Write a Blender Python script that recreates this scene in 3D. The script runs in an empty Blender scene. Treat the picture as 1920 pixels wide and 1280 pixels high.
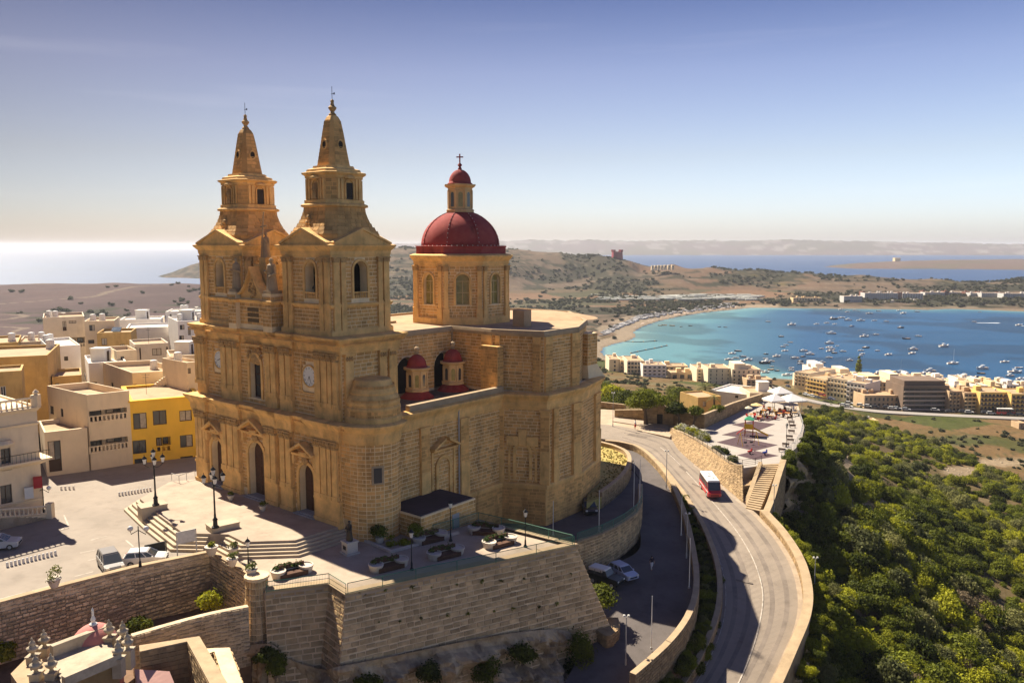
import bpy, math, random
import numpy as np
from mathutils import Vector, Matrix
random.seed(7); rng = np.random.default_rng(7)
R = math.radians; PI = math.pi
scn = bpy.context.scene; COL = scn.collection
FOC = 1540.0; PITCH = math.atan(180 / FOC); CP, SP = math.cos(PITCH), math.sin(PITCH); CH = 30.0
cd = bpy.data.cameras.new('camera'); cam = bpy.data.objects.new('camera', cd); COL.objects.link(cam)
cd.sensor_width = 36; cd.lens = 36 * FOC / 1920; cd.clip_start = .5; cd.clip_end = 90000
cam.location = (0, 0, CH); cam.rotation_euler = (PI / 2 - PITCH, 0, 0); scn.camera = cam
SUN_AZ = R(-41)      # measured from +Y, negative = to the left
SUN_EL = R(47.5)
w = bpy.data.worlds.new('World'); scn.world = w; w.use_nodes = True
nt = w.node_tree; nt.nodes.clear()
def N(nt, t, **k):
 n = nt.nodes.new(t)
 for a, b in k.items(): setattr(n, a, b)
 return n
sky = N(nt, 'ShaderNodeTexSky', sky_type='NISHITA', sun_disc=False, sun_elevation=SUN_EL, sun_rotation=SUN_AZ,
  altitude=100, air_density=1.0, dust_density=1.2, ozone_density=3.0)
geo = N(nt, 'ShaderNodeTexCoord'); sep = N(nt, 'ShaderNodeSeparateXYZ')
nt.links.new(geo.outputs['Generated'], sep.inputs[0])
ramp = N(nt, 'ShaderNodeValToRGB'); nt.links.new(sep.outputs['Z'], ramp.inputs[0])
cr = ramp.color_ramp
cr.elements[0].position = 0.0; cr.elements[0].color = (.86, .82, .92, 1)
cr.elements[1].position = 1.0; cr.elements[1].color = (.25, .25, .42, 1)
for p_, c_ in ((.013, (.80, .80, .93, 1)), (.039, (.76, .76, .88, 1)), (.103, (.68, .61, .63, 1)), (.197, (.53, .46, .52, 1)), (.275, (.28, .27, .37, 1))):
 e = cr.elements.new(p_); e.color = c_
mul = N(nt, 'ShaderNodeMix', data_type='RGBA', blend_type='MULTIPLY'); mul.inputs[0].default_value = 1
nt.links.new(sky.outputs[0], mul.inputs[6]); nt.links.new(ramp.outputs[0], mul.inputs[7])
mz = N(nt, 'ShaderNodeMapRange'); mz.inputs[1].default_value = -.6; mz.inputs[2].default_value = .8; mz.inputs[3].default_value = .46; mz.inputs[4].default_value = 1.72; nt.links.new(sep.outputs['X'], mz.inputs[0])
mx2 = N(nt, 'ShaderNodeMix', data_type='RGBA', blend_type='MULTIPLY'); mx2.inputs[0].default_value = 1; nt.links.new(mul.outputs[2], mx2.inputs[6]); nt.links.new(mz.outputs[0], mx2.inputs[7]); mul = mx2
mp = N(nt, 'ShaderNodeMapping'); mp.inputs['Scale'].default_value = (1.5, 1.5, 26); nt.links.new(geo.outputs['Generated'], mp.inputs[0])
cn = N(nt, 'ShaderNodeTexNoise'); cn.inputs['Scale'].default_value = 1.6; cn.inputs['Detail'].default_value = 6; nt.links.new(mp.outputs[0], cn.inputs['Vector'])
cr2 = N(nt, 'ShaderNodeMapRange'); cr2.inputs[1].default_value = .58; cr2.inputs[2].default_value = .85; cr2.inputs[4].default_value = .06
nt.links.new(cn.outputs[0], cr2.inputs[0])
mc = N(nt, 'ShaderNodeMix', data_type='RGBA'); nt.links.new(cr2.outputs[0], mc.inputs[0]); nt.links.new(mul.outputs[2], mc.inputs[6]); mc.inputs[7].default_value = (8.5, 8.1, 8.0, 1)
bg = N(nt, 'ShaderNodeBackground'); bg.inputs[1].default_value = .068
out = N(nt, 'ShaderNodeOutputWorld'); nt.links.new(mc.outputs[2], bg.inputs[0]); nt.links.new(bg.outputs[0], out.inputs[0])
sl = bpy.data.lights.new('sun', 'SUN'); sl.energy = 4.1; sl.angle = R(.5); sl.color = (1.0, .90, .74)
so = bpy.data.objects.new('sun', sl); COL.objects.link(so)
sdir = Vector((math.sin(SUN_AZ) * math.cos(SUN_EL), math.cos(SUN_AZ) * math.cos(SUN_EL), math.sin(SUN_EL)))
so.rotation_euler = (-sdir).to_track_quat('-Z', 'Y').to_euler(); so.location = (-200, 200, 300)
vs = scn.view_settings; vs.view_transform = 'Standard'; vs.look = 'None'; vs.exposure = 1.42; vs.gamma = 1; vs.use_curve_mapping = False
def ray(u, v):
 y = (640 - v) / FOC
 return (u - 960) / FOC, CP + y * SP, -SP + y * CP
def G(u, v, z=0.0):
 x, y, w_ = ray(u, v); t = (z - CH) / w_; return Vector((x * t, y * t, z))
def D(u, v, Y):
 x, y, w_ = ray(u, v); t = Y / y; return Vector((x * t, Y, CH + w_ * t))
def link(name, data, parent=None, mat=None, loc=None, rz=None):
 o = bpy.data.objects.new(name, data); COL.objects.link(o)
 if parent is not None: o.parent = parent
 if mat is not None and data is not None and hasattr(data, 'materials') and len(data.materials) == 0: data.materials.append(mat)
 if loc is not None: o.location = loc
 if rz is not None: o.rotation_euler = (0, 0, rz)
 return o
def tag(o, label=None, cat=None, group=None, kind=None):
 if label: o['label'] = label
 if cat: o['category'] = cat
 if group: o['group'] = group
 if kind: o['kind'] = kind
 return o
def empty(name, loc=(0, 0, 0), rz=0, label=None, cat=None, group=None, parent=None):
 o = bpy.data.objects.new(name, None); COL.objects.link(o); o.location = loc; o.rotation_euler = (0, 0, rz); o.empty_display_size = .2
 if parent is not None: o.parent = parent
 return tag(o, label, cat, group)
KIDS = {}
def copy_tree(o, parent=None, loc=None, rz=None, label=None, sc=None):
 c = o.copy(); COL.objects.link(c)
 if parent is not None: c.parent = parent
 if loc is not None: c.location = loc
 if rz is not None: c.rotation_euler = (0, 0, rz)
 if sc is not None: c.scale = (sc,) * 3
 if label: c['label'] = label
 for ch in KIDS.get(o.name) or list(o.children): copy_tree(ch, c)
 return c
class MB:
 def __init__(s): s.v = []; s.f = []
 def add(s, vs, fs):
  b = len(s.v); s.v.extend(tuple(p) for p in vs); s.f.extend(tuple(i + b for i in q) for q in fs); return s
 def box(s, c, d, rz=0, M=None):
  hx, hy, hz = d[0] / 2, d[1] / 2, d[2] / 2; c_, s_ = math.cos(rz), math.sin(rz)
  vs = []
  for z in (-hz, hz):
   for x, y in ((-hx, -hy), (hx, -hy), (hx, hy), (-hx, hy)):
    p = Vector((x, y, z))
    p = (M @ p) if M is not None else Vector((x * c_ - y * s_, x * s_ + y * c_, z))
    vs.append((c[0] + p.x, c[1] + p.y, c[2] + p.z))
  return s.add(vs, [(3, 2, 1, 0), (4, 5, 6, 7), (0, 1, 5, 4), (1, 2, 6, 5), (2, 3, 7, 6), (3, 0, 4, 7)])
 def b2(s, x0, x1, y0, y1, z0, z1): return s.box(((x0 + x1) / 2, (y0 + y1) / 2, (z0 + z1) / 2), (abs(x1 - x0), abs(y1 - y0), abs(z1 - z0)))
 def prism(s, P, z0, z1, top=True, bot=True):
  n = len(P); za = z0 if hasattr(z0, '__len__') else [z0] * n; zb = z1 if hasattr(z1, '__len__') else [z1] * n
  vs = [(P[i][0], P[i][1], za[i]) for i in range(n)] + [(P[i][0], P[i][1], zb[i]) for i in range(n)]
  fs = [(i, (i + 1) % n, (i + 1) % n + n, i + n) for i in range(n)]
  if top: fs.append(tuple(range(n, 2 * n)))
  if bot: fs.append(tuple(range(n - 1, -1, -1)))
  return s.add(vs, fs)
 def loft(s, secs, cap=True):
  n = len(secs[0]); b = []
  for q in secs: b.extend(q)
  fs = []
  for k in range(len(secs) - 1):
   for i in range(n):
    j = (i + 1) % n; fs.append((k * n + i, k * n + j, (k + 1) * n + j, (k + 1) * n + i))
  if cap: fs.append(tuple(range(n - 1, -1, -1))); fs.append(tuple((len(secs) - 1) * n + i for i in range(n)))
  return s.add(b, fs)
 def lathe(s, prof, c=(0, 0, 0), n=16, ph=0, ex=1, ey=1, cap=True):
  secs = [[(c[0] + r * ex * math.cos(ph + 2 * PI * i / n), c[1] + r * ey * math.sin(ph + 2 * PI * i / n), c[2] + z) for i in range(n)] for r, z in prof]
  return s.loft(secs, cap)
 def tube(s, pts, r, n=6):
  pts = [Vector(p) for p in pts]; secs = []
  for i, p in enumerate(pts):
   d = (pts[min(i + 1, len(pts) - 1)] - pts[max(i - 1, 0)]).normalized()
   a = d.cross(Vector((0, 0, 1)) if abs(d.z) < .95 else Vector((1, 0, 0))).normalized(); b = d.cross(a)
   rr = r[i] if hasattr(r, '__len__') else r
   secs.append([tuple(p + (a * math.cos(2 * PI * k / n) + b * math.sin(2 * PI * k / n)) * rr) for k in range(n)])
  return s.loft(secs)
 def sphere(s, c, r, n=10, m=6, sz=1):
  return s.lathe([(max(.001, r * math.sin(PI * k / m)), -r * sz * math.cos(PI * k / m)) for k in range(m + 1)], c, n)
 def mesh(s, name='mesh', mat=None, smooth=False):
  me = bpy.data.meshes.new(name); me.from_pydata(s.v, [], s.f); me.update()
  if mat: me.materials.append(mat)
  if smooth: me.shade_smooth()
  return me
 def build(s, name, mat, parent=None, smooth=False, **k):
  if not s.v: return None
  me = s.mesh(name, mat, smooth)
  o = link(name, me, parent)
  fixn(me)
  return o
import bmesh
def fixn(me):
 bm = bmesh.new(); bm.from_mesh(me); bmesh.ops.recalc_face_normals(bm, faces=bm.faces); bm.to_mesh(me); bm.free()
def struct(o): o['kind'] = 'structure'; return o
def catmull(P, n=6):
 P = [Vector(p) for p in P]; out = []
 for i in range(len(P) - 1):
  a, b, c, d = P[max(i - 1, 0)], P[i], P[i + 1], P[min(i + 2, len(P) - 1)]
  for k in range(n):
   t = k / n
   out.append(.5 * ((2 * b) + (c - a) * t + (2 * a - 5 * b + 4 * c - d) * t * t + (3 * b - a - 3 * c + d) * t ** 3))
 out.append(P[-1]); return out
def sweep(mb, path, prof, closed=False):
 """moulding swept along a 2-D path, prof = [(out, z)...]; out is to the right of the walking direction"""
 n = len(path); secs = []
 for i in range(n):
  a = Vector(path[i - 1][:2]) if (i > 0 or closed) else None
  b = Vector(path[i][:2]); c = Vector(path[(i + 1) % n][:2]) if (i < n - 1 or closed) else None
  d1 = (b - a).normalized() if a is not None else (c - b).normalized()
  d2 = (c - b).normalized() if c is not None else d1
  n1 = Vector((d1.y, -d1.x)); n2 = Vector((d2.y, -d2.x)); m = (n1 + n2)
  m = m / max(.35, m.dot(n1)) if m.length > .01 else n1
  secs.append([(b.x + m.x * o, b.y + m.y * o, z) for o, z in prof])
 k = len(prof); vs = [p for q in secs for p in q]; fs = []
 for i in range(n if closed else n - 1):
  for j in range(k - 1):
   i2 = (i + 1) % n
   fs.append((i * k + j, i2 * k + j, i2 * k + j + 1, i * k + j + 1))
 if not closed: fs.append(tuple(range(k))); fs.append(tuple((n - 1) * k + j for j in range(k - 1, -1, -1)))
 mb.add(vs, fs)
CORN = lambda z, h=1.0, o=.9: [(0, z - h), (.10 * o, z - h), (.14 * o, z - .62 * h), (.35 * o, z - .55 * h), (.4 * o, z - .36 * h), (.85 * o, z - .28 * h), (o, z - .06 * h), (o, z), (0, z + .12 * h)]
STRING = lambda z, h=.35, o=.25: [(0, z - h), (.5 * o, z - .8 * h), (o, z - .3 * h), (o, z), (0, z + .1 * h)]
MATS = {}
def mat(name, col, rough=.85, var=.25, scale=3.0, bump=.15, bscale=None, stain=0.0, island=0.0, obj=0.0, spec=.25, metal=0, c2=None, streak=False, emis=None, detail=6):
 if name in MATS: return MATS[name]
 m = bpy.data.materials.new(name); m.use_nodes = True; t = m.node_tree; L = t.links.new
 b = t.nodes['Principled BSDF']; b.inputs['Roughness'].default_value = rough; b.inputs['Metallic'].default_value = metal
 b.inputs['Specular IOR Level'].default_value = spec
 tc = N(t, 'ShaderNodeTexCoord'); co = tc.outputs['Object']
 g = N(t, 'ShaderNodeNewGeometry')
 co = g.outputs['Position']
 nz = N(t, 'ShaderNodeTexNoise'); nz.inputs['Scale'].default_value = 1 / scale; nz.inputs['Detail'].default_value = detail; nz.inputs['Roughness'].default_value = .65; L(co, nz.inputs['Vector'])
 mix = N(t, 'ShaderNodeMix', data_type='RGBA')
 c = Vector(col); d = Vector(c2) if c2 else c * (1 - var)
 mix.inputs[6].default_value = (*d, 1); mix.inputs[7].default_value = (*(c if c2 else c * (1 + var * .5)), 1)
 mr = N(t, 'ShaderNodeMapRange'); mr.inputs[1].default_value = .3; mr.inputs[2].default_value = .7; L(nz.outputs[0], mr.inputs[0]); L(mr.outputs[0], mix.inputs[0])
 cur = mix.outputs[2]
 if island or obj:
  oi = N(t, 'ShaderNodeObjectInfo'); ad = N(t, 'ShaderNodeMath', operation='ADD'); fr = N(t, 'ShaderNodeMath', operation='FRACT')
  L(g.outputs['Random Per Island'], ad.inputs[0]); L(oi.outputs['Random'], ad.inputs[1]); L(ad.outputs[0], fr.inputs[0])
  cr = N(t, 'ShaderNodeMapRange'); cr.inputs[3].default_value = 1 - (island or obj); cr.inputs[4].default_value = 1 + .5 * (island or obj); L(fr.outputs[0], cr.inputs[0])
  mm = N(t, 'ShaderNodeMix', data_type='RGBA', blend_type='MULTIPLY'); mm.inputs[0].default_value = 1; L(cur, mm.inputs[6]); L(cr.outputs[0], mm.inputs[7]); cur = mm.outputs[2]
 if stain:
  s1 = N(t, 'ShaderNodeMapping'); s1.inputs['Scale'].default_value = (.5, .5, .12 if streak else .4); L(co, s1.inputs[0])
  s2 = N(t, 'ShaderNodeTexNoise'); s2.inputs['Scale'].default_value = 1.1; s2.inputs['Detail'].default_value = 7; s2.inputs['Roughness'].default_value = .7; L(s1.outputs[0], s2.inputs['Vector'])
  s3 = N(t, 'ShaderNodeMapRange'); s3.inputs[1].default_value = .52; s3.inputs[2].default_value = .72; s3.inputs[4].default_value = stain; L(s2.outputs[0], s3.inputs[0])
  s4 = N(t, 'ShaderNodeMix', data_type='RGBA', blend_type='MULTIPLY'); s4.inputs[7].default_value = (.45, .42, .40, 1); L(s3.outputs[0], s4.inputs[0]); L(cur, s4.inputs[6]); cur = s4.outputs[2]
 L(cur, b.inputs['Base Color'])
 if bump:
  n2 = N(t, 'ShaderNodeTexNoise'); n2.inputs['Scale'].default_value = 1 / (bscale or scale * .12); n2.inputs['Detail'].default_value = 5; L(co, n2.inputs['Vector'])
  bp = N(t, 'ShaderNodeBump'); bp.inputs['Strength'].default_value = bump; bp.inputs['Distance'].default_value = .15; L(n2.outputs[0], bp.inputs['Height']); L(bp.outputs[0], b.inputs['Normal'])
 if emis: b.inputs['Emission Color'].default_value = (*emis, 1); b.inputs['Emission Strength'].default_value = 1
 MATS[name] = m; return m
def leafmat(name, col, c2, rnd=.35):
 m = bpy.data.materials.new(name); m.use_nodes = True; t = m.node_tree; L = t.links.new
 b = t.nodes['Principled BSDF']; b.inputs['Roughness'].default_value = .75; b.inputs['Specular IOR Level'].default_value = .2
 g = N(t, 'ShaderNodeNewGeometry'); oi = N(t, 'ShaderNodeObjectInfo')
 nz = N(t, 'ShaderNodeTexNoise'); nz.inputs['Scale'].default_value = .9; L(g.outputs['Position'], nz.inputs['Vector'])
 a1 = N(t, 'ShaderNodeMath', operation='MULTIPLY_ADD'); L(nz.outputs[0], a1.inputs[0]); a1.inputs[1].default_value = .9; a1.inputs[2].default_value = -.45
 a2 = N(t, 'ShaderNodeMath', operation='ADD'); L(a1.outputs[0], a2.inputs[0]); L(oi.outputs['Random'], a2.inputs[1])
 a3 = N(t, 'ShaderNodeMath', operation='MULTIPLY_ADD'); L(g.outputs['Random Per Island'], a3.inputs[0]); a3.inputs[1].default_value = .5; L(a2.outputs[0], a3.inputs[2])
 a4 = N(t, 'ShaderNodeMath', operation='SUBTRACT'); L(a3.outputs[0], a4.inputs[0]); a4.inputs[1].default_value = .25; a4.use_clamp = True
 mx = N(t, 'ShaderNodeMix', data_type='RGBA'); mx.inputs[6].default_value = (*col, 1); mx.inputs[7].default_value = (*c2, 1); L(a4.outputs[0], mx.inputs[0]); L(mx.outputs[2], b.inputs['Base Color'])
 tr = N(t, 'ShaderNodeBsdfTranslucent'); L(mx.outputs[2], tr.inputs[0]); ms = N(t, 'ShaderNodeMixShader'); ms.inputs[0].default_value = .38
 o = t.nodes['Material Output']; L(b.outputs[0], ms.inputs[1]); L(tr.outputs[0], ms.inputs[2]); L(ms.outputs[0], o.inputs[0])
 MATS[name] = m; return m
STONE = mat('church_stone', (.72, .405, .135), var=.28, scale=2.2, island=.27, stain=.75, streak=True, bump=.25)
DRESS = mat('dressed_stone', (.84, .51, .18), var=.32, scale=1.6, stain=.75, streak=True, bump=.25)
MORTAR = mat('pale_mortar', (.92, .70, .40), var=.15, scale=1.5, stain=.3, streak=True)
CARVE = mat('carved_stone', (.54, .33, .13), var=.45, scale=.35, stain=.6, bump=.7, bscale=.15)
SHADEIN = mat('interior_shade', (.035, .026, .02), var=.2, bump=0)  # near-black colour standing in for the shade inside openings
REDP = mat('red_dome_paint', (.27, .03, .03), c2=(.36, .07, .055), scale=1.3, rough=.85, stain=.95, streak=True, bump=.08)
ROOFC = mat('roof_screed', (.46, .31, .18), var=.22, scale=3, stain=.35)
WOODD = mat('door_wood', (.10, .045, .025), var=.3, scale=.5, rough=.6)
PAVE = mat('plaza_paving', (.42, .33, .245), var=.22, scale=3, stain=.4, bump=.08)
STEPM = mat('step_stone', (.50, .40, .28), var=.16, scale=2, stain=.25, bump=.1)
ASPH = mat('asphalt', (.27, .23, .19), var=.22, scale=5, stain=.35, bump=.12, bscale=.3)
STREETM = mat('street_surface', (.30, .25, .20), var=.18, scale=5, stain=.35, bump=.1, bscale=.3)
ASPH2 = mat('road_surface', (.29, .235, .18), var=.18, scale=6, stain=.35, bump=.1, bscale=.3)
ASPH3 = mat('old_tarmac', (.13, .11, .10), var=.25, scale=4, stain=.45, bump=.15, bscale=.3)
BAST = mat('bastion_stone', (.58, .40, .205), var=.42, scale=1.3, island=.34, stain=.55, bump=.3)
BMORT = mat('bastion_mortar', (.80, .60, .36), var=.25, scale=1.2, stain=.25)
BAST2 = mat('retaining_stone', (.60, .46, .29), var=.4, scale=.9, island=.4, stain=.6, bump=.4)
BMORT2 = mat('retaining_mortar', (.64, .50, .33), var=.3, scale=.8, stain=.4, bump=.3)
RUBB = mat('rubble_stone', (.40, .27, .14), var=.30, scale=1.0, island=.30, stain=.35, bump=.35)
RMORT = mat('rubble_mortar', (.36, .25, .14), var=.25, scale=1.0)
COPE = mat('coping_stone', (.44, .32, .19), var=.22, scale=1.4, stain=.3)
ROCK = mat('cliff_rock', (.70, .52, .30), c2=(.20, .14, .09), scale=2.2, stain=.8, bump=1.0, bscale=.9, detail=10)
GLASS = mat('window_glass', (.05, .055, .06), rough=.15, spec=.6, var=.1, bump=0)
GLASSY = mat('yellow_glass', (.30, .24, .06), rough=.25, spec=.5, var=.4, scale=.6, bump=0)
IRON = mat('black_iron', (.02, .02, .02), rough=.5, bump=0)
GREENR = mat('green_railing', (.05, .17, .11), rough=.5, bump=0)
WHITEP = mat('white_paint', (.75, .72, .66), rough=.6, var=.08, stain=.15)
GREYP = mat('grey_pole_paint', (.40, .39, .37), rough=.5, var=.1, bump=0)
PLAST = mat('cream_plaster', (.80, .64, .43), var=.10, scale=3, stain=.25, streak=True, bump=.05)
YELL = mat('yellow_plaster', (.92, .55, .06), var=.10, scale=3, stain=.15, streak=True, bump=.05)
OCHR = mat('ochre_plaster', (.56, .36, .13), var=.22, scale=2.5, stain=.5, streak=True, bump=.08)
WHPL = mat('white_plaster', (.84, .78, .70), var=.08, scale=3, stain=.22, streak=True, bump=.04)
GRPL = mat('grey_plaster', (.66, .55, .42), var=.12, scale=3, stain=.35, streak=True, bump=.05)
PINK = mat('pink_paint', (.50, .20, .17), var=.15, scale=1.5, stain=.2, bump=.05)
BRONZE = mat('dark_bronze', (.07, .055, .04), rough=.45, metal=.3, var=.2, scale=.3)
TIRE = mat('tyre_rubber', (.02, .02, .02), rough=.8, bump=0)
CHROME = mat('lamp_glass', (.75, .72, .65), rough=.2, spec=.6, bump=0)
SOIL = mat('soil', (.20, .12, .07), var=.3, scale=.8, bump=.4)
LEAFD = leafmat('dark_green_leaves', (.032, .045, .008), (.20, .22, .015))
LEAFG = leafmat('bright_green_leaves', (.06, .08, .008), (.40, .39, .02))
LEAFO = leafmat('olive_leaves', (.08, .09, .03), (.26, .25, .08))
LEAFB = leafmat('dry_brown_twigs', (.14, .10, .055), (.26, .20, .12))
LEAFF = leafmat('far_leaves', (.030, .042, .018), (.07, .08, .035))
FLOW = leafmat('white_flowers', (.45, .44, .30), (.8, .78, .7))
BARK = mat('tree_bark', (.13, .09, .06), var=.3, scale=.4, bump=.5)
UNIT = MB().box((0, 0, 0), (1, 1, 1)).mesh('block_mesh')
def block_mesh(m):
 k = 'bm_' + m.name
 if k not in MATS:
  me = MB().box((0, 0, 0), (1, 1, 1)).mesh('stone_block', m)
  MATS[k] = me
 return MATS[k]
def emit_blocks(BL, parent, m, nparts=300, name='stone_block', M=None):
 """BL: list of (centre, u, n, w) - half-open boxes as vectors incl. size. Nearest ones become parts, the rest one mesh."""
 if not BL: return
 def key(b):
  c = (M @ b[0]) if M is not None else b[0]
  return (c - Vector((0, 0, CH))).length / max(.2, (b[1].length * b[3].length) ** .5)
 BL = sorted(BL, key=key)
 me = block_mesh(m)
 for c, u, n, w_ in BL[:nparts]:
  o = bpy.data.objects.new(name, me); COL.objects.link(o)
  if parent is not None: o.parent = parent
  mt = Matrix((u, n, w_)).transposed().to_4x4(); mt.translation = c
  o.matrix_local = mt
 rest = BL[nparts:]
 if rest:
  n_ = len(rest); V = np.zeros((n_, 8, 3)); c = np.array([b[0][:] for b in rest]); u = np.array([b[1][:] for b in rest]); nn = np.array([b[2][:] for b in rest]); ww = np.array([b[3][:] for b in rest])
  k = 0
  for z in (-.5, .5):
   for x, y in ((-.5, -.5), (.5, -.5), (.5, .5), (-.5, .5)):
    V[:, k] = c + u * x + nn * y + ww * z; k += 1
  base = [(3, 2, 1, 0), (4, 5, 6, 7), (0, 1, 5, 4), (1, 2, 6, 5), (2, 3, 7, 6), (3, 0, 4, 7)]
  F = (np.array(base)[None] + (np.arange(n_) * 8)[:, None, None]).reshape(-1, 4)
  me2 = bpy.data.meshes.new('stonework'); me2.from_pydata(V.reshape(-1, 3).tolist(), [], F.tolist()); me2.materials.append(m)
  o = link('stonework', me2, parent); fixn(me2); o['kind'] = 'stuff'
def wall_blocks(BL, p0, p1, z0, z1, ch=.42, bl=.9, jit=.25, gap=.065, depth=.035, holes=(), batter=0.0, rag=0.0, off=0.0):
 """courses of blocks on a wall face from p0 to p1 (outside to the right of the walk). p may carry z for sloping walls: z0/z1 offsets then."""
 a = Vector((p0[0], p0[1], 0)); b = Vector((p1[0], p1[1], 0)); L = (b - a).length
 if L < .15: return
 u = (b - a) / L; n = Vector((u.y, -u.x, 0)); w_ = (Vector((0, 0, 1)) - n * batter).normalized(); kz = w_.z
 sl = (p1[2] - p0[2]) / L if len(p0) > 2 and len(p1) > 2 else 0.0; zb = p0[2] if len(p0) > 2 else 0.0
 uu = (u + Vector((0, 0, sl)))
 nc = max(1, int(round((z1 - z0) / ch))); h = (z1 - z0) / nc
 for k in range(nc):
  zc = z0 + (k + .5) * h; iv = [(0.0, L)]
  for (c, hw, hz0, hz1, arch) in holes:
   if zc + h * .3 < hz0 or zc - h * .3 > hz1: continue
   ww = hw
   if arch and zc > hz1 - hw: ww = math.sqrt(max(0, hw * hw - (zc - h * .3 - (hz1 - hw)) ** 2))
   if ww <= 0: continue
   nv = []
   for s, e in iv:
    if c + ww <= s or c - ww >= e: nv.append((s, e)); continue
    if c - ww > s: nv.append((s, c - ww))
    if c + ww < e: nv.append((c + ww, e))
   iv = nv
  for s, e in iv:
   x = s; first = True
   while x < e - .08:
    l = bl * (1 + random.uniform(-jit, jit))
    if first and k % 2: l *= .55
    first = False
    if e - (x + l) < bl * .35: l = e - x
    hh = h * (1 - rag * random.random() * .4)
    cx = x + l / 2
    nd = n if batter == 0 else u.cross(w_)
    C = a + uu * cx + Vector((0, 0, zb)) + Vector((0, 0, zc)) - n * (batter * (zc - z0)) + nd * (depth * .5 - .02 + off + random.uniform(0, rag) * .12)
    BL.append((C, uu * (l - gap), nd * depth, w_ * ((hh / kz) - gap)))
    x += l
def panel(mb, p0, p1, z0, z1, holes=(), rev=.8, seg=8):
 """flat wall face with real openings and reveals"""
 a = Vector((p0[0], p0[1], 0)); b = Vector((p1[0], p1[1], 0)); L = (b - a).length; u = (b - a) / L; n = Vector((u.y, -u.x, 0))
 Z = lambda x, z: tuple(a + u * x + Vector((0, 0, z)))
 def q(x0, x1, za0, zb0, za1, zb1): mb.add([Z(x0, za0), Z(x1, zb0), Z(x1, zb1), Z(x0, za1)], [(0, 1, 2, 3)])
 x = 0
 for (c, hw, h0, h1, arch) in sorted(holes):
  q(x, c - hw, z0, z0, z1, z1)
  if h0 > z0: q(c - hw, c + hw, z0, z0, h0, h0)
  if arch:
   zs = h1 - hw; pts = [(c - hw * math.cos(PI * i / seg), zs + hw * math.sin(PI * i / seg)) for i in range(seg + 1)]
  else: pts = [(c - hw, h1), (c + hw, h1)]
  for i in range(len(pts) - 1): q(pts[i][0], pts[i + 1][0], pts[i][1], pts[i + 1][1], z1, z1)
  ring = [(c - hw, h0)] + ([] if not arch else [(c - hw, zs)]) + pts[(1 if arch else 0):] + ([(c + hw, h0)])
  for i in range(len(ring)):
   r0, r1 = ring[i], ring[(i + 1) % len(ring)]
   A, B = Vector(Z(*r0)), Vector(Z(*r1)); mb.add([A, B, B - n * rev, A - n * rev], [(0, 1, 2, 3)])
  x = c + hw
 q(x, L, z0, z0, z1, z1)
def surround(mb, p0, p1, c, hw, h0, h1, w_=.35, out=.15, seg=10, arch=True):
 """moulded frame round an opening, proud of the wall"""
 a = Vector((p0[0], p0[1], 0)); b = Vector((p1[0], p1[1], 0)); u = (b - a).normalized(); n = Vector((u.y, -u.x, 0)); zs = h1 - hw if arch else h1
 P = lambda x, z, o: tuple(a + u * x + Vector((0, 0, z)) + n * o)
 inner = [(c - hw, h0), (c - hw, zs)]; outer = [(c - hw - w_, h0), (c - hw - w_, zs)]
 if arch:
  for i in range(1, seg):
   t = PI * i / seg; inner.append((c - hw * math.cos(t), zs + hw * math.sin(t))); outer.append((c - (hw + w_) * math.cos(t), zs + (hw + w_) * math.sin(t)))
 else: outer[-1] = (c - hw - w_, zs + w_)
 inner += [(c + hw, zs), (c + hw, h0)]; outer += [(c + hw + w_, zs + (0 if arch else w_)), (c + hw + w_, h0)]
 for i in range(len(inner) - 1):
  q = [inner[i], outer[i], outer[i + 1], inner[i + 1]]
  vs = [P(x, z, -.02) for x, z in q] + [P(x, z, out) for x, z in q]
  mb.add(vs, [(0, 1, 2, 3), (4, 5, 6, 7), (0, 1, 5, 4), (1, 2, 6, 5), (2, 3, 7, 6), (3, 0, 4, 7)])
ORD = ['first', 'second', 'third', 'fourth', 'fifth', 'sixth', 'seventh', 'eighth', 'ninth', 'tenth', 'eleventh', 'twelfth', 'thirteenth', 'fourteenth', 'fifteenth', 'sixteenth', 'seventeenth', 'eighteenth', 'nineteenth', 'twentieth']
def proj(P):
 Y = P[1]; Z = P[2] - CH; d = Y * CP - Z * SP; h = Y * SP + Z * CP
 return 960 + FOC * P[0] / d, 640 - FOC * h / d
C0 = Vector((-18.4, 85.7, 0)); CROT = R(-39)
church = empty('parish_church', C0, CROT, 'large honey coloured stone church with two bell towers and a red dome', 'church')
CM = Matrix.Translation(C0) @ Matrix.Rotation(CROT, 4, 'Z')
def along(p0, p1, u, z):
 a = Vector((*p0, z)); b = Vector((*p1, z)); lo, hi = -5.0, (b - a).length + 5; d = (b - a).normalized()
 for _ in range(40):
  m = (lo + hi) / 2
  if proj(CM @ (a + d * m))[0] < u: lo = m
  else: hi = m
 return (lo + hi) / 2
CB = []   # all blocks of the church
NAMEC = {}
def cp(mb, name, m=DRESS, smooth=False, parent=None): return mb.build(name, m, parent or church, smooth)
F0, F1 = (-28.3, 0.0), (1.7, 0.0); FL = 30.0
fs_ = lambda s: 28.3 - s           # distance along the facade for a bay measured from the near corner
arc = [(1.7 + 3.05 * math.cos(R(a)), 3.05 + 3.05 * math.sin(R(a))) for a in (-90, -72, -54, -36, -18, 0, 18, 36)]
A0, A1 = (2.0, 5.2), (2.0, 24.6); T1, T2, T3, T4 = (7.2, 27.2), (7.2, 35.0), (4.8, 43.3), (-1, 50)
plan1 = [F0, F1] + arc[1:] + [A0, A1, T1, T2, T3, T4, (-28, 50)]
doors = [(fs_(23.8), 1.3, .2, 6.0, True), (fs_(15.3), 1.6, .2, 6.9, True), (fs_(5.75), 1.35, .2, 5.8, True)]
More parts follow.
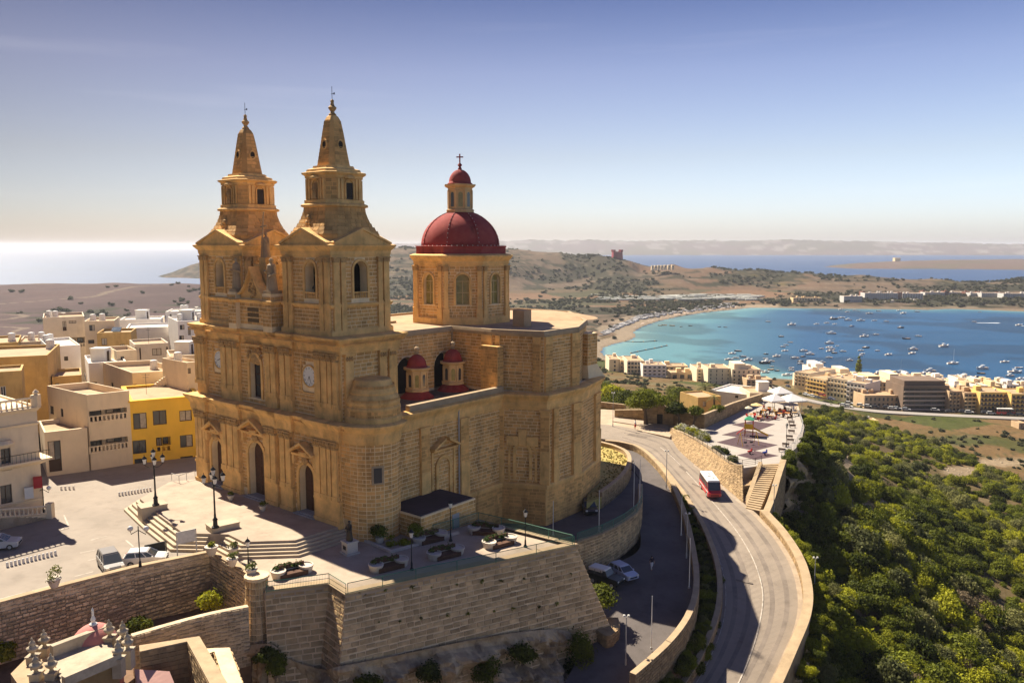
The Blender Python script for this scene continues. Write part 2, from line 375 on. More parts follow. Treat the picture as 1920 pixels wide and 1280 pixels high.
b = MB(); panel(b, F0, F1, -1.6, 11.2, doors, .9)
wall_blocks(CB, F0, F1, .9, 9.3, holes=[(c, h + .35, z0, z1 + .35, a) for c, h, z0, z1, a in doors])
for p, q in zip(plan1[1:-1], plan1[2:]): b.prism([p, q, (q[0] * .9 - 1, q[1]), (p[0] * .9 - 1, p[1])], -8, 11.2)
cp(b, 'lower_wall', MORTAR)
for p, q in zip([F1] + arc[1:], arc[1:]): wall_blocks(CB, p, q, -1.2, 10.2, bl=.95, holes=[])
wall_blocks(CB, arc[-1], A0, -1.2, 10.2)
side = [(A0, A1, -6.0), (A1, T1, -6.4), (T1, T2, -6.4), (T2, T3, -6.4)]
for p, q, z0 in side:
 wall_blocks(CB, p, q, z0, 10.3, ch=.43, bl=.95)
for k, d in enumerate(doors):
 c, hw, h0, h1, a = d; x = -28.3 + c
 s = MB(); surround(s, F0, F1, c, hw, h0, h1, .38, .18); cp(s, 'door_surround')
 dm = MB(); zs = h1 - hw
 ring = [(x + hw * math.cos(PI * i / 12), zs + hw * math.sin(PI * i / 12)) for i in range(13)] + [(x - hw, h0), (x + hw, h0)]
 dm.add([(px_, .78, z) for px_, z in ring] + [(px_, .95, z) for px_, z in ring], [tuple(range(14, -1, -1)), tuple(range(15, 30))])
 do = cp(dm, 'door', WOODD)
 pn = MB()
 for sx in (-1, 1):
  for zz in np.arange(h0 + .25, zs, 1.15): pn.box((x + sx * hw * .5, .76, zz + .45), (hw * .72, .06, .9))
 pn.build('door_panel', WOODD, do)
 st = MB(); st.b2(x - hw - .5, x + hw + .5, -.75, .9, -.05, .12); st.b2(x - hw - .2, x + hw + .2, -.4, .9, .1, .24); cp(st, 'threshold_step', mat('grey_step', (.4, .38, .36)))
 wz = (7.0, 8.1, 7.0)[k]; wd = (2.0, 2.6, 2.15)[k]; ht = 1.15 if k != 1 else 1.4
 pm = MB()
 for sx in (-1, 1):
  pts = [(x + sx * wd, wz), (x + sx * wd, wz + .28), (x, wz + ht + .28), (x, wz + ht)]
  if sx > 0: pts = pts[::-1]
  pm.add([(p_, -1.0, z) for p_, z in pts] + [(p_, .0, z) for p_, z in pts], [(0, 1, 2, 3), (7, 6, 5, 4), (0, 4, 5, 1), (1, 5, 6, 2), (2, 6, 7, 3), (3, 7, 4, 0)])
 pm.b2(x - wd, x + wd, -.55, 0, wz - .25, wz)
 pm.lathe([(.75, 0), (.75, .3), (.5, .35)], (x, -.35, wz + .02), 12, 0, 1, .6)
 for sx in (-1, 1): pm.b2(x + sx * wd * .86 - .18, x + sx * wd * .86 + .18, -.5, 0, wz - 1.3, wz - .2)
 cp(pm, 'door_pediment')
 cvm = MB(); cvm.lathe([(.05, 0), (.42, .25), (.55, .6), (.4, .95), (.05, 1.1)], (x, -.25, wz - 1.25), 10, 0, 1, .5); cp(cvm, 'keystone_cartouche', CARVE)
def pilaster(x0, x1, z0, z1, out, cap=.9, base=.5, y=0.0, ped=None):
 o = MB(); o.b2(x0, x1, y - out, y + .02, z0, z1)
 o.b2(x0 - .07, x1 + .07, y - out - .07, y + .02, z0, z0 + base)
 cp(o, 'pilaster')
 c = MB(); c.b2(x0 - .05, x1 + .05, y - out - .08, y + .01, z1 - cap, z1 - cap * .75)
 xs = np.linspace(x0, x1, 4)
 for i in range(3): c.lathe([(.02, 0), (.14, .08), (.2, .3), (.13, .5), (.02, .55)], ((xs[i] + xs[i + 1]) / 2, y - out - .06, z1 - cap * .72), 6)
 c.b2(x0 - .14, x1 + .14, y - out - .2, y + .01, z1 - .16, z1)
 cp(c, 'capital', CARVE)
shafts1 = [(0.0, .75), (.98, 1.55), (1.75, 2.65), (2.85, 3.8), (8.1, 8.95), (9.2, 10.05), (10.95, 11.8), (12.0, 12.9), (18.45, 19.4), (19.65, 20.75), (21.1, 22.1), (25.8, 26.3), (26.5, 27.3), (27.45, 28.0)]
piers = [(-.3, 3.95), (7.95, 10.2), (10.8, 13.05), (18.3, 22.25), (25.65, 28.3)]
pb = MB()
for a_, b_ in piers:
 pb = MB(); pb.b2(-b_, -a_, -.42, .02, -1.5, 2.7); pb.b2(-b_ - .1, -a_ + .1, -.55, .02, -1.5, .45); pb.b2(-b_ - .1, -a_ + .1, -.52, .02, 2.5, 2.72)
 pb.b2(-b_ + .02, -a_ - .02, -.2, .02, 2.72, 9.3); cp(pb, 'pier_plinth')
for a_, b_ in piers: wall_blocks(CB, (-b_ + .02, -.2), (-a_ - .02, -.2), 2.8, 8.2, bl=.8)
for a_, b_ in shafts1: pilaster(-b_, -a_, 2.72, 9.25, .52)
def ressaut(y0, y1, ends, pr):      # facade path that steps forward over each pier
 P = [(ends[0], y0)]
 for a_, b_ in pr[::-1]:
  if -b_ - .2 > P[-1][0] + .05: P += [(-b_ - .2, y0), (-b_ - .2, y1)]
  else: P[-1] = (P[-1][0], y1)
  P += [(-a_ + .2, y1), (-a_ + .2, y0)]
 return P
path1 = ressaut(0, -.45, (-28.6, 0), [p for p in piers if p[0] > 0 or 1][:])
path1 = path1[:-1] + [(.5, 0), (1.7, 0)] + arc[1:] + [A0, A1, T1, T2, T3, T4]
k = MB(); sweep(k, path1, [(0, 9.25), (.12, 9.25), (.14, 9.55), (.2, 9.6), (.2, 10.2), (.28, 10.25), (.34, 10.5), (.62, 10.85), (.78, 11.1), (.82, 11.3), (.2, 11.42), (-.6, 11.42), (-.6, 9.25)]); cp(k, 'lower_cornice')
k = MB()
for i in range(110):
 x = -28 + i * .27
 k.box((x, -.62, 10.72), (.13, .3, .14))
cp(k, 'dentil_row')
G0, G1 = (-27.6, .3), (.3, .3); TB = 8.2
c2x = lambda s: 27.6 - s
holes2 = [(c2x(15.3), 1.15, 12.1, 17.2, True)]
b = MB(); panel(b, G0, G1, 11.3, 20.3, holes2, .8)
b.prism([G1, (.3, TB), (-.7, TB), (-.7, .3)], 11.3, 20.3); b.prism([(.3, TB), (-9.5, TB), (-9.5, TB - 1), (.3, TB - 1)], 11.3, 20.3)
b.prism([(-17.5, TB), (-27.6, TB), (-27.6, .3), (-26.6, .3), (-26.6, TB - 1), (-17.5, TB - 1)], 11.3, 20.3)
b.prism([(-26.5, 1.3), (-.8, 1.3), (-.8, 7), (-26.5, 7)], 11.3, 20.2)
cp(b, 'upper_wall', MORTAR)
wall_blocks(CB, G0, G1, 11.5, 18.6, holes=[(c2x(15.3), 1.6, 12.1, 17.7, True), (c2x(5.1), 1.35, 14.3, 17.2, True), (c2x(22.9), 1.3, 14.7, 17.4, True)])
wall_blocks(CB, G1, (.3, TB), 11.5, 18.6)
gm = MB(); gm.b2(-15.3 - 1.15, -15.3 + 1.15, .95, 1.1, 12.1, 16.0); cp(gm, 'window_glass', GLASS)
gf = MB()
for xx in (-16.4, -15.35, -14.25): gf.b2(xx, xx + .1, .85, .95, 12.1, 16)
for zz in (12.2, 13.5, 14.8): gf.b2(-16.4, -14.2, .85, .95, zz, zz + .1)
cp(gf, 'window_frame', WOODD)
s = MB(); surround(s, G0, G1, c2x(15.3), 1.15, 12.1, 17.2, .35, .2); cp(s, 'window_surround')
s = MB(); s.lathe([(.1, 0), (1.15, .3), (1.3, .9), (1.0, 1.7), (.6, 2.1), (.05, 2.4)], (-15.3, .6, 16.0), 14, 0, 1, .45)
for i in range(9):
 t = PI * i / 8; s.sphere((-15.3 + 1.2 * math.cos(t), .15, 17 + 1.4 * math.sin(t)), .25, 6, 4)
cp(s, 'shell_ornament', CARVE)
s = MB(); s.b2(-17.2, -13.4, -.45, .3, 18.35, 18.6); cp(s, 'window_hood')
for a_, b_ in shafts1[:4] + shafts1[4:]: pilaster(-b_, -a_, 12.7, 18.6, .46, y=.3, cap=.85)
pb = MB()
for a_, b_ in piers: pb = MB(); pb.b2(-min(b_, 27.6), -max(a_, -.3), -.1, .32, 11.4, 12.7); pb.b2(-min(b_, 27.6) + .02, -max(a_, -.28), .12, .32, 12.7, 18.6); cp(pb, 'pier_plinth')
for ya, yb in ((.6, 1.7), (5.4, 6.4), (6.8, 8.0)):
 o = MB(); o.b2(.3, .62, ya, yb, 12.7, 18.6); o.b2(.3, .8, ya - .08, yb + .08, 18.4, 18.6); o.b2(.3, .7, ya - .1, yb + .1, 11.4, 12.7); cp(o, 'pilaster')
 o = MB()
 for j in range(3): o.lathe([(.02, 0), (.2, .2), (.05, .5)], (.66, ya + .2 + j * .33, 17.8), 6)
 cp(o, 'capital', CARVE)
for sx, zc, r, hm in ((5.1, 15.75, 1.1, (R(205), R(160))), (22.9, 16.05, 1.05, (R(250), R(65)))):
 x = -sx; f = MB()
 for z0, z1, x0, x1 in ((-2.0, -1.85, -1.25, 1.25), (1.85, 2.0, -1.25, 1.25)): f.b2(x + x0, x + x1, .18, .32, zc + z0, zc + z1)
 for s_ in (-1, 1): f.b2(x + s_ * 1.5 - .07, x + s_ * 1.5 + .07, .18, .32, zc - 1.6, zc + 1.6); f.box((x + s_ * 1.38, .25, zc + 1.74), (.36, .14, .14)); f.box((x + s_ * 1.38, .25, zc - 1.74), (.36, .14, .14))
 fo = cp(f, 'clock_frame')
 ring = MB(); n = 28; secs = []
 for rr, yy in ((r, .30), (r + .02, .12), (r + .16, .12), (r + .18, .30)): secs.append([(x + rr * math.cos(2 * PI * i / n), yy, zc + rr * math.sin(2 * PI * i / n)) for i in range(n)])
 ring.loft(secs, False); ring.build('clock_rim', DRESS, fo)
 fa = MB(); fa.add([(x + r * math.cos(2 * PI * i / n), .2, zc + r * math.sin(2 * PI * i / n)) for i in range(n)], [tuple(range(n - 1, -1, -1))]); fa.build('clock_face', mat('clock_white', (.78, .76, .70), rough=.5, var=.05, bump=0), fo)
 h = MB()
 for a_, l_ in zip(hm, (.55 * r, .82 * r)):
  d = Vector((math.sin(a_), 0, math.cos(a_))); q = Vector((d.z, 0, -d.x)) * .045
  c_ = Vector((x, .165, zc)); h.add([c_ - q, c_ + q, c_ + d * l_ + q * .4, c_ + d * l_ - q * .4], [(0, 1, 2, 3)])
 h.build('clock_hands', IRON, fo)
 nm = MB()      # Roman numerals, drawn with strokes
 rom = ['XII', 'I', 'II', 'III', 'IIII', 'V', 'VI', 'VII', 'VIII', 'IX', 'X', 'XI']
 for i, word in enumerate(rom):
  a_ = i * PI / 6; up = Vector((math.sin(a_), 0, math.cos(a_))); rt = Vector((up.z, 0, -up.x)); c_ = Vector((x, .185, zc)) + up * r * .82
  wd = {'I': .05, 'V': .1, 'X': .1}; tot = sum(wd[q] for q in word); off = -tot / 2; hh = r * .1
  def stroke(x0, x1):
   p0 = c_ + rt * x0 + up * hh; p1 = c_ + rt * x1 - up * hh; e = rt * .011
   nm.add([p0 - e, p0 + e, p1 + e, p1 - e], [(0, 1, 2, 3)])
  for q in word:
   m_ = off + wd[q] / 2
   if q == 'I': stroke(m_, m_)
   elif q == 'V': stroke(m_ - .04, m_); stroke(m_ + .04, m_)
   else: stroke(m_ - .035, m_ + .035); stroke(m_ + .035, m_ - .035)
   off += wd[q]
 nm.build('clock_numerals', IRON, fo)['kind'] = 'stuff'
path2 = ressaut(.3, .0, (-27.7, 0), [(max(a_, -.05), min(b_, 27.3)) for a_, b_ in piers]); path2 = path2[:-2] + [(.55, 0.0), (.55, 8.2), (-7.3, 8.25)]
k = MB(); sweep(k, path2, [(0, 18.6), (.12, 18.6), (.15, 18.95), (.22, 19.0), (.22, 19.4), (.35, 19.6), (.6, 19.9), (.78, 20.1), (.82, 20.3), (.2, 20.42), (-.8, 20.42), (-.8, 18.6)]); cp(k, 'upper_cornice')
k = MB()
for i in range(128): k.box((-27.9 + i * .224, -.72, 19.62), (.11, .36, .16))
for i in range(36): k.box((1.15, .1 + i * .225, 19.62), (.5, .11, .16))
cp(k, 'dentil_row')
k = MB(); k.lathe([(3.1, 11.3), (3.15, 11.9), (2.95, 12.05), (2.95, 12.7), (3.0, 12.75), (2.98, 12.95), (2.85, 13.1), (2.95, 13.5), (2.75, 14.0), (2.5, 14.35), (2.55, 14.5), (2.4, 14.9), (2.1, 15.4), (2.0, 15.75), (1.9, 15.85), (.05, 15.95)], (1.7, 3.3, 0), 26); cp(k, 'turret_cap', DRESS)
BLt = []
for z0, z1, rr in ((11.95, 12.7, 2.96), (13.15, 13.9, 2.88), (14.5, 15.3, 2.35)):
 for i in range(14):
  a0, a1 = R(-95 + i * 14), R(-95 + (i + 1) * 14)
  wall_blocks(CB, (1.7 + rr * math.cos(a0), 3.3 + rr * math.sin(a0)), (1.7 + rr * math.cos(a1), 3.3 + rr * math.sin(a1)), z0, z1, ch=.38, bl=.8)
ww = MB(); a0 = R(-31); cx, cy = 1.7 + 3.06 * math.cos(a0), 3.05 + 3.06 * math.sin(a0)
zwin = 6.0
wn = MB(); wn.box((cx, cy, zwin), (.16, 1.3, 2.0), a0); wf = cp(wn, 'window_frame', COPE)
wn = MB(); wn.box((cx + .05 * math.cos(a0), cy + .05 * math.sin(a0), zwin), (.16, .85, 1.6), a0); wn.build('window_glass', GLASS, wf)
def csq(a, c, z, x0, y0):
 P = [(a, -(a - c)), (a, a - c), (a - c, a), (-(a - c), a), (-a, a - c), (-a, -(a - c)), (-(a - c), -a), (a - c, -a)]
 return [(x0 + p, y0 + q, z) for p, q in P]
def robe(mb, c, h, w_=.9, ang=0, arm=0):
 x, y, z = c
 mb.lathe([(.30 * w_, 0), (.34 * w_, .04 * h), (.28 * w_, .3 * h), (.24 * w_, .5 * h), (.27 * w_, .68 * h), (.25 * w_, .78 * h), (.10 * w_, .84 * h), (.09 * w_, .87 * h), (.12 * w_, .90 * h), (.13 * w_, .94 * h), (.09 * w_, .985 * h), (.01, h)], (x, y, z), 12, 0, 1.15, .85)
 sh = z + .76 * h
 for s_ in (-1, 1):
  e = Vector((x + s_ * .42 * w_ * math.cos(ang), y + s_ * .42 * w_ * math.sin(ang) - .12, z + .55 * h)); a_ = Vector((x + s_ * .24 * w_ * math.cos(ang), y + s_ * .24 * w_ * math.sin(ang), sh))
  hnd = Vector((x + s_ * .12 * w_, y - .34 * w_, z + (.62 + (arm if s_ > 0 else 0)) * h)); mb.tube([a_, e, hnd], [.1 * w_, .09 * w_, .06 * w_], 7)
 for i in range(5): mb.tube([(x + .26 * w_ * math.cos(R(-150 + 30 * i)), y + .24 * w_ * math.sin(R(-150 + 30 * i)), z + .02), (x + .24 * w_ * math.cos(R(-140 + 26 * i)), y + .2 * w_ * math.sin(R(-140 + 26 * i)), z + .6 * h)], [.06 * w_, .03 * w_], 5)
def bell_tower(xa, xb, ya, yb, arch_f, arch_s, bells):
 cx, cy = (xa + xb) / 2, (ya + yb) / 2
 P = [(xa, ya), (xb, ya), (xb, yb), (xa, yb)]
 hole = {0: [(arch_f, .95, 24.3, 28.3, True)], 1: [(arch_s, .95, 24.3, 28.3, True)], 2: [((xb - xa) / 2, .95, 24.3, 28.3, True)], 3: [((yb - ya) / 2, .95, 24.3, 28.3, True)]}
 b = MB(); pilm = MB(); sur = MB()
 for i in range(4):
  p, q = P[i], P[(i + 1) % 4]; panel(b, p, q, 20.3, 29.2, hole[i], 1.1)
  if i < 2:
   h = hole[i]; wall_blocks(CB, p, q, 20.6, 28.7, holes=[(c, hw + .3, z0 - .5, z1 + .3, a) for c, hw, z0, z1, a in h], bl=.8, ch=.40)
  sur = MB(); surround(sur, p, q, hole[i][0][0], .95, 24.3, 28.3, .28, .16); cp(sur, 'arch_surround')
  a = Vector((*p, 0)); d = (Vector((*q, 0)) - a).normalized(); n = Vector((d.y, -d.x, 0)); L = (Vector((*q, 0)) - a).length
  for f0, f1 in ((.15, .9), (1.15, 1.75), (L - 1.75, L - 1.15), (L - .9, L - .15)):
   pl = MB(); m_ = a + d * (f0 + f1) / 2 + n * .12; rz = math.atan2(d.y, d.x)
   pl.box((m_.x, m_.y, 26.1), (f1 - f0, .28, 5.0), rz); pl.box((m_.x, m_.y, 23.75), (f1 - f0 + .12, .4, .35), rz); pl.box((m_.x, m_.y, 22.0), (f1 - f0 + .1, .34, 3.2), rz)
   if i < 2:
    cp(pl, 'pilaster')
    c_ = MB(); c_.box((m_.x + n.x * .06, m_.y + n.y * .06, 28.45), (f1 - f0 + .1, .34, .5), rz); c_.box((m_.x + n.x * .1, m_.y + n.y * .1, 28.68), (f1 - f0 + .25, .45, .14), rz); cp(c_, 'capital', CARVE)
  if i < 2:
   c = a + d * hole[i][0][0]; bl = MB(); rz = math.atan2(d.y, d.x)
   for j in range(7):
    q_ = c + d * (-.78 + j * .26) - n * .1; bl.lathe([(.07, 0), (.1, .2), (.05, .45), (.08, .6)], (q_.x, q_.y, 24.3), 6)
   bl.box((c.x, c.y, 24.95), (1.9, .25, .12), rz); cp(bl, 'belfry_balustrade')
 cp(b, 'belfry_wall', MORTAR)
 inn = MB(); inn.b2(xa + 1.3, xb - 1.3, ya + 1.3, yb - 1.3, 20.5, 23.9); cp(inn, 'belfry_floor', ROOFC)
 core = MB(); core.b2(cx - 1.9, cx + 1.9, cy - 1.9, cy + 1.9, 23.9, 29.1); cp(core, 'belfry_shade_box', SHADEIN)  # dark box added inside so the belfry arches read as shaded
 lid = MB(); lid.b2(xa + .1, xb - .1, ya + .1, yb - .1, 29.1, 30.0); cp(lid, 'belfry_ceiling', MORTAR)
 if bells:
  for by in (cy - 2.4,):
   be = MB(); be.lathe([(.85, 0), (.8, .15), (.55, .5), (.45, 1.0), (.3, 1.25), (.05, 1.3)], (cx, by, 25.3), 16); be.b2(cx - 1.2, cx + 1.2, by - .1, by + .1, 26.6, 26.85)
   cp(be, 'bell', BRONZE, True)
 k = MB(); sweep(k, P, STRING(23.75, .45, .3), True); sweep(k, P, [(0, 20.3), (.3, 20.3), (.3, 20.9), (.12, 21.1), (0, 21.1)], True); cp(k, 'string_course')
 k = MB(); sweep(k, P, [(0, 28.75), (.1, 28.75), (.14, 29.0), (.18, 29.05), (.2, 29.4), (.28, 29.5), (.5, 29.75), (.62, 29.9), (.65, 30.05), (.1, 30.15), (-.5, 30.15), (-.5, 28.75)], True); cp(k, 'belfry_cornice')
 for i in range(4):
  p, q = P[i], P[(i + 1) % 4]; a = Vector((*p, 0)); d = (Vector((*q, 0)) - a); L = d.length; d.normalize(); n = Vector((d.y, -d.x, 0)); c = a + d * L / 2
  hw = L / 2 - .15; k = MB(); Q = lambda x, o, z: tuple(c + d * x + n * o + Vector((0, 0, z)))
  k.add([Q(-hw, .45, 30.1), Q(hw, .45, 30.1), Q(0, .45, 31.65), Q(-hw, -2.3, 30.1), Q(hw, -2.3, 30.1), Q(0, -2.3, 31.65)], [(0, 1, 2), (5, 4, 3), (0, 2, 5, 3), (1, 4, 5, 2), (0, 3, 4, 1)])
  for s_ in (-1, 1):
   k.add([Q(s_ * (hw + .1), .6, 30.1), Q(s_ * (hw + .1), .6, 30.34), Q(0, .6, 31.9), Q(0, .6, 31.65), Q(s_ * (hw + .1), -2.3, 30.1), Q(s_ * (hw + .1), -2.3, 30.34), Q(0, -2.3, 31.9), Q(0, -2.3, 31.65)],
                  [(0, 1, 2, 3), (7, 6, 5, 4), (1, 5, 6, 2), (0, 3, 7, 4), (0, 4, 5, 1)])
  cp(k, 'pediment')
 k = MB(); k.loft([csq(a, c, z, cx, cy) for a, c, z in ((3.95, 1.1, 30.1), (3.95, 1.1, 31.2), (3.75, 1.1, 31.5), (3.35, 1.0, 32.1), (3.05, .95, 32.8), (2.82, .9, 33.6), (2.75, .85, 34.15))]); cp(k, 'ogee_base', STONE)
 og = ((30.1, 3.95), (31.2, 3.95), (31.5, 3.75), (32.1, 3.35), (32.8, 3.05), (33.6, 2.82), (34.15, 2.75))
 for f in np.arange(30.3, 33.9, .42):
  a = float(np.interp(f, *zip(*og))); a2 = float(np.interp(f + .42, *zip(*og))); c = float(np.interp(f, (30, 33), (1.1, .95))); S = csq(a, c, 0, cx, cy)
  for i in (6, 7, 0, 5): wall_blocks(CB, S[i][:2], S[(i + 1) % 8][:2], f, f + .42, ch=.42, bl=.85, depth=.07, batter=(a - a2) / .42)
 for f in np.arange(34.98, 37.0, .44):
  S = csq(2.5, .85, 0, cx, cy)
  for i in (7, 5): wall_blocks(CB, S[i][:2], S[(i + 1) % 8][:2], f, f + .44, ch=.44, bl=.6, depth=.04)
 k = MB(); secs = [csq(a, .85 if a < 3 else 1.0, z, cx, cy) for a, z in ((2.75, 34.1), (2.98, 34.2), (2.98, 34.4), (2.7, 34.55), (2.7, 34.9), (2.5, 34.95), (2.5, 37.2), (2.6, 37.25), (2.62, 37.5), (2.85, 37.7), (2.88, 37.85), (2.5, 37.95), (2.45, 38.2), (2.0, 38.35), (1.95, 38.6), (1.6, 38.65))]; k.loft(secs); cp(k, 'lantern_stage', DRESS)
 for i, (dx, dy) in enumerate(((0, -1), (1, 0), (0, 1), (-1, 0))):
  tx, ty = -dy, dx; k = MB(); rz = math.atan2(ty, tx)
  for f in (-1.5, -1.05, .95, 1.4): k.box((cx + dx * 2.55 + tx * f, cy + dy * 2.55 + ty * f, 36.05), (.28, .2, 2.2), rz)
  p0 = (cx + dx * 2.5 - tx * 2, cy + dy * 2.5 - ty * 2); p1 = (cx + dx * 2.5 + tx * 2, cy + dy * 2.5 + ty * 2)
  surround(k, p0, p1, 2, .5, 35.0, 37.0, .15, .14); k.lathe([(.75, 0), (.75, .2), (.3, .42)], (cx + dx * 2.6, cy + dy * 2.6, 37.15), 10, 0, .6 + .4 * abs(tx), .6 + .4 * abs(ty)); 
  cp(k, 'lantern_window_surround')
  k = MB(); k.box((cx + dx * 2.52, cy + dy * 2.52, 35.85), (.9, .1, 1.75), rz); cp(k, 'lantern_opening', SHADEIN if (i == 1) else CARVE)
  if i == 0: k = MB(); robe(k, (cx + dx * 2.72, cy + dy * 2.72, 35.0), 1.75, .8); cp(k, 'niche_statue', CARVE)
 k = MB(); k.loft([csq(a, a * .34, z, cx, cy) for a, z in ((1.5, 38.6), (1.37, 39.4), (1.15, 40.9), (.94, 42.4), (.80, 43.2), (.70, 43.6), (.52, 43.95), (.35, 44.1), (.3, 44.15))]); cp(k, 'spire', STONE)
 for f in np.arange(38.9, 43.3, .42):
  a = 1.49 - (f - 38.6) * .149
  for dx, dy in ((0, -1), (1, 0)):
   tx, ty = -dy, dx
   p0 = (cx + dx * a - tx * a * .66, cy + dy * a - ty * a * .66); p1 = (cx + dx * a + tx * a * .66, cy + dy * a + ty * a * .66)
   wall_blocks(CB, p0, p1, f, f + .4, ch=.4, bl=.7, depth=.05, batter=.14)
 for dx, dy in ((0, -1), (1, 0), (0, 1), (-1, 0)):
  k = MB(); rz = math.atan2(dx, -dy); zc = 40.9; r = .33; n = 14; a = 1.17
  cc = Vector((cx + dx * a, cy + dy * a, zc)); t = Vector((-dy, dx, 0)); nn = Vector((dx, dy, .1)).normalized(); up = nn.cross(t) * -1
  secs = [[tuple(cc + t * rr * math.cos(2 * PI * i / n) + Vector((0, 0, 1)) * rr * 1.25 * math.sin(2 * PI * i / n) + nn * o) for i in range(n)] for rr, o in ((r, -.1), (r, .12), (r + .13, .12), (r + .15, -.1))]
  k.loft(secs, False); o_ = cp(k, 'oculus_rim'); k = MB(); k.add([tuple(cc + t * r * math.cos(2 * PI * i / n) + Vector((0, 0, 1)) * r * 1.25 * math.sin(2 * PI * i / n) + nn * .04) for i in range(n)], [tuple(range(n))]); k.build('oculus_hole', SHADEIN, o_)
 k = MB(); k.lathe([(.3, 44.1), (.45, 44.2), (.28, 44.35), (.2, 44.5), (.42, 44.8), (.46, 44.95), (.25, 45.15), (.16, 45.5), (.22, 45.65), (.1, 45.8), (.02, 45.85)], (cx, cy, 0), 12); cp(k, 'finial', CARVE)
 k = MB(); k.tube([(cx, cy, 45.8), (cx, cy, 47.2)], .03, 5); k.box((cx + .12, cy, 46.4), (.5, .04, .05)); k.box((cx + .36, cy, 46.4), (.18, .03, .22)); cp(k, 'weather_vane', IRON)
 k = MB()
 for i in range(16): a_ = random.uniform(-.7, .7); k.sphere((cx - .4 + a_ * .8, cy - 3.2 + .55 * random.random(), 32.1 + 1.5 * random.random() * (1 - abs(a_))), .3, 6, 4)
 cp(k, 'scroll_carving', CARVE)
bell_tower(-9.2, -.9, .2, 8.3, 4.85, 3.9, True)
bell_tower(-26.2, -17.0, .2, 8.3, 4.3, 3.9, False)
b = MB(); b.b2(-18.7, -10.2, -.35, 7.5, 20.3, 23.9); b.b2(-18.7, -17.1, -.9, 1, 20.3, 24.6); b.b2(-11.8, -10.2, -.9, 1, 20.3, 24.6); b.b2(-17, -9.2, 3, 7.5, 23.9, 24.3)
cp(b, 'attic_wall', MORTAR); wall_blocks(CB, (-17.1, -.35), (-11.8, -.35), 20.9, 23.8, bl=.8)
wall_blocks(CB, (-11.8, -.9), (-10.2, -.9), 20.9, 24.3, bl=.7); wall_blocks(CB, (-10.2, -.9), (-10.2, 1), 20.9, 24.3, bl=.8); wall_blocks(CB, (-18.7, -.9), (-17.1, -.9), 20.9, 24.3, bl=.7)
k = MB(); sweep(k, [(-18.8, .8), (-18.8, -.95), (-17.0, -.95), (-17.0, -.4), (-11.9, -.4), (-11.9, -.95), (-10.1, -.95), (-10.1, 1)], STRING(23.8, .4, .28)); cp(k, 'attic_moulding')
k = MB(); xs = [-2.5 + 5 * i / 16 for i in range(17)]; top = [24.3 + 3.1 * (1 - abs(x) / 2.5) ** 1.7 for x in xs]
vs = []; fs = []
for i, x in enumerate(xs): vs += [(-14.45 + x, -.3, 23.9), (-14.45 + x, -.3, top[i]), (-14.45 + x, .5, top[i]), (-14.45 + x, .5, 23.9)]
for i in range(16):
 q = 4 * i
 fs += [(q, q + 4, q + 5, q + 1), (q + 1, q + 5, q + 6, q + 2), (q + 2, q + 6, q + 7, q + 3)]
k.add(vs, fs); cp(k, 'curved_gable', DRESS)
k = MB(); P = [(-14.45 + x, z) for x, z in zip(xs, top)]
vs = []; fs = []
for x, z in P: vs += [(x, -.75, z), (x, -.75, z + .22), (x, .55, z + .22), (x, .55, z)]
for i in range(16):
 q = 4 * i; fs += [(q, q + 4, q + 5, q + 1), (q + 1, q + 5, q + 6, q + 2), (q, q + 3, q + 7, q + 4)]
k.add(vs, fs); cp(k, 'gable_moulding')
k = MB()
for i in range(26): a_, r_ = random.uniform(0, 2 * PI), random.random() ** .5; k.sphere((-14.45 + .75 * r_ * math.cos(a_), -.35, 25.1 + 1.1 * r_ * math.sin(a_)), .2, 6, 4)
cp(k, 'coat_of_arms', CARVE)
k = MB()
for j in range(3): k.b2(-15.5, -13.4, -.43, -.35, 21.2 + j * .62, 21.6 + j * .62)
cp(k, 'inscription_slab', mat('dark_carving', (.17, .11, .05), var=.4, scale=.2, bump=.5))
k = MB(); k.b2(-15.9, -13.0, .7, 3.2, 23.9, 26.6); k.b2(-15.4, -13.5, .9, 2.8, 26.6, 27.6); k.b2(-15.6, -13.3, .8, 3.0, 27.5, 27.8); k.b2(-15.1, -13.8, 1.1, 2.5, 27.8, 28.6); cp(k, 'statue_pedestal', DRESS); wall_blocks(CB, (-13.0, .7), (-13.0, 3.2), 24.1, 26.5, bl=.6)
k = MB(); robe(k, (-14.45, 1.7, 28.5), 3.0, 1.5, arm=.15); k.tube([(-14.9, 1.3, 28.6), (-14.15, 1.3, 33.8)], .11, 6); k.tube([(-14.85, 1.3, 32.1), (-13.75, 1.3, 32.25)], .09, 6); cp(k, 'statue_with_cross', COPE)
k = MB(); k.b2(-18.5, -17.2, -.8, .7, 24.6, 24.95); robe(k, (-17.9, -.1, 24.9), 3.7, 1.9); cp(k, 'robed_statue', COPE)
k = MB(); k.b2(-11.7, -10.3, -.8, .7, 24.6, 24.95); robe(k, (-11.0, -.1, 24.9), 3.7, 2.1, arm=-.2); cp(k, 'robed_statue', COPE)
NV = [(-7.4, TB), (-7.4, 25.5), (-.3, 25.5), (6.5, 27.6), (6.5, 35.2), (1.6, 44.5), (-9.5, 56), (-20, 56), (-28, 44), (-28, 25.5), (-19, 25.5), (-19, TB)]
b = MB(); nh = [(8.9, 1.9, 11, 15.9, True), (15.7, 1.9, 11, 15.9, True)]
for i in range(len(NV)):
 p, q = NV[i], NV[(i + 1) % len(NV)]
 panel(b, p, q, 11, 19.0, nh if i == 0 else (), 1.5)
dk = MB(); dk.b2(-8.95, -8.8, TB + .5, 25.3, 11, 18.5); cp(dk, 'arch_shade_sheet', SHADEIN)  # near-black sheet paints the shade behind the nave arches
cp(b, 'nave_wall', MORTAR)
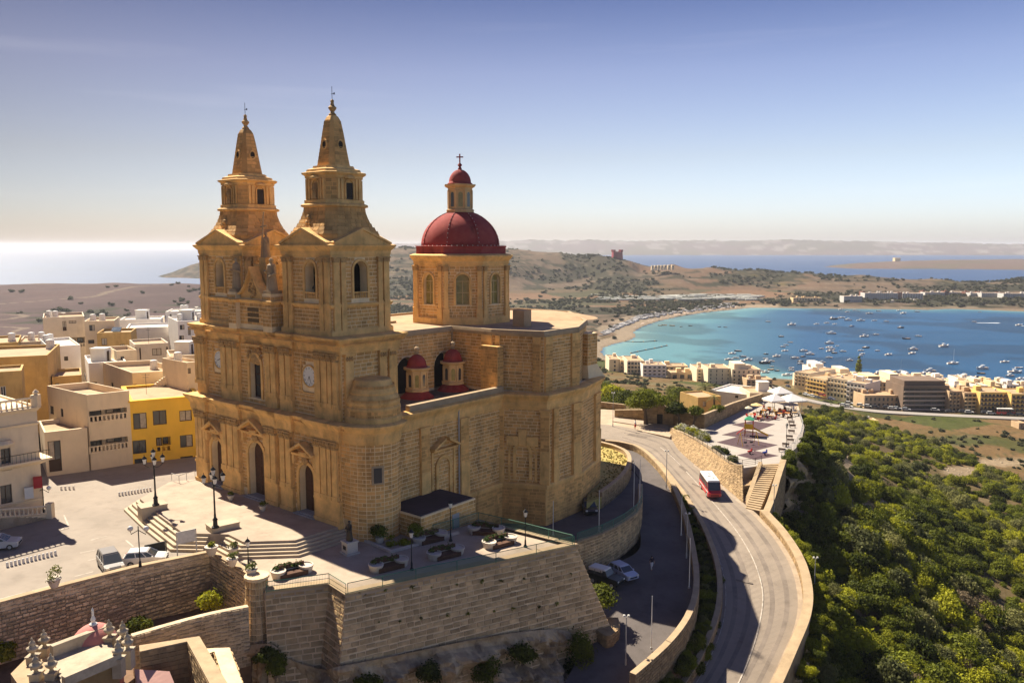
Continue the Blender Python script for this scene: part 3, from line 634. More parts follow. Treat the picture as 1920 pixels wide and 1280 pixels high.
wall_blocks(CB, NV[0], NV[1], 11.3, 18.6, holes=nh)
for i in (1, 2, 3, 4): wall_blocks(CB, NV[i], NV[i + 1], 11.4, 18.5)
rf = MB(); rf.prism(NV, 18.75, 18.95); cp(rf, 'nave_roof', ROOFC)
k = MB(); sweep(k, NV, [(0, 18.5), (.12, 18.5), (.2, 18.7), (.2, 18.9), (.1, 19.25), (-.35, 19.25), (-.35, 18.9)], True); cp(k, 'parapet', COPE)
rm = MB(); rm.lathe([(9, 0), (7, .35), (4, .7), (.1, .9)], (-9.5, 48.0, 18.95), 24, 0, 1.1, .75); cp(rm, 'apse_roof', ROOFC)
rm = MB(); rm.b2(-7.4, 1.6, TB, 25.5, 10.3, 11.0); rm.prism([A1, T1, T2, T3, T4, (-8, 50), (-8, 25)], 10.3, 11.05); cp(rm, 'aisle_roof', mat('dark_roofing', (.16, .13, .10), var=.3, scale=2, stain=.5))
k = MB(); k.b2(1.5, 2.15, 8.3, 24.9, 11.3, 12.1); cp(k, 'aisle_parapet', COPE)
def side_pil(p0, p1, u0, u1, z0, z1, out=.3, cap=True, zq=None):
 zq = zq if zq is not None else (z0 + z1) / 2
 f0, f1 = along(p0, p1, u0, zq), along(p0, p1, u1, zq); a = Vector((*p0, 0)); d = (Vector((*p1, 0)) - a).normalized(); n = Vector((d.y, -d.x, 0)); rz = math.atan2(d.y, d.x)
 m_ = a + d * (f0 + f1) / 2; k = MB(); w_ = abs(f1 - f0)
 k.box((m_.x + n.x * out / 2, m_.y + n.y * out / 2, (z0 + z1) / 2), (w_, out, z1 - z0), rz)
 if cap:
  k.box((m_.x + n.x * out / 2, m_.y + n.y * out / 2, z1 - .12), (w_ + .3, out + .25, .22), rz); k.box((m_.x + n.x * out / 2, m_.y + n.y * out / 2, z1 - .75), (w_ + .14, out + .12, .16), rz)
  k.box((m_.x + n.x * out / 2, m_.y + n.y * out / 2, z0 + 2.2), (w_ + .1, out + .2, 4.2), rz)
 cp(k, 'side_pilaster', DRESS)
 e = n * (out)
 wall_blocks(CB, tuple((a + d * min(f0, f1) + e).xy), tuple((a + d * max(f0, f1) + e).xy), z0 + (4.4 if cap else 0), z1 - .9, bl=w_ * .7)
for p0, p1, u0, u1 in ((A0, A1, 787, 803), (A0, A1, 861, 876), (A1, T1, 928, 945), (A1, T1, 1014, 1031), (T1, T2, 1035, 1044), (T1, T2, 1072, 1086), (T2, T3, 1113, 1122)):
 side_pil(p0, p1, u0, u1, -.4, 9.3, .32)
for i, u0, u1 in ((1, 905, 924), (2, 930, 938), (2, 1000, 1014), (3, 1020, 1033), (3, 1070, 1084)): side_pil(NV[i], NV[i + 1], u0, u1, 11.3, 18.5, .28, False)
k = MB(); k.b2(-1.2, 1.6, 24.3, 25.5, 11.3, 17.2); cp(k, 'corner_buttress', DRESS); wall_blocks(CB, (-1.2, 24.3), (1.6, 24.3), 11.4, 17.1, bl=.8); wall_blocks(CB, (1.6, 24.3), (1.6, 25.5), 11.4, 17.1, bl=.7)
k = MB(); sweep(k, [(2.0, 6.2), A1, T1, T2, T3], [(0, -.9), (.35, -.9), (.42, -.5), (.3, -.35), (0, -.25)]); sweep(k, [(2.0, 6.2), A1, T1, T2, T3], [(0, -6.6), (.25, -6.6), (.25, -.85), (0, -.85)]); cp(k, 'plinth_course', DRESS)
for p, q in ((A0, A1), (A1, T1), (T1, T2), (T2, T3)):
 a = Vector((*p, 0)); d = (Vector((*q, 0)) - a).normalized(); n = Vector((d.y, -d.x, 0)) * .26
 wall_blocks(CB, tuple((a + n).xy), tuple((Vector((*q, 0)) + n).xy), -6.3, -.95)
def blind(p0, p1, u, hw, h0, h1, ped):
 c = along(p0, p1, u, (h0 + h1) / 2); k = MB(); surround(k, p0, p1, c, hw, h0, h1, .4, .22); surround(k, p0, p1, c, hw + .75, h0 - .3, h1 + (.9 if ped else .5), .3, .14, arch=not ped)
 a = Vector((*p0, 0)); d = (Vector((*p1, 0)) - a).normalized(); n = Vector((d.y, -d.x, 0)); m_ = a + d * c; rz = math.atan2(d.y, d.x)
 o_ = cp(k, 'blind_doorway', DRESS)
 k = MB(); Q = lambda x, o, z: tuple(m_ + d * x + n * o + Vector((0, 0, z)))
 z = h1 + 1.3
 if ped:
  for s_ in (-1, 1):
   k.add([Q(s_ * 2.2, .9, z), Q(s_ * 2.2, .9, z + .25), Q(s_ * .25, .9, z + 1.3), Q(s_ * .25, .9, z + .95), Q(s_ * 2.2, 0, z), Q(s_ * 2.2, 0, z + .25), Q(s_ * .25, 0, z + 1.3), Q(s_ * .25, 0, z + .95)],
                  [(0, 1, 2, 3), (7, 6, 5, 4), (1, 5, 6, 2), (0, 3, 7, 4), (0, 4, 5, 1), (2, 6, 7, 3)])
  k.box(tuple(m_ + n * .3 + Vector((0, 0, z - .1))), (4.2, .6, .2), rz)
 else:
  for x, h_ in ((0, 1.5), (-1.3, .6), (1.3, .6)): k.box(tuple(m_ + d * x + n * .18 + Vector((0, 0, h1 + .3 + h_ / 2))), (1.0 if x == 0 else 1.5, .4, h_ + .6), rz)
 k.build('open_pediment', DRESS, o_)
blind(A0, A1, 831, .95, .3, 5.0, True); blind(A1, T1, 980, .85, .2, 4.6, False)
k = MB(); k.tube([(2.25, along(A0, A1, 858, 5) + 5.2, -.8), (2.25, along(A0, A1, 858, 5) + 5.2, 11.2)], .09, 6); cp(k, 'drain_pipe', GREYP)
k = MB(); k.tube([(-7.2, 25.3, 11.2), (-7.2, 25.3, 18.9)], .09, 6); cp(k, 'drain_pipe', COPE)
k = MB(); k.b2(2.3, 4.5, 40.6, 43.0, 11.3, 17.7); k.loft([[(1.9, 40.3, 11.3), (4.9, 40.3, 11.3), (4.9, 44.5, 11.3), (1.9, 44.5, 11.3)], [(2.3, 40.6, 13.2), (4.5, 40.6, 13.2), (4.5, 43.0, 13.2), (2.3, 43.0, 13.2)]]); cp(k, 'chimney_pylon', MORTAR)
wall_blocks(CB, (2.3, 40.6), (4.5, 40.6), 13.2, 17.6, bl=.75); wall_blocks(CB, (4.5, 40.6), (4.5, 43.0), 13.2, 17.6, bl=.75)
an = G(747, 985, 0); k = MB()
xa0, xa1, ya0, ya1 = 2.3, 7.6, 4.5, 13.2
k.b2(xa0, xa1, ya0, ya1, -2.4, 1.35); cp(k, 'annex_wall', MORTAR); wall_blocks(CB, (xa1, ya0), (xa1, ya1), -2.2, 1.2); wall_blocks(CB, (xa0, ya0), (xa1, ya0), -2.2, 1.2)
k = MB(); k.b2(xa0 - .1, xa1 - .25, ya0 + .2, ya1 - .2, 1.35, 1.45); cp(k, 'annex_roof', mat('dark_felt', (.06, .045, .05), var=.25, scale=2, stain=.2))
k = MB(); k.b2(xa1, xa1 + .08, 9.3, 10.4, -2.0, .4); cp(k, 'annex_door', GREYP)
DX, DY = -14.0, 34.5
def octa(r, z, ph=R(22.5)): return [(DX + r * math.cos(ph + i * PI / 4), DY + r * math.sin(ph + i * PI / 4), z) for i in range(8)]
rr = 6.75 / math.cos(PI / 8) * .985
ov = [p[:2] for p in octa(rr, 0)]
b = MB(); sur = MB(); 
for i in range(8):
 p, q = ov[i], ov[(i + 1) % 8]; L = (Vector(q) - Vector(p)).length; h = [(L / 2, .95, 21.7, 26.0, True)]
 panel(b, p, q, 18.5, 28.0, h, .7); sur = MB(); surround(sur, p, q, L / 2, .95, 21.7, 26.0, .3, .16); cp(sur, 'drum_window_surround')
 if i in (3, 4, 5, 6, 7, 0): wall_blocks(CB, p, q, 19.2, 27.1, ch=.40, bl=.75, holes=[(L / 2, 1.25, 21.7, 26.3, True)])
 a = Vector((*p, 0)); d = (Vector((*q, 0)) - a).normalized(); n = Vector((d.y, -d.x, 0)); rz = math.atan2(d.y, d.x)
 for f in (.42, L - .42):
  k = MB(); m_ = a + d * f + n * .12; k.box((m_.x, m_.y, 24.0), (.62, .3, 6.2), rz); k.box((m_.x, m_.y, 20.2), (.9, .5, 2.0), rz); cp(k, 'drum_pilaster', DRESS)
  c_ = MB(); c_.box((m_.x + n.x * .05, m_.y + n.y * .05, 26.75), (.75, .4, .6), rz); c_.box((m_.x + n.x * .1, m_.y + n.y * .1, 27.05), (.9, .5, .12), rz); cp(c_, 'capital', CARVE)
 c = a + d * L / 2 - n * .45; g_ = MB(); g_.box((c.x, c.y, 23.8), (1.9, .06, 4.4), rz); go = cp(g_, 'drum_window_glass', GLASSY)
 g_ = MB()
 for f in (-.9, 0, .9): q_ = c + d * f + n * .06; g_.box((q_.x, q_.y, 23.4), (.12, .08, 3.5), rz)
 for z in (21.75, 23.4, 25.0): q_ = c + n * .06; g_.box((q_.x, q_.y, z), (1.9, .08, .12), rz)
 g_.build('window_bars', mat('window_bar_cream', (.55, .42, .2), bump=0), go)
cp(b, 'drum_wall', MORTAR)
k = MB(); sweep(k, ov, [(0, 18.8), (.35, 18.8), (.35, 19.8), (.15, 20.0), (0, 20.0)], True); cp(k, 'drum_plinth')
k = MB(); sweep(k, ov, [(0, 27.1), (.12, 27.1), (.15, 27.4), (.22, 27.45), (.22, 27.8), (.35, 27.95), (.6, 28.25), (.72, 28.4), (.75, 28.6), (.1, 28.8), (-1.5, 28.9), (-1.5, 27.1)], True); cp(k, 'drum_cornice')
k = MB(); k.loft([octa(6.95, 28.7), octa(6.95, 29.7), octa(7.05, 29.75), octa(7.05, 29.9), octa(5.9, 29.95)]); cp(k, 'red_dome_band', REDP)
prof = [(5.75 * math.cos(t), 29.9 + 5.1 * math.sin(t)) for t in np.linspace(0, R(74), 14)]
k = MB(); k.lathe(prof, (DX, DY, 0), 48); cp(k, 'red_dome', REDP, True)
for i in range(8):
 a_ = R(22.5) + i * PI / 4; k = MB(); k.tube([(DX + (r_ + .02) * math.cos(a_), DY + (r_ + .02) * math.sin(a_), z) for r_, z in prof], .09, 6); cp(k, 'dome_rib', REDP)
k = MB()
for i in range(56):
 a_ = i * 2 * PI / 56; k.sphere((DX + 6.6 * math.cos(a_), DY + 6.6 * math.sin(a_), 29.98), .07, 5, 3)
for i in range(8):
 a_ = R(22.5) + i * PI / 4
 for t in np.linspace(R(6), R(70), 10): k.sphere((DX + 5.9 * math.cos(t) * math.cos(a_ + .03), DY + 5.9 * math.cos(t) * math.sin(a_ + .03), 29.9 + 5.2 * math.sin(t)), .06, 5, 3)
o_ = cp(k, 'festoon_bulbs', CHROME); o_['kind'] = 'stuff'
LAN = mat('lantern_cream', (.66, .44, .20), var=.15, scale=1, stain=.3)
def cupola(parent, x, y, z, s, base=None, name='lantern'):
 """small octagonal lantern with red cap; s = scale"""
 oc = lambda r, h: [(x + r * s * math.cos(R(22.5) + i * PI / 4), y + r * s * math.sin(R(22.5) + i * PI / 4), z + h * s) for i in range(8)]
 if base: k = MB(); k.lathe([(base, 0), (base * .97, .12), (base * .62, .75), (base * .55, .95)], (x, y, z - .85), 24); k.build('red_skirt', REDP, parent)
 k = MB(); k.loft([oc(2.0, 0), oc(2.05, .35), (oc(1.85, .45)), oc(1.7, .55), oc(1.7, 3.0), oc(1.8, 3.05), oc(1.8, 3.35), oc(2.15, 3.5), oc(2.3, 3.65), oc(2.3, 3.8), oc(1.7, 3.85)]); body = k.build('lantern_body', LAN, parent)
 for i in range(8):
  a_ = i * PI / 4; d = Vector((math.cos(a_), math.sin(a_), 0)); ap = 1.7 * math.cos(PI / 8) * s
  k = MB(); hw, z0, z1 = .3 * s, z + .75 * s, z + 2.75 * s; t = Vector((-d.y, d.x, 0)); c = Vector((x, y, 0)) + d * (ap + .01)
  ring = [(hw * math.cos(PI * j / 8), z1 - hw + hw * math.sin(PI * j / 8)) for j in range(9)] + [(-hw, z0), (hw, z0)]
  k.add([tuple(c + t * q + Vector((0, 0, h))) for q, h in ring], [tuple(range(11))]); k.build('lantern_window', GLASSY if i % 2 else GLASS, body)
  k = MB(); a0 = R(22.5) + i * PI / 4; k.box((x + 1.72 * s * math.cos(a0), y + 1.72 * s * math.sin(a0), z + 1.78 * s), (.22 * s, .3 * s, 2.5 * s), a0); k.build('lantern_pilaster', LAN, body)
 k = MB(); k.lathe([(1.72 * s, 3.8 * s), (1.72 * s, 4.0 * s), (1.6 * s, 4.02 * s)] + [(1.55 * s * math.cos(q), 4.0 * s + 1.9 * s * math.sin(q)) for q in np.linspace(0, R(82), 9)], (x, y, z), 24); k.build('red_cap', REDP, parent, True)
 return z + 5.9 * s
zt = cupola(church, DX, DY, 34.75, 1.05)
k = MB(); k.lathe([(.2, -.1), (.3, .1), (.15, .35), (.35, .6), (.2, .8), (.08, .95)], (DX, DY, zt), 10); k.tube([(DX, DY, zt + .9), (DX, DY, zt + 2.2)], .1, 6)
rx = Matrix.Rotation(R(39), 3, 'Z'); v_ = rx @ Vector((.5, 0, 0)); k.tube([(DX - v_.x, DY - v_.y, zt + 1.75), (DX + v_.x, DY + v_.y, zt + 1.75)], .1, 6); cp(k, 'dome_cross', REDP)
for x, y in ((-5.3, 16.8), (-5.5, 23.6)):
 zt = cupola(church, x, y, 11.85, .78, 2.15)
 k = MB(); k.lathe([(.15, 0), (.35, .15), (.2, .3), (.38, .6), (.3, .85), (.05, 1.0)], (x, y, zt), 10); cp(k, 'cupola_finial', COPE)
k = MB(); k.b2(-2.6, -.6, 32.6, 34.2, 18.9, 21.2); cp(k, 'roof_hut', COPE)
emit_blocks(CB, church, STONE, 300, 'stone_block', CM)
SEA = -60.0
def azl(P): return math.atan2(P[0], P[1]), math.log(math.hypot(P[0], P[1]))
ctl = []
def cw(X, Y, z): ctl.append((*azl((X, Y)), z))
def cpx(u, v, z): P = G(u, v, z); cw(P.x, P.y, z)
def cd_(u, Y, z): cw((u - 960) / 1550 * Y, Y, z)
for q in [(-45, 55, -9), (-30, 60, -9.5), (-20, 60, -13), (-60, 50, -9), (-8, 62, -15), (0, 68, -15), (-70, 70, -9), (-10, 45, -17), (-40, 40, -12), (-90, 60, -6),
          (-10, 100, -9.5), (5, 110, -9.5), (12, 95, -12.5), (8, 75, -15), (30, 110, -13), (33, 95, -16), (28, 80, -19), (44, 104, -17), (46, 90, -20), (40, 78, -22), (20, 60, -20), (50, 60, -28),
          (-60, 130, -3.5), (-110, 120, -3.5), (-60, 200, -9), (-110, 200, -10), (-110, 260, -22), (-170, 250, -22), (-50, 300, -28), (-30, 160, -7), (-80, 90, -3.5), (-40, 120, -6),
          (0, 150, -8.5), (20, 160, -8), (30, 180, -9), (60, 160, -13), (75, 180, -20), (0, 190, -14), (30, 215, -20), (66, 140, -18), (56, 124, -17)]: cw(*q)
for q in [(1600, 1250, -24), (1900, 1270, -34), (1560, 1120, -20), (1620, 1000, -23), (1760, 1080, -32), (1900, 1060, -41), (1560, 960, -17), (1650, 870, -32), (1760, 920, -42), (1900, 920, -49), (1560, 850, -22), (1560, 800, -36),
          (1600, 790, -49), (1700, 800, -50.5), (1900, 800, -52.5), (1900, 860, -51), (1780, 850, -49.5), (1600, 770, -51.5), (1800, 768, -53), (1910, 778, -53.5), (2300, 1000, -46), (2300, 800, -53), (2200, 1300, -38),
          (1470, 745, -50), (1440, 722, -54), (1500, 757, -52), (1520, 782, -46),
          (1150, 735, -17), (1160, 722, -36), (1200, 716, -45), (1260, 722, -44), (1330, 735, -44), (1400, 745, -42), (1150, 700, -52), (1240, 706, -53), (1380, 722, -53),
          (1490, 735, -56), (1700, 745, -56.5), (1890, 755, -57), (1170, 688, -57.5), (1290, 700, -58.2), (1440, 712, -58.2), (1560, 718, -58.6), (1750, 727, -58.6), (1920, 740, -58.6), (2300, 760, -58.5), (1128, 668, -58),
          (1160, 620, -57), (1150, 600, -57), (1220, 585, -57.5), (1320, 580, -57), (1420, 565, -56), (1100, 575, -57), (1000, 560, -56), (900, 560, -56), (1150, 555, -55), (1300, 548, -53), (1380, 552, -55),
          (1500, 568, -56), (1600, 570, -55), (1700, 572, -55), (1850, 574, -55), (1950, 578, -55), (2300, 590, -56),
          (1450, 540, -48), (1600, 545, -48), (1750, 545, -48), (1900, 550, -49), (2300, 560, -50), (1600, 525, -42), (1750, 530, -42), (1900, 530, -43),
          (1000, 530, -42), (1100, 525, -40), (1200, 520, -36), (1300, 520, -38), (1400, 520, -40), (960, 500, -12), (1050, 500, -14), (1150, 500, -13), (1250, 505, -23),
          (740, 600, -52), (740, 560, -50), (740, 520, -30), (740, 485, 2), (850, 520, -33), (850, 485, 0), (620, 560, -50), (620, 520, -40),
          (100, 620, -46), (250, 620, -46), (40, 590, -45), (200, 590, -44), (360, 590, -44), (40, 560, -42), (200, 560, -41.5), (360, 560, -42), (500, 560, -44), (-300, 560, -42), (-300, 600, -44)]: cpx(*q)
for u, v, Y in [(20, 532, 1450), (100, 531, 1450), (220, 529, 1450), (330, 531, 1400), (400, 532, 1350), (500, 530, 1350), (-300, 534, 1450),
    (740, 465, 1900), (820, 464, 1900), (900, 464, 1900), (960, 467, 1850), (1050, 472, 1800), (1120, 477, 1750), (1190, 484, 1720), (1260, 491, 1700), (1330, 497, 1680), (1420, 504, 1650), (1500, 509, 1620), (1620, 514, 1600), (1750, 515, 1580), (1920, 518, 1560), (2300, 525, 1540),
    (650, 470, 2000)]:
 P = D(u, v, Y); cw(P.x, P.y, P.z)
 drop = -75 if u < 560 or u > 1000 else -75
 cd_(u, Y * 1.25, max(P.z - 60, drop) if not (600 < u < 1000) else P.z - 35); cd_(u, Y * 1.6, -80)
for u, v, Y in [(345, 506, 2350), (372, 489, 2400), (430, 480, 2500), (520, 476, 2500), (310, 520, 2300)]:
 P = D(u, v, Y); cw(P.x, P.y, P.z)
for u, Y in ((270, 2300), (200, 2400), (100, 2200), (0, 2200), (-300, 2200), (320, 2080), (450, 2080), (300, 2700), (600, 3000), (400, 3000), (0, 3500), (-300, 4000)): cd_(u, Y, -78)
for u, v, Y in [(1560, 499, 3450), (1620, 492, 3500), (1700, 489, 3600), (1800, 487, 3800), (1920, 486, 3800), (2300, 484, 3800)]:
 P = D(u, v, Y); cw(P.x, P.y, P.z)
for u in (1640, 1750, 1900, 2200): P = G(u, 498 + (u - 1640) / 80, -55); cw(P.x, P.y, -55)
for u, Y in ((1480, 3400), (1520, 3900), (1400, 3500), (1300, 3500), (1200, 4000), (1000, 4000), (1600, 2700), (1900, 2600), (2200, 2500), (1640, 5200), (1900, 5400), (2300, 5600), (900, 4200), (1200, 2700), (1400, 2500), (900, 5200), (1100, 5600), (1400, 6000), (1640, 6600)): cd_(u, Y, -78)
for u, v in [(700, 458), (760, 456), (830, 457), (900, 455), (960, 452.5), (995, 449.5), (1020, 452.5), (1075, 452), (1095, 449.5), (1115, 450), (1135, 453.5), (1180, 455), (1210, 452), (1270, 451.5), (1340, 452.5), (1450, 450.5), (1500, 450), (1600, 452), (1700, 455), (1800, 456), (1920, 458), (2100, 460), (2400, 461)]:
 P = D(u, v, 9000); cw(P.x, P.y, P.z); cd_(u, 8200, -20 if u > 940 else -40); cd_(u, 7700, -62 if u > 940 else -75); cd_(u, 12500, -30); cd_(u, 16000, -80)
for az_ in (-50, -40, -32, -25, -18, -12): 
 for Y in (6000, 10000, 20000): cw(Y * math.tan(R(az_)), Y, -80)
for q in [(0, 195, -10), (20, 195, -10), (42, 188, -10.5), (35, 205, -13), (60, 205, -16)]: cw(*q)
for az_ in (-70, 70, 50):
 for r_ in (60, 150, 400): cw(r_ * math.sin(R(az_)), r_ * math.cos(R(az_)), -9 if r_ == 60 else (-25 if az_ > 0 else -12) if r_ == 150 else -48)
ctl = np.array(ctl); CX = ctl[:, :2] * np.array([2.2, 1.0]); CZ = ctl[:, 2]
def phi(d): return np.where(d > 1e-9, d, 0)      # linear kernel: tight, no overshoot
Dm = np.linalg.norm(CX[:, None] - CX[None], axis=2)
n_ = len(CZ); Am = np.zeros((n_ + 3, n_ + 3)); Am[:n_, :n_] = phi(Dm) + np.eye(n_) * -.004; Am[:n_, n_] = 1; Am[:n_, n_ + 1:] = CX; Am[n_, :n_] = 1; Am[n_ + 1:, :n_] = CX.T
sol = np.linalg.solve(Am, np.concatenate([CZ, [0, 0, 0]]))
def hraw(az, lr):
 Q = np.stack([az * 2.2, lr], 1); o = np.zeros(len(Q))
 for i in range(0, len(Q), 20000):
  q = Q[i:i + 20000]; d = np.linalg.norm(q[:, None] - CX[None], axis=2); o[i:i + 20000] = phi(d) @ sol[:n_] + sol[n_] + q @ sol[n_ + 1:]
 return o
BAYPX = [(1127, 660), (1131, 652), (1150, 645), (1180, 638), (1192, 631), (1188, 622), (1205, 612), (1235, 602), (1270, 594), (1320, 586), (1370, 581), (1405, 577), (1450, 577), (1500, 578), (1580, 579), (1700, 580), (1740, 581), (1780, 579), (1840, 581), (1920, 584), (2300, 596), (2900, 620),
         (2900, 800), (2300, 757), (1920, 738), (1750, 724), (1650, 720), (1560, 716), (1500, 713), (1440, 709), (1380, 700), (1300, 697), (1240, 694), (1180, 684), (1140, 674)]
bay = np.array([azl(G(u, v, SEA)) for u, v in BAYPX])
def polydist(az, lr, poly, ks=(1.0, 1.0)):
 """signed distance in (az, ln r): negative inside"""
 P = np.stack([az, lr], 1) * ks; V = poly * ks; ins = np.zeros(len(P), bool); dm = np.full(len(P), 1e9)
 for i in range(len(V)):
  a, b = V[i], V[(i + 1) % len(V)]; e = b - a; w_ = P - a; t = np.clip((w_ @ e) / (e @ e), 0, 1); dm = np.minimum(dm, np.linalg.norm(w_ - t[:, None] * e, axis=1))
  c = ((a[1] > P[:, 1]) != (b[1] > P[:, 1])); xx = (b[0] - a[0]) * (P[:, 1] - a[1]) / (b[1] - a[1] + 1e-12) + a[0]; ins ^= c & (P[:, 0] < xx)
 return np.where(ins, -dm, dm)
NAZ, NR = 620, 600
azs = np.linspace(R(-58), R(58), NAZ); lrs = np.concatenate([np.linspace(math.log(34), math.log(400), 210, endpoint=False), np.linspace(math.log(400), math.log(2600), 300, endpoint=False), np.linspace(math.log(2600), math.log(17000), NR - 510)])
AZ, LR = np.meshgrid(azs, lrs, indexing='ij'); AZ = AZ.ravel(); LR = LR.ravel()
CAG = np.linspace(azs[0], azs[-1], 206); CLG = np.linspace(lrs[0], lrs[-1], 260)
CA, CLm = np.meshgrid(CAG, CLG, indexing='ij'); HC = hraw(CA.ravel(), CLm.ravel()).reshape(206, 260)
def bil(F, az, lr):
 i = np.clip((az - CAG[0]) / (CAG[1] - CAG[0]), 0, 204.999); j = np.clip((lr - CLG[0]) / (CLG[1] - CLG[0]), 0, 258.999); i0 = i.astype(int); j0 = j.astype(int); fi = i - i0; fj = j - j0
 return F[i0, j0] * (1 - fi) * (1 - fj) + F[i0 + 1, j0] * fi * (1 - fj) + F[i0, j0 + 1] * (1 - fi) * fj + F[i0 + 1, j0 + 1] * fi * fj
def vnoise(x, y, s, seed=0):
 """value noise on world x, y"""
 x = x / s; y = y / s; xi = np.floor(x).astype(int); yi = np.floor(y).astype(int); fx = x - xi; fy = y - yi; fx = fx * fx * (3 - 2 * fx); fy = fy * fy * (3 - 2 * fy)
 def h(a, b): n = (a * 374761393 + b * 668265263 + seed * 1442695041) & 0x7fffffff; n = ((n ^ (n >> 13)) * 1274126177) & 0x7fffffff; return (n ^ (n >> 16)) / 0x7fffffff
 return (h(xi, yi) * (1 - fx) + h(xi + 1, yi) * fx) * (1 - fy) + (h(xi, yi + 1) * (1 - fx) + h(xi + 1, yi + 1) * fx) * fy
def fbm(x, y, s, o=4, seed=0):
 r = 0; a = 1; t = 0
 for k in range(o): r = r + a * vnoise(x, y, s / 2 ** k, seed + k); t += a; a *= .55
 return r / t
def height(X, Y):
 X = np.atleast_1d(np.asarray(X, float)); Y = np.atleast_1d(np.asarray(Y, float)); r = np.hypot(X, Y); az = np.arctan2(X, Y); lr = np.log(r)
 h = bil(HC, az, lr); bd = polydist(az, lr, bay)
 n = (fbm(X, Y, 60, 5) - .5); amp = np.clip((r - 60) / 300, 0, 1) * 2.2 + np.clip((r - 900) / 1500, 0, 1) * 5 + np.clip((r - 5000) / 4000, 0, 1) * 34
 right = np.clip((az - .3) / .05, 0, 1) * np.clip((r - 80) / 40, 0, 1) * np.clip((330 - r) / 60, 0, 1); amp = amp + right * 3
 h2 = h + n * amp
 land = np.maximum(h2, -59.3 + .01 * 0); near = r < 2600
 shore = np.clip(bd / .01, -1, 1)
 h3 = np.where((bd < .03) & (bd > 0), -59.55 + (land + 59.55) * np.clip(bd / .03, 0, 1), land)
 h3 = np.where(bd < 0, -60.4 - np.clip(-bd / .02, 0, 1) * 5, h3)
 far = (r > 1750) | ((az < R(-17)) & (r > 1550))
 return np.where(far, h2, h3), bd, az, lr, r
def terr_z(x, y): return float(height(x, y)[0][0])
X = np.exp(LR) * np.sin(AZ); Y = np.exp(LR) * np.cos(AZ); HH, BD, _, _, RR = height(X, Y)
BARE = [(1500, 962, 60, 11), (1590, 905, 14, 55), (1712, 1140, 11, 80), (1800, 884, 34, 9), (1890, 866, 60, 7), (1640, 948, 26, 8), (1880, 1165, 12, 30)]
def cover(X, Y, H, BD, AZ, RR):
 n1 = fbm(X, Y, 120, 5, 3); n2 = fbm(X, Y, 26, 4, 9); n3 = fbm(X, Y, 400, 3, 5); n4 = fbm(X, Y, 9, 3, 12)
 C = np.zeros((len(X), 3)); n5 = fbm(X, Y, 85, 4, 91); dry = np.array([.27, .19, .125]); soil = np.array([.33, .195, .115]); scrub = np.array([.085, .082, .04]); grass = np.array([.21, .17, .055]); sand = np.array([.62, .48, .33]); rock = np.array([.42, .33, .23]); heath = np.array([.19, .115, .11])
 def mixin(c, m): C[:] = C * (1 - m[:, None]) + np.asarray(c) * m[:, None]
 C[:] = dry
 sm = lambda x, a, b: np.clip((x - a) / (b - a), 0, 1)
 mixin(soil, sm(n3, .5, .62)); mixin(grass, sm(n1, .52, .66) * .8)
 mixin(scrub * .8, sm(n2 * .6 + n1 * .4, .475, .53) * .92 * (RR > 350))
 mixin(scrub * .85, sm(n5 * .6 + n1 * .4, .485, .535) * .85 * (RR > 700)); mixin([.36, .24, .15], (fbm(X, Y, 150, 2, 17) > .60) * (np.sin(H * 1.1) > 0) * .5 * (RR > 1100))
 mixin(rock, (np.abs((H / 5.5) % 1 - .5) > .47) * .6 * (RR > 1200) * (RR < 2600))
 L = sm(-AZ, R(12.5), R(14)) * sm(RR, 330, 420) * (RR < 2100); mixin(heath, L * .92); mixin(heath * .7, L * sm(n1, .5, .62) * .6); mixin(scrub * .9, L * sm(n2 * .5 + n1 * .5, .56, .60) * (RR < 1100)); mixin(sand * .8, L * (np.abs(n3 - .5) < .004) * .7)
 F = sm(RR, 230, 260) * (RR < 640) * (AZ > .06); ang = R(28); fx = X * math.cos(ang) + Y * math.sin(ang); fy = -X * math.sin(ang) + Y * math.cos(ang); cell = np.floor(fx / 34) * 7.13 + np.floor((fy + 6 * np.floor(fx / 34)) / 15) * 3.71; rr = np.abs(np.sin(cell * 12.9898) * 43758.5453) % 1
 strip = np.where(rr[:, None] < .45, np.array([.36, .22, .09]), np.where(rr[:, None] < .72, np.array([.30, .20, .07]), np.where(rr[:, None] < .86, np.array([.13, .16, .03]), np.array([.36, .28, .13]))))
 C[:] = C * (1 - F[:, None] * .85) + strip * F[:, None] * .85
 edge = ((fx / 34) % 1 < .03) | (((fy + 6 * np.floor(fx / 34)) / 15) % 1 < .05); mixin([.12, .13, .045], (edge & (F > .5)) * .7); mixin([.11, .13, .03], F * sm(n2, .62, .68) * .8)
 F = (RR > 1180) * (RR < 1560) * (AZ > -.2) * (AZ < .34) * (H < -49); cell = np.floor(fx / 120) * 3.3 + np.floor(fy / 40) * 1.7; rr = np.abs(np.sin(cell * 12.9898) * 43758.5453) % 1
 st2 = np.where(rr[:, None] < .4, np.array([.42, .24, .13]), np.where(rr[:, None] < .7, np.array([.30, .21, .12]), np.array([.16, .15, .07]))); C[:] = C * (1 - F[:, None] * .8) + st2 * F[:, None] * .8
 S = (RR < 330) * (AZ > .2); mixin([.20, .14, .07], S * .8); mixin([.44, .32, .20], S * sm(n4 * .5 + n2 * .5, .60, .66)); mixin([.33, .24, .10], S * sm(n1, .55, .6) * .5)
 Zc = H - CH; d_ = Y * CP - Zc * SP; uu = 960 + FOC * X / d_; vv = 640 - FOC * (Y * SP + Zc * CP) / d_
 for eu, ev, a_, b_ in BARE: mixin([.62, .47, .30], np.clip(1.6 - ((uu - eu) / a_) ** 2 - ((vv - ev) / b_) ** 2 + (n4 - .5), 0, 1) * (RR < 500) * (RR > 60) * .9)
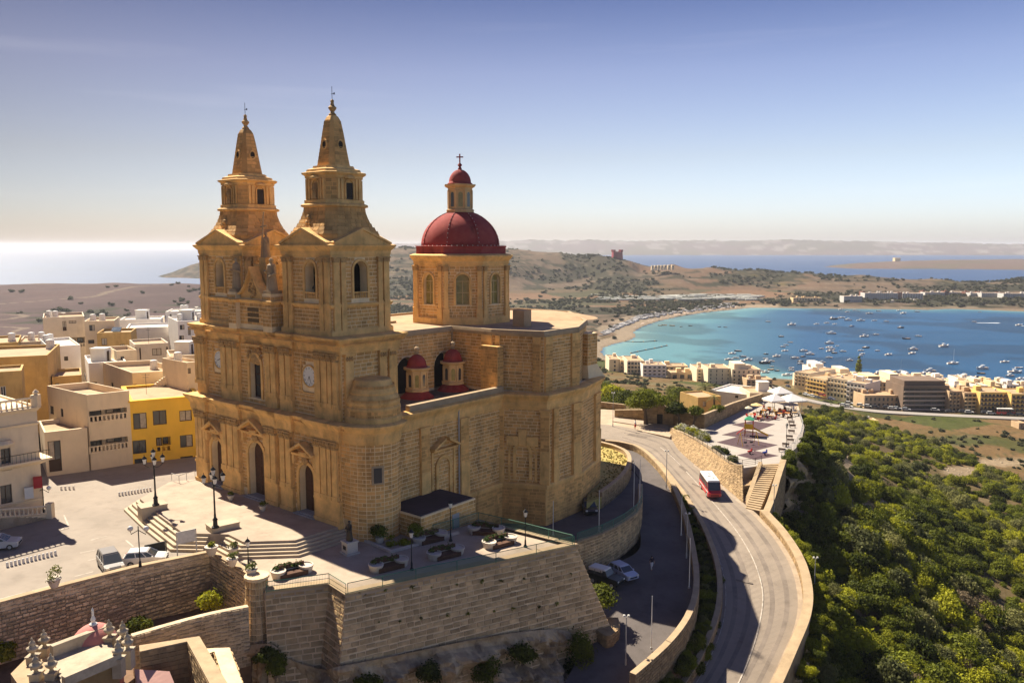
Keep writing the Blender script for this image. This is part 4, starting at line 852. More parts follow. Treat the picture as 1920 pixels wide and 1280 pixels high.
 sh = (BD > -.01) & (BD < .012) & (RR < 1800); mixin(rock, sh * .9)
 beach = (BD > -.02) & (BD < .022) & (AZ < R(18)) & (RR > 640); mixin(sand, beach * .95); pale = (BD > -.02) & (BD < .045) & (AZ < R(14.5)) & (RR > 640) & (n2 > .42); mixin(sand * .9, pale * .8)
 Gz = RR > 5500; mixin([.24, .17, .15], Gz * 1.0); mixin([.20, .17, .11], Gz * sm(fbm(X, Y, 700, 5, 31), .46, .52) * .9); mixin([.46, .40, .36], Gz * (fbm(X, Y, 160, 3, 33) > .64) * .9)
 Cm = (RR > 2600) & (RR < 5500); mixin([.27, .18, .14], Cm * 1.0); mixin([.22, .18, .11], Cm * sm(fbm(X, Y, 200, 4, 41), .5, .58))
 C *= (.9 + .2 * n4)[:, None] * .43; return np.clip(C, 0, 1)
CC = cover(X, Y, HH, BD, AZ, RR)
def gridmesh(name, X, Y, Z, na, nr, keep=None):
 idx = np.arange(na * nr).reshape(na, nr); q = np.stack([idx[:-1, :-1], idx[:-1, 1:], idx[1:, 1:], idx[1:, :-1]], 2).reshape(-1, 4)[:, ::-1]
 if keep is not None: q = q[keep[q].any(axis=1)]
 used = np.unique(q); rem = np.full(na * nr, -1); rem[used] = np.arange(len(used)); q = rem[q]
 me = bpy.data.meshes.new(name); me.vertices.add(len(used)); me.vertices.foreach_set('co', np.stack([X, Y, Z], 1)[used].astype(np.float32).ravel())
 me.loops.add(len(q) * 4); me.loops.foreach_set('vertex_index', q.astype(np.int32).ravel()); me.polygons.add(len(q)); me.polygons.foreach_set('loop_start', np.arange(0, len(q) * 4, 4, dtype=np.int32)); me.update(calc_edges=True); me.validate()
 return me, used
def vcol(me, C, name='cover'):
 a = me.color_attributes.new(name, 'FLOAT_COLOR', 'POINT'); a.data.foreach_set('color', np.concatenate([C, np.ones((len(C), 1))], 1).astype(np.float32).ravel())
me, used = gridmesh('terrain', X, Y, HH, NAZ, NR, keep=(HH > -72)); vcol(me, CC[used]); me.shade_smooth()
tm = bpy.data.materials.new('terrain'); tm.use_nodes = True; t = tm.node_tree; L_ = t.links.new; bs = t.nodes['Principled BSDF']; bs.inputs['Roughness'].default_value = .95; bs.inputs['Specular IOR Level'].default_value = .1
at = N(t, 'ShaderNodeVertexColor', layer_name='cover'); g_ = N(t, 'ShaderNodeNewGeometry')
nz = N(t, 'ShaderNodeTexNoise'); nz.inputs['Scale'].default_value = .55; nz.inputs['Detail'].default_value = 9; nz.inputs['Roughness'].default_value = .7; L_(g_.outputs['Position'], nz.inputs['Vector'])
mr = N(t, 'ShaderNodeMapRange'); mr.inputs[1].default_value = .3; mr.inputs[2].default_value = .7; mr.inputs[3].default_value = .62; mr.inputs[4].default_value = 1.3; L_(nz.outputs[0], mr.inputs[0])
mm = N(t, 'ShaderNodeMix', data_type='RGBA', blend_type='MULTIPLY'); mm.inputs[0].default_value = 1; L_(at.outputs[0], mm.inputs[6]); L_(mr.outputs[0], mm.inputs[7]); L_(mm.outputs[2], bs.inputs['Base Color'])
bp = N(t, 'ShaderNodeBump'); bp.inputs['Strength'].default_value = .5; bp.inputs['Distance'].default_value = .5; L_(nz.outputs[0], bp.inputs['Height']); L_(bp.outputs[0], bs.inputs['Normal'])
me.materials.append(tm); to = link('terrain', me); struct(to)
sr = np.concatenate([np.linspace(math.log(380), math.log(3000), 260, endpoint=False), np.linspace(math.log(3000), math.log(60000), 60)]); sa = np.linspace(R(-60), R(60), 300)
SA, SL = np.meshgrid(sa, sr, indexing='ij'); SA = SA.ravel(); SL = SL.ravel(); SX = np.exp(SL) * np.sin(SA); SY = np.exp(SL) * np.cos(SA)
sbd = polydist(SA, SL, bay); rb = np.exp(SL); inb = sbd < 0
beachline = bay[:20]; dpt = -sbd * rb      # metres-ish from shore
nzs = fbm(SX, SY * 3, 150, 4, 77)
west = np.clip((R(20) - SA) / R(11), 0, 1); sh = np.clip(1 - dpt / (30 + 240 * west), 0, 1) * (inb) * (rb < 1400); sh = np.maximum(sh, west * .75 * inb * (rb > 620)); sh = sh * (.6 + .8 * nzs)
near = (SL > math.log(1050)) & inb & (SA > R(16)); sh = np.maximum(sh, np.clip(1 - dpt / 75, 0, 1) * near * .45)
weed = np.clip((fbm(SX, SY, 90, 4, 55) - .52) / .06, 0, 1) * inb * .35
deep = np.array([.012, .068, .155]); tur = np.array([.085, .21, .24]); sandw = np.array([.18, .30, .28]); openw = np.array([.018, .06, .15])
SC = deep[None] * np.ones((len(SX), 1)); SC[~inb] = openw; SC *= (.8 + .4 * nzs)[:, None]
k1 = np.clip(sh * 1.3, 0, 1)[:, None]; SC = SC * (1 - k1) + tur * k1; k2 = (np.clip(1 - dpt / 28, 0, 1) * inb * (west > .05))[:, None]; SC = SC * (1 - k2 * .7) + sandw * k2 * .7; SC *= (1 - weed)[:, None]
me, used = gridmesh('sea', SX, SY, np.full(len(SX), SEA), 300, 320); vcol(me, SC[used])
wm = bpy.data.materials.new('sea_water'); wm.use_nodes = True; t = wm.node_tree; L_ = t.links.new; bs = t.nodes['Principled BSDF']; bs.inputs['Roughness'].default_value = .5; bs.inputs['Specular IOR Level'].default_value = .42; bs.inputs['IOR'].default_value = 1.33
at = N(t, 'ShaderNodeVertexColor', layer_name='cover'); L_(at.outputs[0], bs.inputs['Base Color']); g_ = N(t, 'ShaderNodeNewGeometry'); mp_ = N(t, 'ShaderNodeMapping'); mp_.inputs['Rotation'].default_value = (0, 0, R(15)); mp_.inputs['Scale'].default_value = (.10, .30, .2); L_(g_.outputs['Position'], mp_.inputs[0])
nz = N(t, 'ShaderNodeTexNoise'); nz.inputs['Scale'].default_value = 1; nz.inputs['Detail'].default_value = 6; nz.inputs['Roughness'].default_value = .7; L_(mp_.outputs[0], nz.inputs['Vector'])
bp = N(t, 'ShaderNodeBump'); bp.inputs['Strength'].default_value = .8; bp.inputs['Distance'].default_value = 1.6; L_(nz.outputs[0], bp.inputs['Height']); L_(bp.outputs[0], bs.inputs['Normal'])
me.materials.append(wm); struct(link('sea', me))
hz = MB(); hz.b2(-62000, 62000, -300, 62000, -90, 78); hz_o = hz.build('haze', None); hm = bpy.data.materials.new('haze_air'); hm.use_nodes = True; t = hm.node_tree; t.nodes.remove(t.nodes['Principled BSDF'])
pv = N(t, 'ShaderNodeVolumePrincipled'); pv.inputs['Color'].default_value = (.88, .91, 1.0, 1); pv.inputs['Density'].default_value = 6.8e-5; pv.inputs['Anisotropy'].default_value = .25; t.links.new(pv.outputs[0], t.nodes['Material Output'].inputs['Volume'])
hz_o.data.materials.append(hm); hz_o['kind'] = 'stuff'
scn.cycles.volume_bounces = 0; scn.cycles.max_bounces = 6; scn.cycles.diffuse_bounces = 3; scn.cycles.transparent_max_bounces = 8; scn.cycles.use_denoising = True
from mathutils import noise as mnoise
ZM = lambda v: float(np.interp(v, [760, 800, 850, 900, 950, 1000, 1050, 1100, 1150, 1200, 1280, 1400], [-4.8, -5, -6.1, -7.0, -7.9, -8.8, -9.7, -10.6, -11.6, -12.6, -14.2, -16.5]))
ZL = lambda v: float(np.interp(v, [800, 835, 880, 905, 950, 1000, 1050, 1100, 1150, 1200, 1250, 1330], [-5, -5.2, -5.7, -6, -7.2, -8.4, -9.2, -9.8, -10.4, -11, -11.6, -12.6]))
GM = lambda u, v, dz=0: G(u, v, ZM(v)) + Vector((0, 0, dz))
GL = lambda u, v, dz=0: G(u, v, ZL(v)) + Vector((0, 0, dz))
def rebase(o, loc):
 loc = Vector(loc); o.location = loc
 for c in o.children: c.location = c.location - loc
 return o
def slab(name, P, z, zb, m, kind=True):
 k = MB(); k.prism([p[:2] for p in P], zb, z); o = k.build(name, m); 
 if kind: struct(o)
 return o
def ribbon(name, A, B, m, depth=3.0, n=5, lift=0.0):
 A = catmull(A, n); B = catmull(B, n); k = MB(); vs = []
 for a, b in zip(A, B): vs += [(a.x, a.y, a.z + lift), (b.x, b.y, b.z + lift), (b.x, b.y, b.z - depth), (a.x, a.y, a.z - depth)]
 fs = []
 for i in range(len(A) - 1):
  q = 4 * i
  for j in range(4): fs.append((q + j, q + (j + 1) % 4, q + 4 + (j + 1) % 4, q + 4 + j))
 fs += [(0, 1, 2, 3), tuple(len(vs) - 4 + j for j in range(4))]
 k.add(vs, fs); o = k.build(name, m); return struct(o)
def quad_blocks(BL, Tl, Tr, Bl_, Br, ch=.5, bl=.9, jit=.35, gap=.07, depth=.08, rag=.3, drop=0.0):
 Tl, Tr, Bl_, Br = map(Vector, (Tl, Tr, Bl_, Br)); H = ((Tl - Bl_).length + (Tr - Br).length) / 2 - drop
 nc = max(1, int(H / ch)); n = ((Tr - Tl).cross(Bl_ - Tl)).normalized() * -1
 n = ((Tr - Tl).normalized().cross((Tl - Bl_).normalized()))
 for k in range(nc):
  f = (drop + (k + .5) * H / nc) / (H + drop); a = Tl.lerp(Bl_, f); b = Tr.lerp(Br, f); L = (b - a).length; u = (b - a) / L; w_ = n.cross(u).normalized(); h = H / nc
  x = random.uniform(-.4, 0) * bl; x = max(0, x); first = True
  while x < L - .1:
   l = bl * (1 + random.uniform(-jit, jit)); 
   if first and k % 2: l *= .5
   first = False
   if L - (x + l) < bl * .4: l = L - x
   hh = h * (1 - rag * .35 * random.random()) - gap
   BL.append((a + u * (x + l / 2) + n * (depth * .5 - .02 + rag * .06 * random.random()) + w_ * (h - hh - gap) * random.uniform(-.4, .4), u * max(.08, l - gap), n * depth, w_ * max(.08, hh)))
   x += l
def rwall(name, label, cat, top, bot, thick=.6, cop=.12, m=RUBB, mm=RMORT, cm=COPE, ch=.34, bl=.5, nparts=60, sides='R', rag=.5, inner=None, group=None, drop=.0, visible=None):
 """retaining / parapet wall: top = list of points on the top line (right-hand edge), bot = list of z or points for the foot"""
 e = empty(name, (0, 0, 0), 0, label, cat, group); n = len(top); top = [Vector(p) for p in top]
 B_ = [Vector((top[i].x, top[i].y, bot[i])) if not hasattr(bot[i], '__len__') else Vector(bot[i]) for i in range(n)]
 nn = []
 for i in range(n):
  d = (top[min(i + 1, n - 1)] - top[max(i - 1, 0)]).xy.normalized(); nn.append(Vector((d.y, -d.x, 0)))
 k = MB(); vs = []
 for i in range(n):
  zi = (inner[i] if inner else B_[i].z); vs += [tuple(top[i]), tuple(top[i] - nn[i] * thick), tuple(Vector((*(top[i] - nn[i] * thick).xy, zi))), tuple(B_[i])]
 fs = []
 for i in range(n - 1):
  q = 4 * i
  for j in range(4): fs.append((q + j, q + (j + 1) % 4, q + 4 + (j + 1) % 4, q + 4 + j))
 fs += [(0, 1, 2, 3), tuple(4 * n - 4 + j for j in range(4))]
 k.add(vs, fs); k.build('wall_core', mm, e)
 BL = []
 for i in range(n - 1):
  if 'R' in sides: quad_blocks(BL, top[i], top[i + 1], B_[i], B_[i + 1], ch, bl, rag=rag, drop=drop)
  if 'L' in sides:
   a, b = top[i] - nn[i] * thick, top[i + 1] - nn[i + 1] * thick; z0 = inner[i] if inner else B_[i].z; z1 = inner[i + 1] if inner else B_[i + 1].z
   quad_blocks(BL, b, a, Vector((*b.xy, z1)), Vector((*a.xy, z0)), ch, bl, rag=rag, drop=drop)
 emit_blocks(BL, e, m, nparts, 'wall_stone')
 if cop:
  k = MB(); vs = []
  for i in range(n):
   o_, i_ = top[i] + nn[i] * .06, top[i] - nn[i] * (thick + .06); w_ = random.uniform(-.03, .03)
   vs += [(o_.x, o_.y, o_.z - .01), (i_.x, i_.y, o_.z - .01), (i_.x, i_.y, o_.z + cop + w_), (o_.x, o_.y, o_.z + cop + w_)]
  k.add(vs, fs); k.build('coping', cm, e)
 return rebase(e, B_[0])
def up(P, dz): return [Vector(p) + Vector((0, 0, dz)) for p in P]
Wp = [G(-160, 1172, -.45), G(0, 1130, -.45), G(120, 1099, -.45), G(250, 1066, -.45), G(393, 1036, -.45), G(440, 1062, -.45), G(485, 1090, -.45)]
st_poly = [p.xy for p in Wp[:6]] + [G(470, 1092, -1.4).xy, G(560, 1060, -1.4).xy, (-12, 82), (-14, 100), (-40, 128), (-60, 170), (-170, 200), (-170, 40)]
slab('street', st_poly, -1.4, -13, STREETM)
TP = [G(400, 1040, -1.2), G(497, 1112, -1.2), G(617, 1097, -1.2), G(648, 1117, -1.2), G(1080, 1024, -1.2), G(897, 978, -1.2), G(806, 1004, -1.2), G(752, 1000, -1.2), (-15, 86, 0), (-20, 90, 0), G(430, 1003, -1.2)]
TPx = [Vector(p[:2]) for p in TP]
slab('terrace', TPx, -1.2, -1.9, PAVE)
slab('terrace_base', TPx, -1.92, -9, BMORT)
PA = [G(u, v, 0) for u, v in ((318, 903), (262, 934), (300, 967), (344, 999), (392, 1000))]
PB_ = [G(u, v, 0) for u, v in ((428, 1001), (456, 1015), (553, 1012), (625, 990), (650, 984))]
plaza = [p.xy for p in PA] + [p.xy for p in PB_] + [Vector((-12, 90)), Vector((-20, 110)), Vector((-44, 112)), G(372, 897, 0).xy]
slab('plaza', plaza, 0, -2.5, PAVE)
def offp(P, o):
 out = []
 for i in range(len(P)):
  a, b, c = P[max(i - 1, 0)], P[i], P[min(i + 1, len(P) - 1)]
  d1 = (b - a).xy.normalized() if i else (c - b).xy.normalized(); d2 = (c - b).xy.normalized() if i < len(P) - 1 else d1
  n1 = Vector((d1.y, -d1.x)); n2 = Vector((d2.y, -d2.x)); m = n1 + n2; m = m / m.dot(n1); out.append(Vector((b.x + m.x * o, b.y + m.y * o)))
 return out
for nm, PP, lab, zr in (('plaza_steps', PA, 'pale stone steps from the street up to the plaza between the two lamp plinths', .28), ('plaza_steps', PB_, 'pale stone steps from the planter terrace up to the plaza by the church corner', .24)):
 e = empty(nm, (0, 0, 0), 0, lab, 'steps', 'flights of steps round the plaza')
 for s_ in range(1, 5):
  A_ = offp(PP, .42 * (s_ - 1) + .03); B2 = offp(PP, .42 * s_)
  k = MB(); k.prism(A_ + B2[::-1], -1.9, -zr * s_ + .0); k.build('step', STEPM, e)
 rebase(e, (PP[0].x, PP[0].y, -1.4))
for (u, v), w_, d_, rz, which in (((272, 958), 2.8, 1.9, R(-52), 'beside the yellow house street'), ((404, 994), 3.0, 1.7, R(-50), 'nearest the terrace steps')):
 c = G(u + 14, v - 4, 0); k = MB(); k.box((c.x, c.y, -.45), (d_, w_, 1.9), rz); k.box((c.x, c.y, .56), (d_ + .1, w_ + .1, .12), rz)
 tag(k.build('lamp_plinth', STEPM), 'pale stone block under the tall lantern post ' + which, 'plinth', 'stone plinths at the plaza steps')
rwall('plaza_retaining_wall', 'long rubble wall holding up the street, with worn pale coping, above the sunken garden', 'wall', Wp, [-9.5, -9.2, -9, -8.4, -7.6, -8.2, -9], .55, .14, BAST2, BMORT2, COPE, .36, .52, 300, rag=1.3)
k = MB(); kk = catmull([p + Vector((0, 0, 0)) for p in Wp[:5]], 3); 
ribbon('pavement', [p + Vector((-.2, .9, -.83)) for p in Wp[:5]], [p + Vector((.6, 3.2, -.83)) for p in Wp[:5]], PAVE, .3, 3)
bast = empty('bastion_wall', (0, 0, 0), 0, 'high sloping bastion of squared stone blocks carrying the planter terrace', 'wall'); BB = []
def bq(Tl, Tr, Bl_, Br, ch=.52, bl=.95, rag=.6):
 k = MB(); Tl, Tr, Bl_, Br = map(Vector, (Tl, Tr, Bl_, Br)); k.add([Tl.lerp(Bl_, j / 12).lerp(Tr.lerp(Br, j / 12), i / 12) for j in range(13) for i in range(13)], [(13 * j + i, 13 * j + i + 1, 13 * j + i + 14, 13 * j + i + 13) for j in range(12) for i in range(12)]); k.build('wall_face', BMORT, bast)
 quad_blocks(BB, Tl, Tr, Bl_, Br, ch, bl, gap=.11, depth=.08, rag=rag)
zt_ = -1.25
Bt = [G(497, 1112, zt_), G(617, 1097, zt_), G(648, 1117, zt_), G(1080, 1024, zt_), G(897, 978, zt_)]
BO = offp(Bt, 2.6); Bb = [Vector((p.x, p.y, -12.6)) for p in BO]
bq(Bt[0], Bt[1], Bb[0], Bb[1]); bq(Bt[1], Bt[2], Bb[1], Bb[2]); bq(Bt[2], Bt[3], Bb[2], Bb[3]); bq(Bt[3], Bt[4], Bb[3], Bb[4])
k = MB(); sweep(k, [p.xy for p in Bt], [(-.7, -1.22), (.16, -1.22), (.18, -1.0), (.1, -.93), (-.7, -.93)]); k.build('coping', COPE, bast)
k = MB(); pc = G(482, 1100, -1.0); pier_c = Vector((pc.x, pc.y)); prof_ = [(2.6, -12), (1.7, -6), (1.1, -1.4), (1.05, -.2), (1.3, -.1), (1.3, .15), (.1, .17)]
k.lathe([(r_ * .86, z_) for r_, z_ in prof_], (pc.x, pc.y, 0), 14, .2); k.build('corner_pier', BMORT, bast)
for i in range(10):
 a0, a1 = R(-180 + 20 * i), R(-160 + 20 * i)
 for (r0, z0), (r1, z1) in zip(prof_[:3], prof_[1:4]):
  pt = lambda r_, a_, z_: (pc.x + r_ * .86 * math.cos(a_), pc.y + r_ * .86 * math.sin(a_), z_)
  quad_blocks(BB, pt(r1, a0, z1), pt(r1, a1, z1), pt(r0, a0, z0), pt(r0, a1, z0), .5, .7, gap=.08, depth=.1)
emit_blocks(BB, bast, BAST, 300, 'wall_stone'); rebase(bast, Bb[2])
def cliff(name, A, B, nu=90, nv=34, amp=1.6, seed=0, m=ROCK, label=None, cat=None):
 A = catmull(A, 6); B = catmull(B, 6); k = MB(); vs = []; n = len(A)
 for i in range(nu + 1):
  t = i / nu * (n - 1); j = min(int(t), n - 2); a = A[j].lerp(A[j + 1], t - j); b = B[j].lerp(B[j + 1], t - j)
  d = (A[min(j + 1, n - 1)] - A[max(j - 1, 0)]); out_ = Vector((d.y, -d.x, 0)).normalized()
  for q in range(nv + 1):
   p = a.lerp(b, q / nv); f = math.sin(min(1, q / nv * 5) * PI / 2)
   w_ = mnoise.fractal(Vector((p.x * .3, p.y * .3, p.z * .42 + seed)), .7, 2.2, 7) * amp + abs(mnoise.noise(Vector((p.x * .8, p.y * .8, p.z * 1.2 + seed)))) * amp * .35
   w_ -= abs(mnoise.noise(Vector((p.x * 1.5, p.y * 1.5, p.z * 1.1 + seed)))) * amp * .5; lay = .35 * amp * math.sin(p.z * 1.9 + mnoise.noise(p * .3) * 3); vs.append(tuple(p + out_ * (w_ + lay) * f + Vector((0, 0, .4 * w_ * f))))
 fs = [(i * (nv + 1) + q, (i + 1) * (nv + 1) + q, (i + 1) * (nv + 1) + q + 1, i * (nv + 1) + q + 1) for i in range(nu) for q in range(nv)]
 k.add(vs, fs); o = k.build(name, m); return struct(o)
def on_face(u, v, out=.5):
 best = None
 for i in range(3):
  for f in np.linspace(0, 1, 40):
   T_, B_ = Bt[i].lerp(Bt[i + 1], f), Bb[i].lerp(Bb[i + 1], f)
   for g_ in np.linspace(0, 1, 40):
    q = T_.lerp(B_, g_); p_ = proj(q); e_ = (p_[0] - u) ** 2 + (p_[1] - v) ** 2
    if best is None or e_ < best[0]: best = (e_, q, (B_ - T_).xy.normalized())
 q = best[1]; return Vector((q.x + best[2].x * out, q.y + best[2].y * out, q.z))
CA_ = [G(380, 1225, -7.0)] + [on_face(u, v) for u, v in ((480, 1205), (540, 1228), (610, 1248), (645, 1243), (740, 1222), (860, 1200), (970, 1184), (1050, 1178), (1080, 1200), (1108, 1244))]
cliff('cliff', CA_, [Vector((p.x + dx, p.y - 5, -21)) for p, dx in zip(CA_, (-6, -3, -2, -1, 0, 1, 1, 1, 1, 1, 1))], 170, 50, 1.9)
ML = [(1100, 822), (1126, 822), (1150, 826), (1180, 836), (1215, 855), (1240, 878), (1262, 905), (1290, 942), (1318, 987), (1338, 1032), (1352, 1080), (1355, 1125), (1348, 1172), (1328, 1225), (1298, 1280), (1240, 1360)]
MR = [(1100, 793), (1126, 795), (1160, 798), (1200, 806), (1252, 818), (1272, 843), (1302, 870), (1345, 902), (1385, 935), (1425, 968), (1462, 1010), (1492, 1060), (1506, 1115), (1502, 1165), (1478, 1225), (1440, 1310)]
ribbon('main_road', [GM(*p) for p in MR], [GM(*p) for p in ML], ASPH2, 2.5)
CLp = [(1238, 838), (1262, 858), (1300, 898), (1335, 939), (1368, 978), (1391, 1010), (1413, 1050), (1427, 1092), (1430, 1130), (1420, 1185), (1400, 1245), (1370, 1310)]
Lc = [GM(*p, .012) for p in CLp]
def offs(P, o): return [Vector((q.x, q.y, p.z)) for q, p in zip(offp(P, o), P)]
WLINE = mat('worn_road_paint', (.50, .43, .35), var=.5, scale=.6, bump=0)
ribbon('road_centre_line', offs(Lc, -.07), offs(Lc, .07), WLINE, .008, 5)
Le = offs([GM(*p, .012) for p in ML[4:]], -.35); ribbon('road_edge_line', offs(Le, -.05), offs(Le, .05), WLINE, .008, 4)
LR_ = [(1100, 833), (1130, 835), (1160, 838), (1195, 848), (1222, 870), (1247, 900), (1264, 932), (1277, 965), (1287, 1000), (1297, 1050), (1302, 1100), (1297, 1150), (1277, 1200), (1240, 1250), (1180, 1310), (1100, 1380)]
LLf = [(1100, 850), (1126, 848), (1150, 850), (1172, 858), (1186, 878), (1203, 905), (1201, 940), (1200, 985), (1198, 1030), (1150, 1056), (1105, 1066), (1080, 1100), (1080, 1160), (1085, 1220), (1050, 1290), (960, 1380)]
ribbon('lower_road', [GL(*p) for p in LR_], [GL(*p) for p in LLf], ASPH3, 2.5)
ap = [G(u, v, -5.75) for u, v in ((1203, 905), (1203, 930), (1201, 955), (1170, 980), (1129, 998), (1086, 1011), (1035, 1010), (930, 1004), (880, 985), (1085, 905), (1130, 930), (1165, 905), (1186, 880))]
slab('apse_road', ap, -5.75, -12, ASPH3)
slab('apse_yard', [(-12, 84), (2, 86), (6, 93), (12, 104), (10, 118), (-6, 96)], -5.85, -10, ASPH3)
md = [G(u, v, -3.9) for u, v in ((1110, 828), (1128, 832), (1152, 838), (1174, 848), (1183, 862), (1179, 880), (1162, 902), (1128, 928), (1100, 940))]
GRASSD = mat('dry_grass_ground', (.52, .36, .12), c2=(.30, .26, .07), scale=1.8, bump=.5, bscale=.25)
slab('grass_mound', md, -4.15, -8, GRASSD)
mp2 = catmull(md[1:8], 4)
rwall('mound_wall', 'curved low rubble wall round the dry grass mound beside the church apse', 'wall', [p + Vector((0, 0, .35)) for p in mp2][::-1], [-6.2] * len(mp2), .5, .1, nparts=80)
tipw = [G(1082, 1017, -5.2), G(1129, 1001, -5.2), G(1170, 980, -5.2), G(1194, 962, -5.2), G(1203, 945, -5.2), G(1204, 925, -5.2), G(1204, 908, -5.2)]
tipw = catmull(tipw, 3)
rwall('ramp_retaining_wall', 'tall curved rubble wall between the apse road and the lower road', 'wall', tipw, [float(np.interp(i, [0, 9, 12, 18], [-9.9, -9.2, -8.8, -6.3])) for i in range(len(tipw))], .5, .12, BAST, BMORT, COPE, .36, .6, 300)
lp = catmull([GL(*p) for p in LR_[1:-1]], 4); nlp = len(lp)
hts = np.interp(np.arange(nlp), [0, nlp * .6, nlp * .75, nlp], [.9, 1.0, 1.5, 2.4])
rwall('lane_parapet', 'rubble parapet wall along the outer side of the lower road', 'wall', [p + Vector((.5, 0, h)) for p, h in zip(lp, hts)][::-1], [p.z - 5 for p in lp][::-1], .55, .14, RUBB, RMORT, COPE, .34, .55, 150, sides='RL', inner=[p.z - .2 for p in lp][::-1])
ml = catmull([GM(*p) for p in ML[5:]], 4)
rwall('hedge_strip_wall', 'low curved rubble wall on the inner edge of the main road beside the hedges', 'wall', [p + Vector((-.1, 0, .95)) for p in ml][::-1], [p.z - .3 for p in ml][::-1], .5, .12, nparts=150, sides='RL', inner=[p.z - 3.5 for p in ml][::-1])
sl_ = catmull([GL(*p) for p in LR_[5:-1]], 4); ml2 = catmull([GM(*p) for p in ML[6:]], 4); nn_ = min(len(sl_), len(ml2))
ia = np.linspace(0, len(sl_) - 1, 26).astype(int); ib = np.linspace(0, len(ml2) - 1, 26).astype(int)
ribbon('hedge_strip', [sl_[i] + Vector((.9, 0, -1.0)) for i in ia], [ml2[i] + Vector((-.5, 0, -.4)) for i in ib], SOIL, 3, 1)
STRIP = [(sl_[i] + Vector((.9, 0, -.8)), ml2[j] + Vector((-.5, 0, -.3))) for i, j in zip(ia, ib)]
mr_ = catmull([GM(*p) for p in MR[9:]], 5); mr_ = [G(1424, 960, ZM(960))] + mr_
rwall('roadside_parapet', 'thick pale stone parapet following the outer bend of the main road above the scrub', 'wall', [p + Vector((0, 0, .85)) for p in mr_][1:], [p.z - .2 for p in mr_][1:], .95, .16, RUBB, RMORT, COPE, .32, .5, 220, inner=[p.z - 6 for p in mr_][1:])
PATCH = mat('asphalt_patch', (.20, .16, .125), var=.3, scale=1, stain=.3); PATCH2 = mat('pale_asphalt_patch', (.40, .31, .23), var=.2, scale=1, stain=.4)
for i, (q, m_) in enumerate(((((1180, 812), (1215, 818), (1209, 822), (1176, 815)), PATCH), (((1276, 872), (1290, 882), (1285, 884), (1272, 874)), PATCH), (((1345, 985), (1372, 1000), (1374, 1003), (1346, 988)), PATCH), (((1380, 1085), (1412, 1092), (1411, 1094), (1380, 1088)), PATCH), (((1298, 905), (1322, 915), (1321, 917), (1297, 907)), PATCH))):
 P = [GM(u, v, .010 + .001 * i) for u, v in q]; k = MB(); k.add(P, [(3, 2, 1, 0)]); struct(k.build('road_patch', m_))
for i, (u0, v0, u1, v1) in enumerate(((165, 1050, 182, 1046), (150, 1036, 178, 1030), (0, 1122, 48, 1109), (60, 1106, 120, 1091), (230, 1040, 246, 1036), (170, 1012, 200, 1004), (236, 1012, 250, 1024), (120, 965, 128, 984), (128, 984, 114, 993), (140, 1080, 175, 1071))):
 a, b = G(u0, v0, -1.388), G(u1, v1, -1.388); d = (b - a).normalized(); n = Vector((-d.y, d.x, 0)) * .08; k = MB(); k.add([a - n, b - n, b + n, a + n], [(0, 1, 2, 3)]); struct(k.build('road_marking', WLINE))
WEAR = mat('tyre_worn_asphalt', (.235, .19, .15), var=.3, scale=3, stain=.5); DUST = mat('dusty_road_edge', (.40, .31, .22), var=.3, scale=1.5, stain=.2)
cA, cB = catmull([GM(*p) for p in ML], 5), catmull([GM(*p) for p in MR], 5); dz_ = Vector((0, 0, .005))
for i, f in enumerate((.16, .33, .62, .80)): ribbon('tyre_track', [a.lerp(b, f - .03) + dz_ for a, b in zip(cA, cB)][12:], [a.lerp(b, f + .03) + dz_ for a, b in zip(cA, cB)][12:], WEAR, .003, 1)
ribbon('road_edge_dust', [a.lerp(b, .93) + dz_ for a, b in zip(cA, cB)][30:], [a.lerp(b, .99) + dz_ for a, b in zip(cA, cB)][30:], DUST, .003, 1)
PZ = -5.0
pgp = [(1262, 809), (1308, 832), (1340, 852), (1367, 873), (1392, 877), (1416, 874), (1428, 870), (1464, 868), (1468, 860), (1492, 840), (1504, 820), (1508, 800), (1502, 782), (1492, 768), (1470, 756), (1430, 750), (1380, 775), (1320, 803)]
pg = [G(u, v, PZ) for u, v in pgp]
slab('playground_terrace', pg, PZ, -24, mat('playground_paving', (.38, .335, .29), var=.12, scale=3, stain=.15))
yd = [G(u, v, -5.1) for u, v in ((1080, 800), (1126, 796), (1160, 799), (1200, 807), (1256, 819), (1262, 809), (1320, 803), (1430, 750), (1470, 756), (1500, 770), (1494, 750), (1455, 741), (1425, 746), (1330, 784), (1240, 776), (1150, 768), (1080, 764))]
slab('chapel_yard', yd, -5.12, -26, mat('yard_earth', (.46, .35, .24), var=.2, scale=3, stain=.3))
sw = [G(u, v, -4.95) for u, v in ((1148, 789), (1180, 794), (1215, 799), (1252, 806))]; sw2 = [G(u, v, -4.95) for u, v in ((1150, 778), (1182, 782), (1217, 788), (1254, 797))]
ribbon('pavement', sw, sw2, PAVE, .2, 3)
tp = [G(u, v, PZ + .35) for u, v in ((1258, 803), (1300, 823), (1336, 846), (1366, 868), (1392, 874))]
bt = [GM(u, v, -.2) for u, v in ((1253, 818), (1286, 856), (1322, 885), (1358, 912), (1393, 944))]
rwall('playground_retaining_wall', 'sunlit ochre rubble wall holding the playground above the main road', 'wall', catmull(tp, 5), [tuple(p) for p in catmull(bt, 5)], .6, .12, RUBB, RMORT, COPE, .36, .5, 300, rag=1.0)
t1 = [G(1392, 874, PZ + .35), G(1416, 871, PZ + .35), G(1429, 866, PZ + .35)]; b1 = [GM(1393, 944, -.2), GM(1396, 948, -.2), GM(1399, 950, -.2)]
